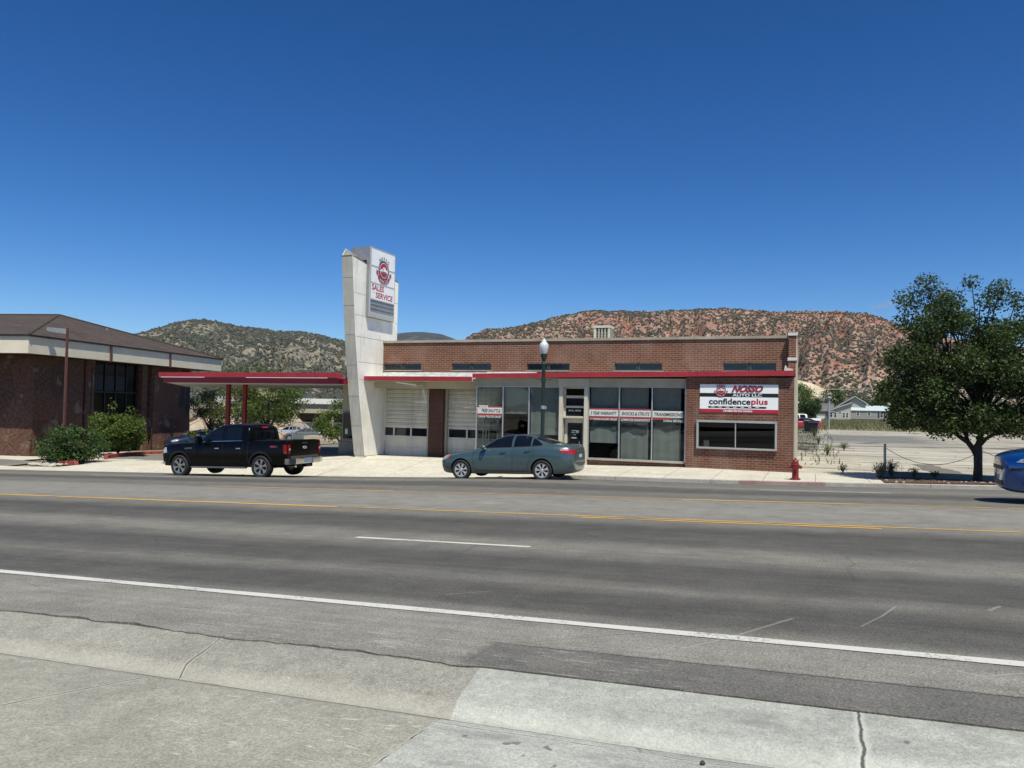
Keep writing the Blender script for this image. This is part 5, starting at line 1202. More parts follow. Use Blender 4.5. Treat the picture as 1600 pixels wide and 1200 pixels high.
def sedan(name, label, body_mat, loc, rz, detail=True, group=None, cat='car'):
    root = thing(name, label, cat, loc, rz, group)
    S = [(0.00, sec(.30, (.50,.60,.62,.58,.45,.30), (.36,.44,.54,.62,.68,.70), .705)),
         (0.05, sec(.22, (.62,.71,.73,.70,.58,.36), (.32,.42,.54,.65,.73,.76), .765)),
         (0.22, sec(.19, (.74,.83,.855,.83,.70,.45), (.28,.40,.54,.70,.79,.825), .835)),
         (0.55, sec(.18, (.84,.895,.905,.885,.78,.50), (.26,.40,.56,.76,.845,.885), .90)),
         (0.94, sec(.18, (.86,.90,.91,.895,.82,.54), (.26,.38,.58,.81,.89,.93), .95)),
         (1.30, sec(.18, (.86,.90,.91,.90,.83,.60), (.26,.36,.60,.87,.935,.975), .995)),
         (1.48, sec(.18, (.86,.90,.91,.90,.82,.66), (.26,.36,.60,.91,.97,1.03), 1.05)),
         (1.75, sec(.18, (.86,.90,.91,.90,.80,.66), (.26,.36,.60,.94,1.0,1.17), 1.20)),
         (2.10, sec(.18, (.86,.90,.91,.90,.79,.60), (.26,.36,.60,.96,1.02,1.345), 1.39)),
         (2.45, sec(.18, (.86,.90,.91,.90,.785,.575), (.26,.36,.60,.97,1.03,1.41), 1.455)),
         (2.90, sec(.18, (.86,.90,.91,.90,.78,.565), (.26,.36,.60,.985,1.045,1.42), 1.465)),
         (3.30, sec(.18, (.86,.90,.91,.90,.78,.57), (.26,.36,.60,1.00,1.06,1.38), 1.425)),
         (3.65, sec(.18, (.86,.90,.91,.90,.78,.60), (.26,.36,.60,1.015,1.07,1.265), 1.315)),
         (3.98, sec(.18, (.86,.90,.91,.895,.78,.64), (.26,.36,.60,1.02,1.08,1.15), 1.19)),
         (4.22, sec(.18, (.85,.89,.905,.88,.77,.62), (.26,.36,.60,1.02,1.085,1.115), 1.125)),
         (4.52, sec(.19, (.80,.86,.88,.855,.74,.56), (.28,.40,.60,.99,1.08,1.11), 1.118)),
         (4.70, sec(.22, (.72,.80,.83,.80,.70,.50), (.32,.44,.60,.93,1.06,1.10), 1.11)),
         (4.77, sec(.26, (.62,.72,.75,.73,.64,.44), (.36,.46,.60,.84,1.00,1.07), 1.085)),
         (4.81, sec(.32, (.52,.62,.65,.62,.54,.36), (.40,.48,.60,.74,.88,.96), .985))]
    global wells_z
    wells_z = .33
    S = [((.94-(.94-x)*.90) if x < .94 else (3.716+(x-3.716)*.91) if x > 3.716 else x, [(q[0]*(1-.10*max(0, (.55-x)/.55)**1.2)*(1-.10*max(0, (x-4.4)/.41)), q[1]) for q in pts]) for x, pts in S]
    o, bvh = make_body('body', S, [body_mat, well_mat], root, 2, wells=((.94, .375, .60), (3.716, .375, .60)))
    W = auto_glass
    for sd in ('L', 'R'):
        patch(bvh, [(1.74, 1.035), (1.80, 1.10), (2.10, 1.29), (2.30, 1.365), (2.50, 1.40), (2.66, 1.405), (2.69, 1.055)], sd, W, 'side_window', root)
        patch(bvh, [(2.76, 1.06), (2.74, 1.405), (3.00, 1.40), (3.22, 1.365), (3.30, 1.34), (3.33, 1.085)], sd, W, 'side_window', root)
        patch(bvh, [(3.375, 1.09), (3.36, 1.32), (3.50, 1.26), (3.68, 1.145), (3.70, 1.11)], sd, W, 'side_window', root, step=.04)
        if detail:
            strip_patch(bvh, [(1.40, .95), (1.36, .7), (1.42, .40), (1.55, .30)], .010, sd, seam_m, 'door_seam', root)
            strip_patch(bvh, [(2.73, 1.03), (2.74, .60), (2.72, .30)], .010, sd, seam_m, 'door_seam', root)
            strip_patch(bvh, [(3.46, 1.05), (3.42, .80), (3.30, .62), (3.24, .45), (3.22, .31)], .010, sd, seam_m, 'door_seam', root)
            strip_patch(bvh, [(1.70, 1.03), (2.6, 1.048), (3.40, 1.08), (3.72, 1.10)], .016, sd, seam_m, 'belt_trim', root)
            strip_patch(bvh, [(1.42, .30), (3.24, .30)], .02, sd, plain('rocker_dark', (.03, .035, .036), .6), 'sill_trim', root)
            for hx, hz in ((2.42, .88), (3.24, .915)):
                q = patch(bvh, [(hx-.10, hz-.032), (hx-.10, hz+.02), (hx+.10, hz+.03), (hx+.10, hz-.022)], sd, seam_m, 'door_handle', root, off=.003)
                patch(bvh, [(hx-.11, hz-.012), (hx-.11, hz+.012), (hx+.10, hz+.022), (hx+.10, hz-.002)], sd, body_mat, 'handle_bar', q, off=.035)
        patch(bvh, [(.16, .60), (.13, .69), (.34, .78), (.50, .815), (.46, .70)], sd, lamp_clear, 'headlight', root, step=.04)
        patch(bvh, [(.36, .70), (.36, .775), (.52, .82), (.48, .71)], sd, lamp_amber, 'turn_signal', root, off=.010, step=.04)
        patch(bvh, [(4.28, .92), (4.32, .985), (4.74, .95), (4.76, .80), (4.55, .83)], sd, lamp_red, 'taillight', root, step=.04)
        patch(bvh, [(4.30, .945), (4.33, .985), (4.55, .97), (4.56, .93)], sd, plain('lamp_pink', (.55, .30, .32), .15, coat=1), 'taillight_upper', root, off=.010, step=.04)
    for s_ in (-1, 1):
        m = MB(); m.lathe([(0, -.10), (.055, -.095), (.085, -.05), (.09, .02), (.07, .055), (0, .06)], 16, (0, 0, 0), 'x'); 
        mr = m.build('wing_mirror', body_mat, root, smooth=True); mr.location = (1.80, .98*s_, 1.06); mr.scale = (1, 1.15, .8)
        patch(bvh, [(.38*s_, .82), (.40*s_, .96), (.68*s_, .92), (.66*s_, .82)] if s_ > 0 else [(.66*s_, .82), (.68*s_, .92), (.40*s_, .96), (.38*s_, .82)], 'B', lamp_red, 'taillight', root, step=.04)
    patch(bvh, [(1.50, -.60), (1.44, 0), (1.50, .60), (2.05, .50), (2.13, 0), (2.05, -.50)], 'T', W, 'windscreen', root, step=.08)
    patch(bvh, [(3.44, -.50), (3.41, 0), (3.44, .50), (4.00, .56), (4.05, 0), (4.00, -.56)], 'T', W, 'rear_window', root, step=.08)
    if detail:
        patch(bvh, [(-.17, .70), (-.17, .80), (.17, .80), (.17, .70)], 'B', plain('number_plate', (.55, .56, .58), .5), 'number_plate', root, off=.01)
        patch(bvh, [(-.07, .92), (-.07, .975), (.07, .975), (.07, .92)], 'B', chrome, 'badge', root, off=.012, step=.03)
        patch(bvh, [(-.36, .845), (-.36, .87), (.36, .87), (.36, .845)], 'B', chrome, 'boot_trim', root, off=.012)
        patch(bvh, [(-.40, .46), (-.36, .60), (.36, .60), (.40, .46)], 'F', blackmetal, 'grille', root, off=.006)
    hub = plain('hubcap_silver', (.72, .73, .74), .32, .6, .06, 10)
    for x in (.94, 3.716):
        for s_ in (-1, 1): wheel(x, .795*s_, .325, .325, .21, 7, root, s_, hub, spoke_w=.56)
    m = MB(); m.box(.9, 3.8, -.55, .55, .20, .40); m.build('underbody', well_mat, root)
    return root
teal = paint('teal_grey_paint', (.075, .125, .134), .30, .45)
def zat(x, y): return float(road_z(np.array(x), np.array(y)))
def tilt(o, x0, x1, y):
    """sit the car on the sloping street: pitch by the road grade between its axles"""
    a, b = zat(x0, y), zat(x1, y); o.rotation_euler[1] = -math.atan2(b-a, x1-x0); return a
sx0 = -10.67-.94; o = sedan('parked_sedan', 'teal-grey four-door sedan at the far kerb in front of the shop windows', teal, (sx0, 22.66+.90, 0), 0)
a, b = zat(-10.67, 23.5), zat(-7.9, 23.5); sl = (b-a)/2.776; o.rotation_euler[1] = -math.atan(sl); o.location.z = a - sl*.94 + .012

def pickup(name, label, body_mat, loc, rz, detail=True, group=None, mono=False):
    root = thing(name, label, 'pickup', loc, rz, group); global wells_z
    wells_z = .42
    w0 = lambda k: tuple(q*k for q in (.95, .985, 1.0, .985, .93, .60))
    S = [(0.02, sec(.44, (.70,.76,.78,.77,.70,.45), (.50,.62,.80,.98,1.08,1.10), 1.105)),
         (0.12, sec(.40, (.86,.92,.94,.92,.84,.50), (.46,.60,.80,1.02,1.14,1.17), 1.18)),
         (0.45, sec(.40, (.95,.99,1.0,.98,.90,.55), (.46,.60,.82,1.06,1.19,1.215), 1.225)),
         (0.95, sec(.40, w0(1), (.46,.60,.84,1.10,1.215,1.245), 1.255)),
         (1.45, sec(.40, w0(1), (.46,.58,.84,1.13,1.24,1.27), 1.28)),
         (1.75, sec(.40, w0(1), (.46,.58,.84,1.15,1.25,1.28), 1.285)),
         (2.60, sec(.40, w0(1), (.46,.58,.84,1.15,1.26,1.29), 1.295)),
         (4.02, sec(.40, w0(1), (.46,.58,.84,1.17,1.28,1.31), 1.315)),
         (4.10, sec(.44, w0(1.005), (.50,.62,.84,1.18,1.30,1.33), 1.335)),
         (5.00, sec(.46, w0(1.005), (.52,.62,.84,1.18,1.31,1.335), 1.34)),
         (5.60, sec(.50, (.93,.98,.99,.98,.94,.60), (.56,.66,.84,1.18,1.315,1.34), 1.345)),
         (5.76, sec(.54, (.90,.94,.95,.94,.91,.58), (.60,.70,.84,1.18,1.31,1.34), 1.345))]
    o, bvh = make_body('body', S, [body_mat, well_mat], root, 0, wells=((.95, .47, .62), (4.63, .47, .62)), cuts=((4.16, 5.66, -.80, .80, .85, 1.6),), bevel=.03)
    C = [(1.66, [(0, 1.22), (.80, 1.22), (.84, 1.25), (.82, 1.27), (.74, 1.285), (.60, 1.29), (0, 1.30)]),
         (1.95, [(0, 1.22), (.88, 1.22), (.90, 1.27), (.86, 1.36), (.80, 1.45), (.62, 1.49), (0, 1.52)]),
         (2.40, [(0, 1.22), (.92, 1.22), (.93, 1.29), (.86, 1.50), (.79, 1.76), (.62, 1.82), (0, 1.85)]),
         (2.75, [(0, 1.22), (.93, 1.22), (.93, 1.29), (.86, 1.56), (.77, 1.84), (.60, 1.90), (0, 1.93)]),
         (3.20, [(0, 1.22), (.93, 1.22), (.93, 1.29), (.86, 1.56), (.77, 1.865), (.60, 1.92), (0, 1.95)]),
         (3.80, [(0, 1.22), (.93, 1.22), (.93, 1.29), (.86, 1.56), (.77, 1.85), (.60, 1.90), (0, 1.93)]),
         (3.95, [(0, 1.22), (.92, 1.22), (.92, 1.29), (.85, 1.56), (.76, 1.80), (.58, 1.85), (0, 1.88)]),
         (4.04, [(0, 1.22), (.90, 1.22), (.90, 1.29), (.84, 1.52), (.74, 1.70), (.56, 1.76), (0, 1.79)])]
    c, cb = make_body('cab', C, [body_mat, well_mat], root, 2)
    W = auto_glass
    for sd in ('L', 'R'):
        patch(cb, [(1.98, 1.31), (2.16, 1.47), (2.36, 1.62), (2.55, 1.73), (2.86, 1.79), (2.90, 1.32), (2.4, 1.31), (2.25, 1.27), (2.05, 1.27)], sd, W, 'side_window', root)
        patch(cb, [(3.02, 1.32), (3.0, 1.80), (3.4, 1.815), (3.66, 1.79), (3.72, 1.70), (3.74, 1.34)], sd, W, 'side_window', root)
        if detail:
            strip_patch(cb, [(1.98, 1.285), (2.3, 1.265), (2.42, 1.30), (3.78, 1.325)], .020, sd, chrome if not mono else seam_m, 'belt_trim', root)
            strip_patch(cb, [(2.955, 1.31), (2.93, 1.80)], .030, sd, plain('pillar_black', (.01, .01, .01), .15), 'pillar_trim', root)
            strip_patch(bvh, [(1.62, 1.22), (1.66, .9), (1.70, .50)], .012, sd, seam_m, 'door_seam', root); strip_patch(bvh, [(2.96, 1.23), (2.97, .50)], .012, sd, seam_m, 'door_seam', root)
            strip_patch(bvh, [(3.88, 1.23), (3.84, .95), (3.70, .75), (3.66, .50)], .012, sd, seam_m, 'door_seam', root); strip_patch(bvh, [(4.08, 1.28), (4.08, .50)], .022, sd, seam_m, 'bed_gap', root)
            for hx in (2.72, 3.78-.10): patch(bvh, [(hx-.10, 1.03), (hx-.10, 1.065), (hx+.10, 1.07), (hx+.10, 1.035)], sd, chrome, 'door_handle', root, off=.03)
            patch(bvh, [(1.20, 1.02), (1.20, 1.07), (1.56, 1.09), (1.56, 1.03)], sd, plain('vent_badge', (.12, .12, .13), .3, .6), 'fender_vent', root, off=.01)
            patch(bvh, [(5.62, .90), (5.60, 1.18), (5.74, 1.18), (5.74, .86)], sd, plain('tail_lamp_deep', (.24, .008, .010), .15, 0, .3, 30, coat=1), 'taillight', root, off=.012)
            for (r0_, r1_, xx) in ((.47, .51, .95), (.47, .51, 4.63)):
                arc0 = [(xx+r1_*math.cos(t_), wells_z+r1_*math.sin(t_)) for t_ in np.linspace(.05, math.pi-.05, 22)]
                strip_patch(bvh, arc0, .045, sd, plain('arch_trim', (.016, .016, .017), .5), 'arch_trim', root, off=.008)
        sgn_ = -1 if sd == 'L' else 1
        m = MB(); m.box(1.45, 3.95, .90*sgn_-.08, .90*sgn_+.08, .34, .40); m.build('running_board', plain('step_grey', (.22, .22, .23), .4, .6), root, bevel=.02)
        m = MB(); m.prism([(-.11, -.13), (.05, -.11), (.08, .0), (.06, .13), (-.09, .14)], 'y', -.12, .12); q = m.build('wing_mirror', body_mat, root, bevel=.03, smooth=True); q.location = (2.02, 1.14*sgn_, 1.36)
        y_ = .93*sgn_; m = MB(); m.box(5.735, 5.785, min(y_, y_-.11*sgn_), max(y_, y_-.11*sgn_), .86, 1.19); tl = m.build('taillight', MATS['tail_lamp_deep'], root, bevel=.01)
        m = MB(); m.box(5.786, 5.790, min(y_-.03*sgn_, y_-.11*sgn_), max(y_-.03*sgn_, y_-.11*sgn_), .98, 1.06); m.build('reverse_lamp', lamp_clear, tl)
        patch(bvh, [(.04, .84), (.04, 1.04), (.30, 1.08), (.36, .90)], sd, lamp_clear, 'headlight', root, step=.05)
    patch(cb, [(1.74, -.66), (1.70, 0), (1.74, .66), (2.34, .60), (2.42, 0), (2.34, -.60)], 'T', W, 'windscreen', root, step=.1)
    patch(cb, [(-.64, 1.34), (-.60, 1.68), (.60, 1.68), (.64, 1.34)], 'B', W, 'rear_window', root, step=.08)
    if detail:
        patch(cb, [(-.16, 1.765), (-.16, 1.80), (.16, 1.80), (.16, 1.765)], 'B', lamp_red, 'brake_lamp', root, off=.012)
        patch(bvh, [(5.05, 1.075), (5.05, 1.16), (5.36, 1.16), (5.36, 1.075)], 'L', plain('decal_dim', (.035, .03, .032), .5), 'bed_decal', root, off=.004)
        m = MB(); put_text(m, 'FX4', .1, 5.07, 1.09, -.998, mi=0, width=.20, height=.055, shear=.2, bold=.006); q = m.build('decal_lettering', plain('decal_bright_red', (.55, .03, .06), .5), root, recalc=False); q.location = (0, -.012, 0)
        m = MB(); m.box(5.762, 5.785, -.78, .78, .66, .78); m.build('tailgate_trim', plain('dull_strip', (.10, .095, .09), .4, .3), root)
        m = MB(); m.lathe([(0, 5.79), (.055, 5.79), (.06, 5.775)], 20, (0, 0, 1.06), 'x'); q = m.build('badge', plain('badge_silver', (.42, .44, .46), .3, .6), root); q.scale = (1, 2.0, 1)
        m = MB(); m.box(5.770, 5.786, -.17, .17, 1.20, 1.25); m.build('tailgate_handle', blackmetal, root)
    m = MB(); m.prism([(-.98, 5.70), (-.92, 5.90), (-.25, 5.96), (.25, 5.96), (.92, 5.90), (.98, 5.70)], 'z', .50, .66) if False else None
    pr = [(5.66, -.99), (5.84, -.97), (5.93, -.70), (5.95, -.25), (5.90, -.20), (5.90, .20), (5.95, .25), (5.93, .70), (5.84, .97), (5.66, .99)]
    m.prism(pr, 'z', .50, .70); m.build('rear_bumper', chrome if not mono else body_mat, root, bevel=.02)
    m = MB(); m.box(5.90, 5.915, -.16, .16, .54, .68); m.build('number_plate', plain('plate_blue', (.16, .27, .42), .5, 0, .5, 25), root)
    m = MB(); m.tube([(5.4, -.55, .42), (5.86, -.62, .42)], .04, 10); m.build('exhaust_pipe', chrome, root)
    m = MB(); m.box(.7, 5.7, -.55, .55, .36, .55); m.box(4.5, 4.75, -.75, .75, .33, .47); m.box(5.6, 5.98, -.05, .05, .40, .47); m.build('chassis', well_mat, root)
    prf = [(.0, -.80), (-.06, -.4), (-.06, .4), (.0, .80), (.25, .95), (.25, -.95)]
    m = MB(); m.prism(prf, 'z', .46, .66); m.build('front_bumper', chrome if not mono else body_mat, root, bevel=.02)
    rm = plain('alloy_bright', (.62, .63, .65), .18, .9, .05, 10)
    for x in (.95, 4.63):
        for s_ in (-1, 1): wheel(x, .87*s_, .405, .405, .27, 6, root, s_, rm, spoke_w=.5)
    return root
blk = plain('black_paint', (.0025, .0023, .0022), .25, 0, .1, 2, coat=.10, spec=.2)
o = pickup('parked_pickup', 'black crew-cab pickup with chrome bumper parked before the service canopy', blk, (0, 0, 0), 0)
a, b = zat(-21.74, 22.9), zat(-18.1, 22.9); sl = (b-a)/3.68; o.rotation_euler[1] = -math.atan(sl); o.location = (-21.74-.95, 21.9+1.0, a - sl*.95 + .01)

# blue crossover entering at the right edge of the picture
def crossover(name, label, body_mat, loc, rz=0, cat='car', group=None, detail=True):
    root = thing(name, label, cat, loc, rz, group); global wells_z
    wells_z = .35
    S = [(0.00, sec(.34, (.46,.58,.62,.60,.50,.32), (.42,.54,.66,.78,.88,.92), .93)),
         (0.06, sec(.26, (.60,.70,.74,.72,.62,.38), (.36,.50,.66,.80,.93,.965), .975)),
         (0.22, sec(.22, (.76,.85,.87,.85,.76,.46), (.32,.46,.66,.85,.985,1.02), 1.03)),
         (0.55, sec(.21, (.86,.90,.92,.905,.83,.52), (.30,.44,.66,.92,1.04,1.075), 1.085)),
         (0.92, sec(.21, (.88,.915,.925,.915,.85,.56), (.30,.42,.68,.96,1.07,1.11), 1.125)),
         (1.30, sec(.21, (.88,.915,.925,.92,.86,.66), (.30,.42,.68,1.0,1.10,1.16), 1.18)),
         (1.60, sec(.21, (.88,.915,.925,.92,.85,.68), (.30,.42,.68,1.02,1.12,1.33), 1.36)),
         (2.05, sec(.21, (.88,.915,.925,.92,.84,.64), (.30,.42,.68,1.03,1.13,1.56), 1.60)),
         (2.60, sec(.21, (.88,.915,.925,.92,.84,.62), (.30,.42,.68,1.05,1.15,1.63), 1.67)),
         (3.40, sec(.21, (.88,.915,.925,.92,.84,.62), (.30,.42,.68,1.07,1.17,1.62), 1.66)),
         (4.05, sec(.22, (.87,.905,.915,.91,.83,.61), (.32,.44,.68,1.09,1.19,1.54), 1.58)),
         (4.35, sec(.26, (.82,.87,.88,.87,.80,.58), (.36,.50,.68,1.08,1.18,1.40), 1.44)),
         (4.52, sec(.32, (.74,.80,.82,.80,.74,.52), (.42,.54,.68,1.0,1.12,1.22), 1.25)),
         (4.58, sec(.40, (.62,.70,.72,.70,.62,.42), (.48,.56,.68,.88,.98,1.06), 1.08))]
    S = [(x, [(q[0]*(1-.30*max(0, (.5-x)/.5)**1.5), q[1]) for q in pts]) for x, pts in S]
    o, bvh = make_body('body', S, [body_mat, well_mat], root, 2, wells=((.92, .40, .60), (3.58, .40, .60)))
    for sd in ('L', 'R'):
        patch(bvh, [(1.62, 1.14), (1.80, 1.32), (2.10, 1.50), (2.45, 1.57), (2.48, 1.18)], sd, auto_glass, 'side_window', root)
        patch(bvh, [(2.56, 1.18), (2.54, 1.57), (3.20, 1.575), (3.36, 1.55), (3.40, 1.21)], sd, auto_glass, 'side_window', root)
        patch(bvh, [(3.47, 1.22), (3.45, 1.54), (3.80, 1.48), (4.02, 1.30), (4.0, 1.25)], sd, auto_glass, 'side_window', root)
        patch(bvh, [(.20, .84), (.28, .90), (.52, .955), (.74, .97), (.66, .89), (.42, .84)], sd, lamp_clear, 'headlight', root, step=.04)
        patch(bvh, [(.30, .875), (.36, .92), (.46, .93), (.42, .87)], sd, seam_m, 'headlight_bezel', root, off=.010, step=.03)
        patch(bvh, [(.28, .40), (.34, .58), (.52, .62), (.46, .46)], sd, blackmetal, 'fog_recess', root, step=.04)
        patch(bvh, [(.10, .66), (.12, .72), (.34, .74), (.26, .68)], sd, blackmetal, 'grille_end', root, step=.03)
        strip_patch(bvh, [(.50, .34), (1.32, .26), (3.2, .26), (4.0, .34)], .09, sd, plain('cladding_black', (.015, .015, .016), .7), 'lower_cladding', root, off=.008)
        patch(bvh, [(4.12, 1.0), (4.16, 1.13), (4.46, 1.08), (4.44, .96)], sd, lamp_red, 'taillight', root, step=.05)
        for xx in (.92, 3.58):
            strip_patch(bvh, [(xx+.42*math.cos(t_), .35+.42*math.sin(t_)) for t_ in np.linspace(.0, math.pi, 20)], .05, sd, plain('cladding_black', (.015, .015, .016)), 'arch_trim', root, off=.010)
        if detail:
            for px_ in ((1.42, 1.02, 1.38, .36), (2.52, 1.14, 2.54, .36)): strip_patch(bvh, [(px_[0], px_[1]), (px_[2], px_[3])], .012, sd, seam_m, 'door_seam', root)
            for hx in (2.30, 3.18): patch(bvh, [(hx-.1, .99), (hx-.1, 1.02), (hx+.1, 1.03), (hx+.1, 1.0)], sd, body_mat, 'door_handle', root, off=.03)
    patch(bvh, [(1.30, -.62), (1.24, 0), (1.30, .62), (1.98, .56), (2.04, 0), (1.98, -.56)], 'T', auto_glass, 'windscreen', root, step=.08)
    patch(bvh, [(-.40, .68), (-.42, .76), (.42, .76), (.40, .68)], 'F', blackmetal, 'grille', root, off=.008); patch(bvh, [(-.34, .36), (-.38, .46), (.38, .46), (.34, .36)], 'F', blackmetal, 'lower_grille', root, off=.008)
    patch(bvh, [(-.58, 1.2), (-.52, 1.46), (.52, 1.46), (.58, 1.2)], 'B', auto_glass, 'rear_window', root, off=.008)
    for x in (.92, 3.58):
        for s_ in (-1, 1): wheel(x, .80*s_, .355, .355, .22, 5, root, s_, plain('alloy_bright', (.62, .63, .65), .18, .9), spoke_w=.5)
    for s_ in (-1, 1):
        m = MB(); m.lathe([(0, -.10), (.06, -.095), (.10, -.04), (.10, .04), (0, .07)], 14, (0, 0, 0), 'x'); q = m.build('wing_mirror', body_mat, root, smooth=True); q.location = (1.72, 1.02*s_, 1.15)
    m = MB(); m.box(.85, 3.7, -.55, .55, .24, .45); m.build('underbody', well_mat, root)
    return root
blue = paint('blue_paint', (.004, .085, .34), .22, .45)
o = crossover('blue_crossover', 'bright blue crossover with black grille driving in at the right edge', blue, (3.50, 18.42, zat(4, 18.4)+.01))
o.rotation_euler[1] = -math.atan(.034); o.location.z = zat(3.5, 18.4)+.01
# cars behind
silver = paint('silver_paint', (.62, .64, .66), .3, .5); grey = paint('grey_paint', (.16, .18, .20), .3, .4); redp = paint('red_paint', (.32, .014, .02), .3, .1); whitep = paint('white_paint', (.72, .72, .70), .35, 0); navy = paint('navy_paint', (.02, .05, .12), .3, .3); tanp = paint('tan_paint', (.12, .11, .09), .5, .1)
crossover('silver_car', 'silver crossover parked behind the station, leftmost of the two parked cars', silver, (-60.5, 75.3, -2.12), R(12), detail=False)
sedan('grey_car', 'dark grey sedan parked just right of the silver crossover behind the station', grey, (-55.6, 71.3, -2.0), R(16), detail=False)
sedan('blue_car', 'dark blue car just visible over the bonnet of the black pickup', navy, (-42.6, 41.6, -1.25), R(70), detail=False)
sedan('red_car', 'small red car parked behind the two black bins at the far end of the lot', redp, (-3.9, 97.0, .22), R(20), detail=False)
pickup('white_pickup', 'white pickup parked beyond the red car', whitep, (-5.1, 112.0, .2), R(14), detail=False, mono=True)
crossover('dark_vehicle', 'dark dusty vehicle half hidden under the tree at the far end of the lot', tanp, (11.7, 136.0, .2), R(8), detail=False)
sedan('white_car', 'white car parked beside the pale blue-roofed mobile home', whitep, (21.8, 240.0, .2), R(60), detail=False)

# ------------------------------------------------------------------ street furniture
lz = float(H(np.array(-8.75), np.array(25.35)))
lp = thing('street_lamp', 'dark green street lamp with white acorn globe on the pavement behind the sedan', 'street lamp', (-8.83, 25.32, lz))
m = MB(); m.lathe([(.20, 0), (.20, .05), (.17, .10), (.15, .35), (.12, .42), (.085, .50), (.075, .60), (.060, 3.82), (.075, 3.86), (.055, 3.90), (.055, 3.98)], 12)
m.build('post', green_post, lp, smooth=True)
m = MB(); m.lathe([(.055, 3.96), (.075, 4.0), (.11, 4.10), (.12, 4.16), (.125, 4.20), (.0, 4.21)], 16); m.build('collar', green_post, lp, smooth=True)
m = MB(); m.lathe([(.10, 4.20), (.13, 4.28), (.155, 4.38), (.165, 4.46), (.155, 4.53), (.12, 4.59), (.085, 4.62), (.075, 4.65), (.06, 4.69), (.02, 4.72), (.012, 4.76), (0, 4.77)], 24)
def mk_globe():
    t = NT('acorn_globe'); n = t.noise(t.mapping(t.obj(), (1, 1, .2)), 20, 3, .5)
    b = t.bsdf((.62, .65, .68), .22, 0, coat=.6, normal=t.bump(n, .01, .4)); b.inputs['Subsurface Weight'].default_value = .25; b.inputs['Subsurface Radius'].default_value = (.05, .05, .05); return t.m
m.build('globe', mk_globe(), lp, smooth=True)
m = MB(); m.tube([(-.30, 0, 3.36), (-.05, 0, 3.30), (.30, 0, 3.30)], .014, 6); m.tube([(0, 0, 3.22), (0, 0, 3.38)], .085, 12); m.build('banner_arm', green_post, lp)
m = MB(); m.tube([(0, 0, 2.28), (0, 0, 2.40)], .075, 10); m.box(.03, .12, -.04, .04, 2.28, 2.38); m.build('clamp', galv, lp)

hz = float(H(np.array(-.57), np.array(25.55)))
hy = thing('fire_hydrant', 'dark red fire hydrant on the pavement at the corner of the shop', 'hydrant', (-.57, 25.5, hz))
hr = plain('hydrant_red', (.20, .016, .015), .45, 0, .25, 12)
m = MB(); m.lathe([(0, 0), (.155, 0), (.155, .035), (.105, .05), (.098, .08), (.095, .38), (.115, .39), (.115, .43), (.10, .44)], 20); m.build('barrel', hr, hy, smooth=True)
m = MB(); m.lathe([(.125, .44), (.125, .475), (.098, .49), (.092, .55), (.075, .60), (.045, .63), (.03, .64), (.03, .675), (0, .675)], 20); m.build('bonnet', hr, hy, smooth=True)
for s_ in (-1, 1):
    m = MB(); m.lathe([(.045, .06*s_), (.045, .14*s_), (.055, .14*s_), (.055, .18*s_), (.02, .185*s_), (.02, .205*s_), (0, .205*s_)], 12, (0, 0, .40), 'x'); m.build('side_cap', hr, hy, smooth=True)
m = MB(); m.lathe([(.06, -.06), (.06, -.13), (.075, -.13), (.075, -.165), (.02, -.17), (.02, -.19), (0, -.19)], 16, (0, 0, .36), 'y'); m.build('front_cap', hr, hy, smooth=True)
m = MB()
for k in range(8): a = k*math.pi/4; m.lathe([(0, .035), (.014, .035), (.014, .055), (0, .055)], 6, (.13*math.cos(a), .13*math.sin(a), 0))
m.build('flange_bolts', plain('bolt_dark', (.07, .03, .025), .6, .3), hy)

# cable fence posts
fz = .23
p0 = thing('fence_post', 'grey steel post at the left end of the sagging cable, by the dry weeds', 'post', (2.22, 29.3, fz), 0, 'posts of the cable fence')
m = MB(); m.tube([(0, 0, -.2), (0, 0, 1.02)], .045, 10); m.lathe([(.048, 1.02), (.03, 1.05), (0, 1.055)], 10); m.build('pipe', galv, p0)
m = MB(); m.tube([(-.055, 0, .9), (.055, 0, .9)], .012, 6); m.build('hook', galv, p0)
dup(p0, (5.08, 29.3, fz), 0, 'grey steel cable post just right of the street tree trunk')
dup(p0, (8.0, 29.3, fz), 0, 'grey steel cable post hidden behind the blue crossover')
def sag(name, label, a, b, dz, r_=.009, n=18, mat=galv):
    m = MB(); A, B = Vector(a), Vector(b); m.tube([A.lerp(B, k/n) - Vector((0, 0, dz*4*(k/n)*(1-k/n))) for k in range(n+1)], r_, 5); return tag(m.build(name, mat), label, 'cable')
sag('fence_cable', 'thin cable sagging low between the left post and the tree post', (2.22, 29.3, fz+.93), (5.08, 29.3, fz+.92), .52, mat=plain('old_cable', (.10, .09, .08), .8))
sag('fence_cable', 'thin cable running right from the post by the tree', (5.08, 29.3, fz+.93), (8.0, 29.3, fz+.92), .35, mat=MATS['old_cable'])
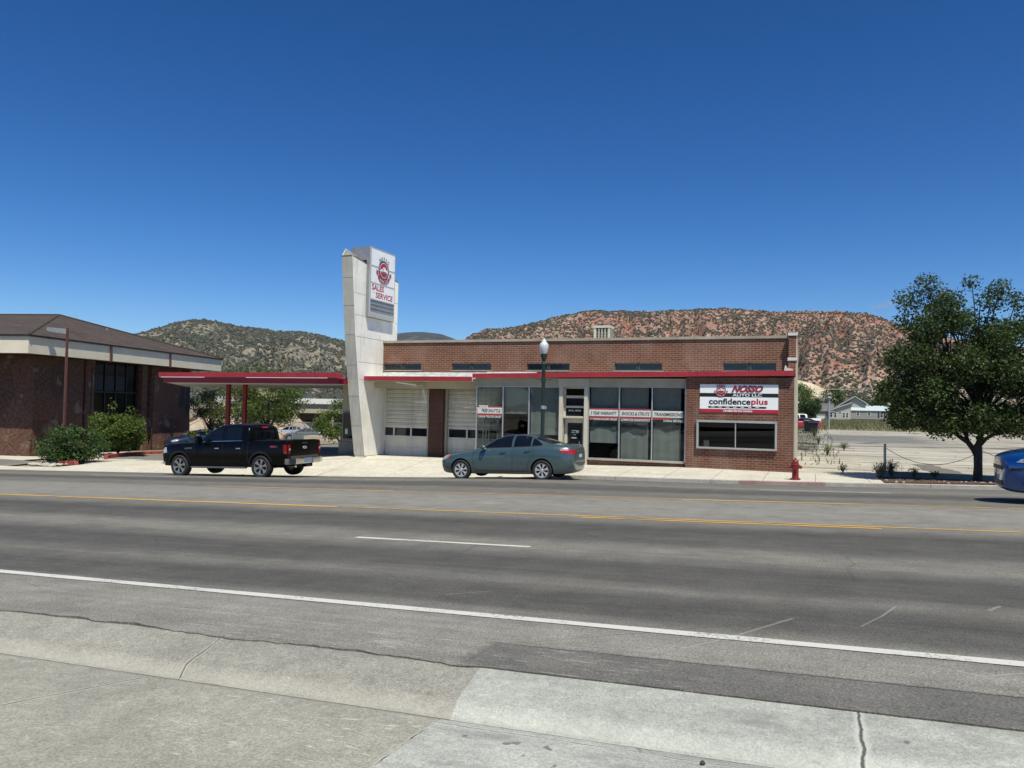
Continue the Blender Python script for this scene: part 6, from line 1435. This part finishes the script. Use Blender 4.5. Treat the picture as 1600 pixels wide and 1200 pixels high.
# bed wall, mulch and weeds
m = MB(); m.box(1.9, 14, 28.50, 28.64, .0, .40); tag(m.build('bed_wall', plain('bed_concrete', (.33, .32, .29), .85, 0, .15, 2)), 'low grey concrete edging wall behind the mulch bed under the tree', 'wall')
sheet('mulch_bed', 1.9, 14, 24.93, 28.5, plain('mulch_soil', (.065, .045, .032), .95, 0, .4, 14), off=.02)
m = MB(); g = random.Random(3)
for k in range(1500):
    x = g.uniform(1.9, 9); y = 24.98+abs(g.gauss(0, 1.0)); 
    if y > 28.4 or (x < 2.3 and y > 26.2) or g.random() < min(.8, (x-2)*.22): continue
    rock(m, x, y, float(H(np.array(x), np.array(y)))+.035, g.uniform(.025, .07), 0 if g.random() < .92 else 1)
tag(m.build('bark_mulch', [plain('lava_chip', (.13, .072, .052), .9, 0, .3, 8), plain('pale_chip', (.42, .36, .29), .9, 0, .2, 8)]), kind='stuff')
def weed(x, y, h, mat, n, seed, label, group='dry weeds by the cable fence'):
    g = np.random.default_rng(seed); r_ = thing('weed', label, 'weed', (x, y, float(H(np.array(x), np.array(y)))), 0, group); m = MB(); gg = random.Random(seed)
    for k in range(n):
        a = gg.uniform(0, 6.3); l = h*gg.uniform(.5, 1.15); d = gg.uniform(.2, .75)*l; w = .008; p = Vector((0, 0, 0)); q1 = Vector((math.cos(a)*d*.4, math.sin(a)*d*.4, l*.6)); q2 = Vector((math.cos(a)*d, math.sin(a)*d, l)); s_ = Vector((-math.sin(a), math.cos(a), 0))*w
        m.add([p-s_, p+s_, q1+s_, q1-s_, q2], [(0, 1, 2, 3), (3, 2, 4)])
    m.build('stalks', mat, r_, recalc=False)
    leaves('leaves', [(0, 0, h*.6, h*.55, h*.5, h*.4)], n*5, .05, mat, r_, seed=seed); return r_
weed(1.95, 27.3, .50, leaf_dry, 70, 51, 'pale dry weed tuft at the left end of the mulch bed'); weed(2.3, 27.9, .62, leaf_grey, 60, 52, 'taller grey-green weed just behind the pale dry tuft')
weed(3.0, 28.2, .38, leaf_dry, 34, 53, 'small dry weed in the bed between the left post and the tree'); weed(3.6, 28.3, .30, leaf_grey, 26, 54, 'tiny grey weed left of the tree trunk by the edging wall')
weed(.9, 29.3, .32, leaf_dry, 30, 55, 'small weed in the lot near the shop corner'); weed(.55, 41, .55, leaf_olive, 40, 56, 'green weed tuft in the lot along the shop side wall, nearest one'); weed(1.5, 47, .5, leaf_olive, 40, 57, 'green weed clump in the cracked lot, right of the side wall')
weed(.2, 55, .6, leaf_olive, 40, 58, 'green weed tuft in the lot further along the side wall'); weed(-.1, 70, .8, leaf_olive, 50, 59, 'farthest green weed clump in the lot along the side wall')
def scatter(name, x0, x1, y0, y1, n, h, mat, seed, hf=None, cl=.35):
    g = np.random.default_rng(seed); x = g.uniform(x0, x1, n); y = g.uniform(y0, y1, n)
    z0_ = H(x, y) + (hf(x, y) if hf else 0); a = g.uniform(0, 6.283, n); hh = h*(.4+g.random(n)); w = h*.13
    dx, dy = np.cos(a), np.sin(a); lean = g.normal(size=(2, n))*h*.3
    V = np.stack([np.stack([x-dx*w, y-dy*w, z0_], 1), np.stack([x+dx*w, y+dy*w, z0_], 1), np.stack([x+lean[0]+dx*w*.3, y+lean[1], z0_+hh], 1)], 1).reshape(-1, 3)
    me = bpy.data.meshes.new(name); me.from_pydata(V.tolist(), [], [(3*i, 3*i+1, 3*i+2) for i in range(n)]); me.materials.append(mat); return tag(link(name, me), kind='stuff')
sheet('vacant_lot', -9, .2, 46, 104, lot_mat, off=.0, step=1)
sheet('grass_field', -60, 95, 124, 246, plain('grass_soil', (.24, .23, .12), .95, 0, .3, .12, stretch=(.3, 1, 1)), off=.02, step=4)
sheet('grass_field', -60, 95, 104, 118, plain('grass_soil', (.24, .23, .12)), off=.02, step=2)
scatter('grass', -10, 45, 104, 240, 9000, .38, leaf_olive, 61); scatter('dry_grass', -10, 45, 103, 235, 26000, .5, leaf_dry, 62); scatter('lot_weeds', -3, 1.2, 33, 100, 700, .22, leaf_olive, 63); scatter('lot_weeds', 0, 30, 30, 100, 500, .10, leaf_dry, 64)

# ------------------------------------------------------------------ far end of the lot
bin_m = plain('bin_black', (.012, .013, .016), .5, 0, .2, 3)
b0 = thing('wheeled_bin', 'black wheeled rubbish bin, the right one of the pair at the back of the lot', 'bin', (-.15, 84.3, .22), R(-8), 'wheeled bins at the back of the lot')
m = MB(); m.add([(-.30, -.36, .08), (.30, -.36, .08), (.30, .36, .08), (-.30, .36, .08), (-.44, -.44, 1.05), (.44, -.44, 1.05), (.44, .44, 1.15), (-.44, .44, 1.15)], [(0,3,2,1),(4,5,6,7),(0,1,5,4),(1,2,6,5),(2,3,7,6),(3,0,4,7)]); m.build('tub', bin_m, b0, bevel=.03)
m = MB(); m.add([(-.47, -.50, 1.04), (.47, -.50, 1.04), (.47, .48, 1.18), (-.47, .48, 1.18), (-.45, -.46, 1.09), (.45, -.46, 1.09), (.42, .44, 1.26), (-.42, .44, 1.26)], [(0,3,2,1),(4,5,6,7),(0,1,5,4),(1,2,6,5),(2,3,7,6),(3,0,4,7)]); m.build('lid', bin_m, b0)
for s_ in (-1, 1): m = MB(); m.lathe([(0, -.03), (.10, -.03), (.10, .03), (0, .03)], 12, (.40*s_, .45, .10), 'x'); m.build('wheel', black, b0)
dup(b0, (-.72, 85.9, .22), R(12), 'taller black wheeled rubbish bin, the left one of the pair', scale=(1, 1, 1.15))

def house_box(): pass
sid = plain('grey_siding', (.27, .28, .26), .8, 0, .10, .6, stretch=(.2, .2, 6)); sid2 = plain('pale_siding', (.42, .42, .38), .8, 0, .08, .6, stretch=(.2, .2, 6)); gr_roof = plain('grey_shingle', (.13, .13, .13), .9, 0, .15, .8); trimw = plain('white_trim', (.66, .67, .66), .6)
def window(parent, x0, x1, y, z0_, z1_, t_=.12):
    m = MB(); m.box(x0-t_, x1+t_, y-.06, y, z0_-t_, z0_); m.box(x0-t_, x1+t_, y-.06, y, z1_, z1_+t_); m.box(x0-t_, x0, y-.06, y, z0_, z1_); m.box(x1, x1+t_, y-.06, y, z0_, z1_); m.box(x0, x1, y-.05, y, (z0_+z1_)/2-.04, (z0_+z1_)/2+.04)
    o = m.build('window', trimw, parent); m = MB(); m.box(x0, x1, y-.03, y-.01, z0_, z1_); m.build('pane', glass_dark, o)
mh = thing('mobile_home', 'long grey mobile home with pale blue-white metal roof across the vacant lot', 'house', (9.9, 252.0, .2), R(6))
m = MB(); m.box(0, 10.6, 0, 4.5, .45, 3.0); m.build('wall', sid, mh); m = MB(); m.box(.1, 10.5, .05, 4.4, -.2, .45); m.build('skirting', plain('skirting', (.10, .11, .12), .8), mh)
m = MB(); m.prism([(-.3, 2.98), (2.25, 4.5), (4.8, 2.98)], 'x', -.25, 10.85); m.build('roof', plain('metal_roof', (.52, .60, .63), .45, .2, .06, .8, stretch=(8, .2, 1)), mh)
for x in (1.5, 4.6): window(mh, x, x+.75, 0, 1.55, 2.5)
window(mh, 8.0, 8.75, 0, 1.1, 2.6)
for x in (7.35, 8.95): m = MB(); m.box(x, x+.45, -.06, 0, 1.0, 2.65); m.build('shutter', plain('shutter_navy', (.02, .03, .06), .6), mh)
m = MB(); m.box(10.35, 10.62, -.05, .05, .3, 3.0); m.build('corner_trim', trimw, mh)
m = MB(); m.box(4.3, 5.1, 1.9, 2.6, 4.3, 5.1); m.build('chimney', sid2, mh); m = MB(); m.box(5.8, 6.4, 2.0, 2.5, 4.3, 4.8); m.build('roof_unit', blackmetal, mh)
gh = thing('grey_house', 'grey house with steep gabled roofs left of the mobile home', 'house', (.2, 249.0, .2), R(4))
m = MB(); m.box(0, 3.6, 1, 7, -.1, 2.7); m.build('wall', sid, gh); m = MB(); m.box(3.4, 9.6, 0, 8, -.1, 2.9); m.prism([(3.4, 2.85), (9.6, 2.85), (9.6, 5.0)], 'y', 0.02, 7.9); m.build('wall', sid2, gh)
m = MB(); m.prism([(.6, 2.6), (7.6, 2.6), (4.2, 5.0)], 'x', -.4, 5.2); m.build('roof', gr_roof, gh)
m = MB(); m.prism([(3.1, 2.70), (9.9, 5.2), (10.4, 5.0), (10.4, 5.25), (9.9, 5.45), (3.1, 2.95)], 'y', -.5, 8.4); m.build('roof', gr_roof, gh)
m = MB(); m.prism([(5.6, 3.8), (11.0, 7.3), (14.3, 5.2), (14.3, 4.9), (11.0, 7.0), (5.6, 3.6)], 'y', 3.0, 10); m.build('roof', gr_roof, gh)
m = MB(); m.prism([(5.6, 3.8), (11.0, 7.3), (14.3, 5.2), (14.3, 5.0), (11.0, 7.12), (5.6, 3.65)], 'y', 2.9, 2.99); m.prism([(3.1, 2.80), (9.9, 5.35), (9.9, 5.18), (3.1, 2.65)], 'y', -.62, -.51); m.box(3.2, 4.9, -.7, -.5, 2.5, 2.62); m.build('rake_trim', trimw, gh)
m = MB(); m.prism([(7.2, 4.6), (11.0, 7.0), (14.0, 5.0), (14.0, 3.0), (7.2, 3.0)], 'y', 3.6, 9.8); m.build('gable_wall', sid2, gh)
m = MB(); m.box(8.9, 9.6, 3.0, 3.9, 4.2, 5.6); m.build('chimney', brick_dark, gh)
for x0_, x1_ in ((3.9, 4.4), (5.0, 5.6), (7.4, 7.9), (8.3, 8.8)): window(gh, x0_, x1_, 0, .9, 2.2)
window(gh, 6.2, 6.9, 0, 2.1, 2.6, .08)
m = MB(); m.box(.2, 3.2, .95, 1.0, .1, 1.1); m.build('porch_rail', trimw, gh)
sh = thing('white_roofed_shed', 'sliver of a shed with white roof edge just right of the shop side wall', 'shed', (-9.0, 150.0, .2), R(3))
m = MB(); m.box(0, 5.5, 0, 6, 0, 3.3); m.build('wall', plain('shed_wall', (.25, .24, .22), .8), sh); m = MB(); m.prism([(-.5, 3.3), (3, 5.0), (6.1, 4.1), (6.1, 3.75), (-.5, 3.1)], 'y', -.5, 6.5); m.build('roof', trimw, sh)
lt = thing('lot_lamp', 'thin grey light pole with flat head left of the grey house', 'lamp post', (1.55, 102.5, .2))
m = MB(); m.tube([(0, 0, 0), (0, 0, 3.9)], .09, 8); m.build('pole', galv, lt); m = MB(); m.lathe([(.28, 3.9), (.30, 4.0), (.1, 4.12), (0, 4.13)], 10); m.build('lamp_head', plain('lamp_head_grey', (.34, .36, .35)), lt)
lt = thing('flag_pole', 'slim white pole on a white base at the right end of the mobile home', 'pole', (10.7, 133.5, .2))
m = MB(); m.tube([(0, 0, .1), (0, 0, 4.5)], .07, 8); m.build('pole', trimw, lt); m = MB(); m.box(-.7, .3, -.3, .3, 0, .22); m.build('base', trimw, lt)
# power line
for k, (x, y) in enumerate(((-34, 238), (36, 262))):
    up_ = thing('utility_pole', 'wooden utility pole at the %s end of the far power line' % ('left, hidden' if k == 0 else 'right'), 'utility pole', (x, y, .2), R(19), 'poles of the far power line')
    m = MB(); m.tube([(0, 0, 0), (0, 0, 10.2)], .16, 8); m.build('pole', plain('weathered_wood', (.22, .20, .17)), up_); m = MB(); m.box(-.08, .08, -1.2, 1.2, 9.4, 9.6); m.build('crossarm', MATS['weathered_wood'], up_)
wm = plain('wire_pale', (.50, .48, .40), .6); wd = plain('wire_dark', (.05, .05, .05), .7)
o = sag('power_line', 'upper pale wire of the far power line across the trees', (-34, 238, 9.3), (36, 262, 10.6), .6, .07, 24, wm); o = sag('power_line', 'lower dark wire of the far power line across the trees', (-34, 238, 7.7), (36, 262, 8.4), .3, .06, 24, wd)
# trees beyond
gN = 'trees beyond the vacant lot'
tree('leafy_tree', 'bright green tree touching the shop side wall, beyond the lot', 'tree', (-5.0, 205.0, .2), 10.5, 4.8, .3, leaf_mid, 5200, .40, 71, gN, 26, .1)
tree('leafy_tree', 'lower green tree left of the grey house', 'tree', (-1.0, 185.0, .2), 6.0, 2.8, .25, leaf_bush, 3600, .34, 72, gN, 22, .1)
tree('bare_tree', 'grey half-bare tree left of the light pole behind the grey house', 'tree', (1.6, 275.0, .2), 10.0, 4.0, .3, leaf_grey, 3600, .36, 73, gN, 26, .15)
tree('leafy_tree', 'dark green tree behind the roof of the grey house', 'tree', (6.0, 290.0, .2), 11.5, 5.5, .3, leaf_bush, 4600, .42, 74, gN, 26, .12)
tree('bare_tree', 'taller grey-brown tree behind the gable ridge', 'tree', (13.0, 318.0, .2), 12.5, 6.0, .3, leaf_grey, 3600, .40, 75, gN, 26, .12)
tree('leafy_tree', 'rounded green tree behind the mobile home roof', 'tree', (17.8, 275.0, .2), 8.4, 4.0, .3, leaf_bush, 4200, .38, 76, gN, 22, .1)
tree('leafy_tree', 'green tree right of the mobile home behind the street tree', 'tree', (33.0, 262.0, .2), 8.0, 5.5, .3, leaf_mid, 3600, .42, 77, gN, 22, .1)
tree('leafy_tree', 'low green tree at the far right behind the street tree', 'tree', (46.0, 250.0, .2), 7.0, 6.0, .3, leaf_bush, 3600, .42, 78, gN, 22, .1)
# low scrub belt at the mesa's foot
g = np.random.default_rng(81)
lb = [(float(x), float(y), float(2+.6*g.random()), float(5+4*g.random()), 4.0, float(2.2+2.6*g.random())) for x, y in zip(g.uniform(-60, 150, 70), g.uniform(310, 440, 70))]
o = leaves('scrub', lb, 26000, .6, leaf_olive, None, seed=82); tag(o, kind='stuff')

# ------------------------------------------------------------------ hills
def hill(name, crest, D0, D1, mat, seed, gully=1.0, back=1.35, na=420, nd=90, zbase=-6, pw=.9, rough=1.0, bench=0):
    az = np.array([c[0] for c in crest]); te = np.array([c[1] for c in crest]); A = np.linspace(az[0], az[-1], na)
    T_ = np.interp(A, az, te); T_ = np.convolve(np.pad(T_, 3, 'edge'), np.ones(7)/7, 'valid')
    ss = np.concatenate([np.linspace(0, 1, nd), 1+np.linspace(.04, 1, 14)]); V = np.zeros((len(ss), na, 3)); N = noise
    for i, a in enumerate(A):
        aa = R(a); sx_, cy_ = math.sin(aa), math.cos(aa); Hh = T_[i]*D1
        edge = min(1, (i/na)*14, (1-i/na)*14)
        for j, s_ in enumerate(ss):
            if s_ <= 1:
                d = D0+(D1-D0)*s_; x, y = sx_*d, cy_*d
                f = s_**pw
                gl = N.fractal(Vector((x*.0085*rough, y*.0035*rough, seed)), .9, 2.1, 5); rg = (1-abs(N.noise(Vector((a*.9*rough+seed, s_*1.2, 2.2)))*2))
                hgt = Hh*f + (gl*.16+ (rg-.7)*.13)*Hh*gully*math.sin(math.pi*min(1, s_*.98))**.8
                hgt += N.fractal(Vector((x*.04, y*.04, seed+5)), .9, 2.1, 3)*2.2*rough
                if s_ == 1: hgt = Hh + N.fractal(Vector((x*.03, y*.03, seed+5)), .9, 2.1, 3)*1.6
                z = EYE+hgt*edge + zbase*(1-s_)
            else:
                k = s_-1; d = D1*(1+k*(back-1)); x, y = sx_*d, cy_*d; z = EYE+(Hh*(1-.25*k*k*4*.5)-Hh*.5*k)*edge
            V[j, i] = (x, y, z)
    F = [(j*na+i, j*na+i+1, (j+1)*na+i+1, (j+1)*na+i) for j in range(len(ss)-1) for i in range(na-1)]
    me = bpy.data.meshes.new(name); me.from_pydata(V.reshape(-1, 3).tolist(), [], F); me.materials.append(mat); me.polygons.foreach_set('use_smooth', [True]*len(F))
    o = link(name, me); tag(o, kind='structure'); return o, V[:nd]
def mk_mesa():
    t = NT('red_mesa'); o = t.obj(); x, y, z = t.sep(o); n = t.noise(o, .012, 8, .65); n2 = t.noise(t.mapping(o, (1, 1, 2.5)), .06, 8, .7); n3 = t.noise(o, .25, 5, .7)
    c = t.ramp(n, [(.3, (.24, .098, .072)), (.45, (.30, .142, .105)), (.55, (.31, .19, .15)), (.7, (.36, .25, .20))])
    c = t.mix(c, (.46, .34, .265), t.ramp(n2, [(.5, 0), (.68, .75)]))
    low = t.ramp(t.math('ADD', z, t.math('MULTIPLY', n, 60)), [(.0, 1), (.001, 1)]); lz_ = t.math('SUBTRACT', 1.0, t.math('DIVIDE', t.math('SUBTRACT', z, 14.0), 26.0), clamp=True)
    c = t.mix(c, (.46, .38, .29), t.math('MULTIPLY', lz_, t.ramp(n2, [(.40, .3), (.6, 1)])))
    c = t.mix(c, t.ramp(n3, [(.3, .55), (.7, 1.4)]), 1, 'MULTIPLY')
    sp_ = t.voro(t.mix(o, t.noise(o, .09, 3, .6), .0), .19); c = t.mix((.07, .07, .035), c, t.ramp(sp_, [(.22, .15), (.34, 1)]))
    t.bsdf(c, .95, normal=t.bump(n2, 3, .7)); return t.m
def mk_green_hill():
    t = NT('green_hill'); o = t.obj(); x, y, z = t.sep(o); n = t.noise(o, .006, 8, .65); n2 = t.noise(t.mapping(o, (1, 1, .6)), .14, 6, .8); n3 = t.noise(o, .12, 6, .75)
    veg = (.050, .057, .040); rock_ = (.30, .26, .20)
    f = t.math('ADD', t.math('MULTIPLY', n2, .65), t.math('MULTIPLY', n3, .35)); f = t.math('ADD', f, t.math('MULTIPLY', t.math('SUBTRACT', n, .5), .55))
    c = t.mix(veg, rock_, t.ramp(f, [(.475, 0), (.53, .85), (.60, 1)])); c = t.mix(c, t.ramp(n3, [(.3, .7), (.7, 1.3)]), 1, 'MULTIPLY')
    t.bsdf(c, .95, normal=t.bump(n2, 6, .8)); return t.m
def mk_far():
    t = NT('far_mountain'); n = t.noise(t.obj(), .003, 9, .7); t.bsdf(t.ramp(n, [(.40, (.020, .030, .026)), (.5, (.045, .055, .045)), (.58, (.16, .15, .12))]), .95, normal=t.bump(n, 300, 1)); return t.m
mesa, MV = hill('mesa', [(-30, .03), (-26.37, .0735), (-24.97, .0883), (-23.55, .1014), (-22.6, .1010), (-21.64, .1026), (-20.21, .1084), (-18.32, .1181), (-16.89, .1228), (-15.47, .1252), (-14.06, .1248), (-12.19, .1252), (-9.42, .1262), (-7.16, .1290), (-5.38, .1278), (-3.19, .1248), (-2.76, .1236), (1.0, .1230), (2.61, .1196), (3.8, .1160), (4.96, .1061), (6.47, .0964), (8.66, .0858), (12.1, .0736), (16.79, .0614), (24, .045), (32, .02)], 520, 1000, mk_mesa(), 3.1, gully=.8, pw=.75)
gh_, GV = hill('green_hill', [(-68, .02), (-60, .040), (-51.85, .0588), (-50.05, .0642), (-47.61, .0764), (-45.87, .088), (-44.6, .0965), (-43.87, .0979), (-43.1, .0972), (-42.42, .0955), (-40.08, .0898), (-38.34, .0881), (-36.57, .0879), (-35.21, .084), (-33.62, .0778), (-31.07, .0700), (-26.36, .058), (-20, .03)], 900, 2100, mk_green_hill(), 8.3, gully=.75, pw=1.0, nd=110)
hill('far_mountain', [(-40, .05), (-34, .075), (-31.2, .088), (-30.17, .0914), (-29.23, .0936), (-28.29, .0945), (-27.6, .0936), (-26.87, .0925), (-25.82, .086), (-24, .075), (-20, .05)], 6500, 9000, mk_far(), 5.5, gully=.7, na=260, nd=70, rough=.22)
# pale hillock at the mesa's foot
hill('pale_hillock', [(-9, .005), (-6.5, .035), (-4.6, .0447), (-3.0, .047), (-1.8, .044), (-.4, .036), (1.5, .022), (4, .004)], 380, 470, plain('pale_clay', (.50, .43, .31), .95, 0, .25, .15), 2.2, gully=.7, na=90, nd=30)
# junipers dotted over the slopes
def junipers(name, V, n, r0, r1, mat, seed, crest=0.0):
    g = np.random.default_rng(seed); nd_, na_, _ = V.shape
    u = g.random(n)*(nd_-1.01); w = g.random(n)*(na_-1.01)
    k = int(n*crest)
    if k: u[:k] = (nd_-1.01)*(1-g.random(k)*.03)
    i, j = u.astype(int), w.astype(int); fu, fw = (u-i)[:, None], (w-j)[:, None]
    P = V[i, j]*(1-fu)*(1-fw)+V[i+1, j]*fu*(1-fw)+V[i, j+1]*(1-fu)*fw+V[i+1, j+1]*fu*fw
    cl = np.array([noise.fractal(Vector((p[0]*.012, p[1]*.012, seed)), 1, 2, 3) for p in P]); keep = (g.random(n) < .66+cl*.7) | (np.arange(n) < k); P = P[keep]; n = len(P)
    ic = np.array([(0,0,1),(.89,0,.45),(.28,.85,.45),(-.72,.53,.45),(-.72,-.53,.45),(.28,-.85,.45),(.72,.53,-.45),(-.28,.85,-.45),(-.89,0,-.45),(-.28,-.85,-.45),(.72,-.53,-.45)])
    fc = [(0,1,2),(0,2,3),(0,3,4),(0,4,5),(0,5,1),(1,6,2),(2,7,3),(3,8,4),(4,9,5),(5,10,1),(1,10,6),(2,6,7),(3,7,8),(4,8,9),(5,9,10)]
    r_ = g.uniform(r0, r1, n); sc_ = np.stack([r_*g.uniform(.8, 1.3, n), r_*g.uniform(.8, 1.3, n), r_*g.uniform(.7, 1.15, n)], 1)
    VV = P[:, None, :] + ic[None]*sc_[:, None, :]*g.uniform(.7, 1.25, (n, 11, 1)) + np.array([0, 0, .35])*r_[:, None, None]
    FF = (np.array(fc)[None]+np.arange(n)[:, None, None]*11).reshape(-1, 3)
    me = bpy.data.meshes.new(name); me.vertices.add(n*11); me.vertices.foreach_set('co', VV.astype(np.float32).ravel()); nf = len(FF)
    me.loops.add(nf*3); me.loops.foreach_set('vertex_index', FF.astype(np.int32).ravel()); me.polygons.add(nf); me.polygons.foreach_set('loop_start', np.arange(0, nf*3, 3, dtype=np.int32))
    try: me.polygons.foreach_set('loop_total', np.full(nf, 3, np.int32))
    except Exception: pass
    me.update(calc_edges=True); me.materials.append(mat); return tag(link(name, me), kind='stuff')
jm = leaf_mat('juniper', (.026, .030, .018), (.046, .050, .030), (.07, .070, .045), .0)
junipers('junipers', MV, 52000, .6, 1.45, jm, 41, crest=.02)
junipers('distant_pines', GV, 42000, 1.6, 3.6, jm, 42, crest=.02)
# a small wisp of cloud high beyond the mesa
cm_ = NT('cloud_wisp'); pv = cm_.n('ShaderNodeVolumePrincipled'); pv.inputs['Color'].default_value = (1, 1, 1, 1); pv.inputs['Anisotropy'].default_value = .3
o_ = cm_.obj(); ln = cm_.n('ShaderNodeVectorMath', operation='LENGTH'); cm_.l(cm_.mapping(o_, (1/230, 1/120, 1/50)), ln.inputs[0])
fal = cm_.ramp(ln.outputs['Value'], [(.1, 1), (1, 0)]); nn = cm_.ramp(cm_.noise(cm_.mapping(o_, (.006, .006, .022), rot=(0, R(-10), 0)), 1.0, 4, .6), [(.42, 0), (.7, 1)])
cm_.l(cm_.math('MULTIPLY', cm_.math('MULTIPLY', fal, nn), .011), pv.inputs['Density']); cm_.l(pv.outputs[0], cm_.out.inputs['Volume'])
m = MB(); m.lathe([(0, -1), (.5, -.87), (.87, -.5), (1, 0), (.87, .5), (.5, .87), (0, 1)], 16); cw = m.build('cloud', cm_.m)
for v_ in cw.data.vertices: v_.co = (v_.co.x*230, v_.co.y*120, v_.co.z*50)
cw.location = (700, 8900, 1155); cw.rotation_euler = (0, R(-8), 0); tag(cw, kind='stuff')

# air: one box of thin haze round camera and scene
tH = NT('haze'); hv = tH.n('ShaderNodeVolumePrincipled'); hv.inputs['Color'].default_value = (.80, .90, 1, 1); hv.inputs['Density'].default_value = 2.5e-5; hv.inputs['Anisotropy'].default_value = .1
tH.l(hv.outputs[0], tH.out.inputs['Volume'])
m = MB(); m.box(-13900, 13900, -13900, 13900, -60, 900); tag(m.build('haze', tH.m), kind='stuff')

# what stands across the street behind the camera, for the windows to reflect
sheet('parking_lot', -45, 45, -60, -1.5, lot_grey, off=.12, step=3, hf=lambda X, Y: np.full(np.shape(X), .95))
ob = thing('store_across', 'low tan store behind the camera on the near side of the street', 'building', (-14, -30, .9))
m = MB(); m.box(-16, 16, -12, 0, 0, 4.2); m.build('wall', plain('tan_wall', (.30, .25, .18), .85), ob); m = MB(); m.box(-16.4, 16.4, -12.4, .4, 4.2, 4.8); m.build('roof', gr_roof, ob)
for k in range(6): m = MB(); m.box(-14+k*5, -11+k*5, 0, .06, .8, 3); m.build('window', glass_dark, ob)
tree('shade_tree', 'leafy tree behind the camera left of the store across the street', 'tree', (-24, -14, .9), 7.5, 3.2, .2, leaf_mid, 2500, .3, 91, None, 22, .3)
tree('shade_tree', 'leafy tree behind the camera right of the store across the street', 'tree', (6, -16, .9), 7.0, 3.0, .2, leaf_mid, 2500, .3, 92, None, 22, .3)
tree('shade_tree', 'tall leafy tree behind the camera at the far right', 'tree', (20, -22, .9), 9.0, 4.0, .2, leaf_mid, 2500, .3, 93, None, 22, .3)
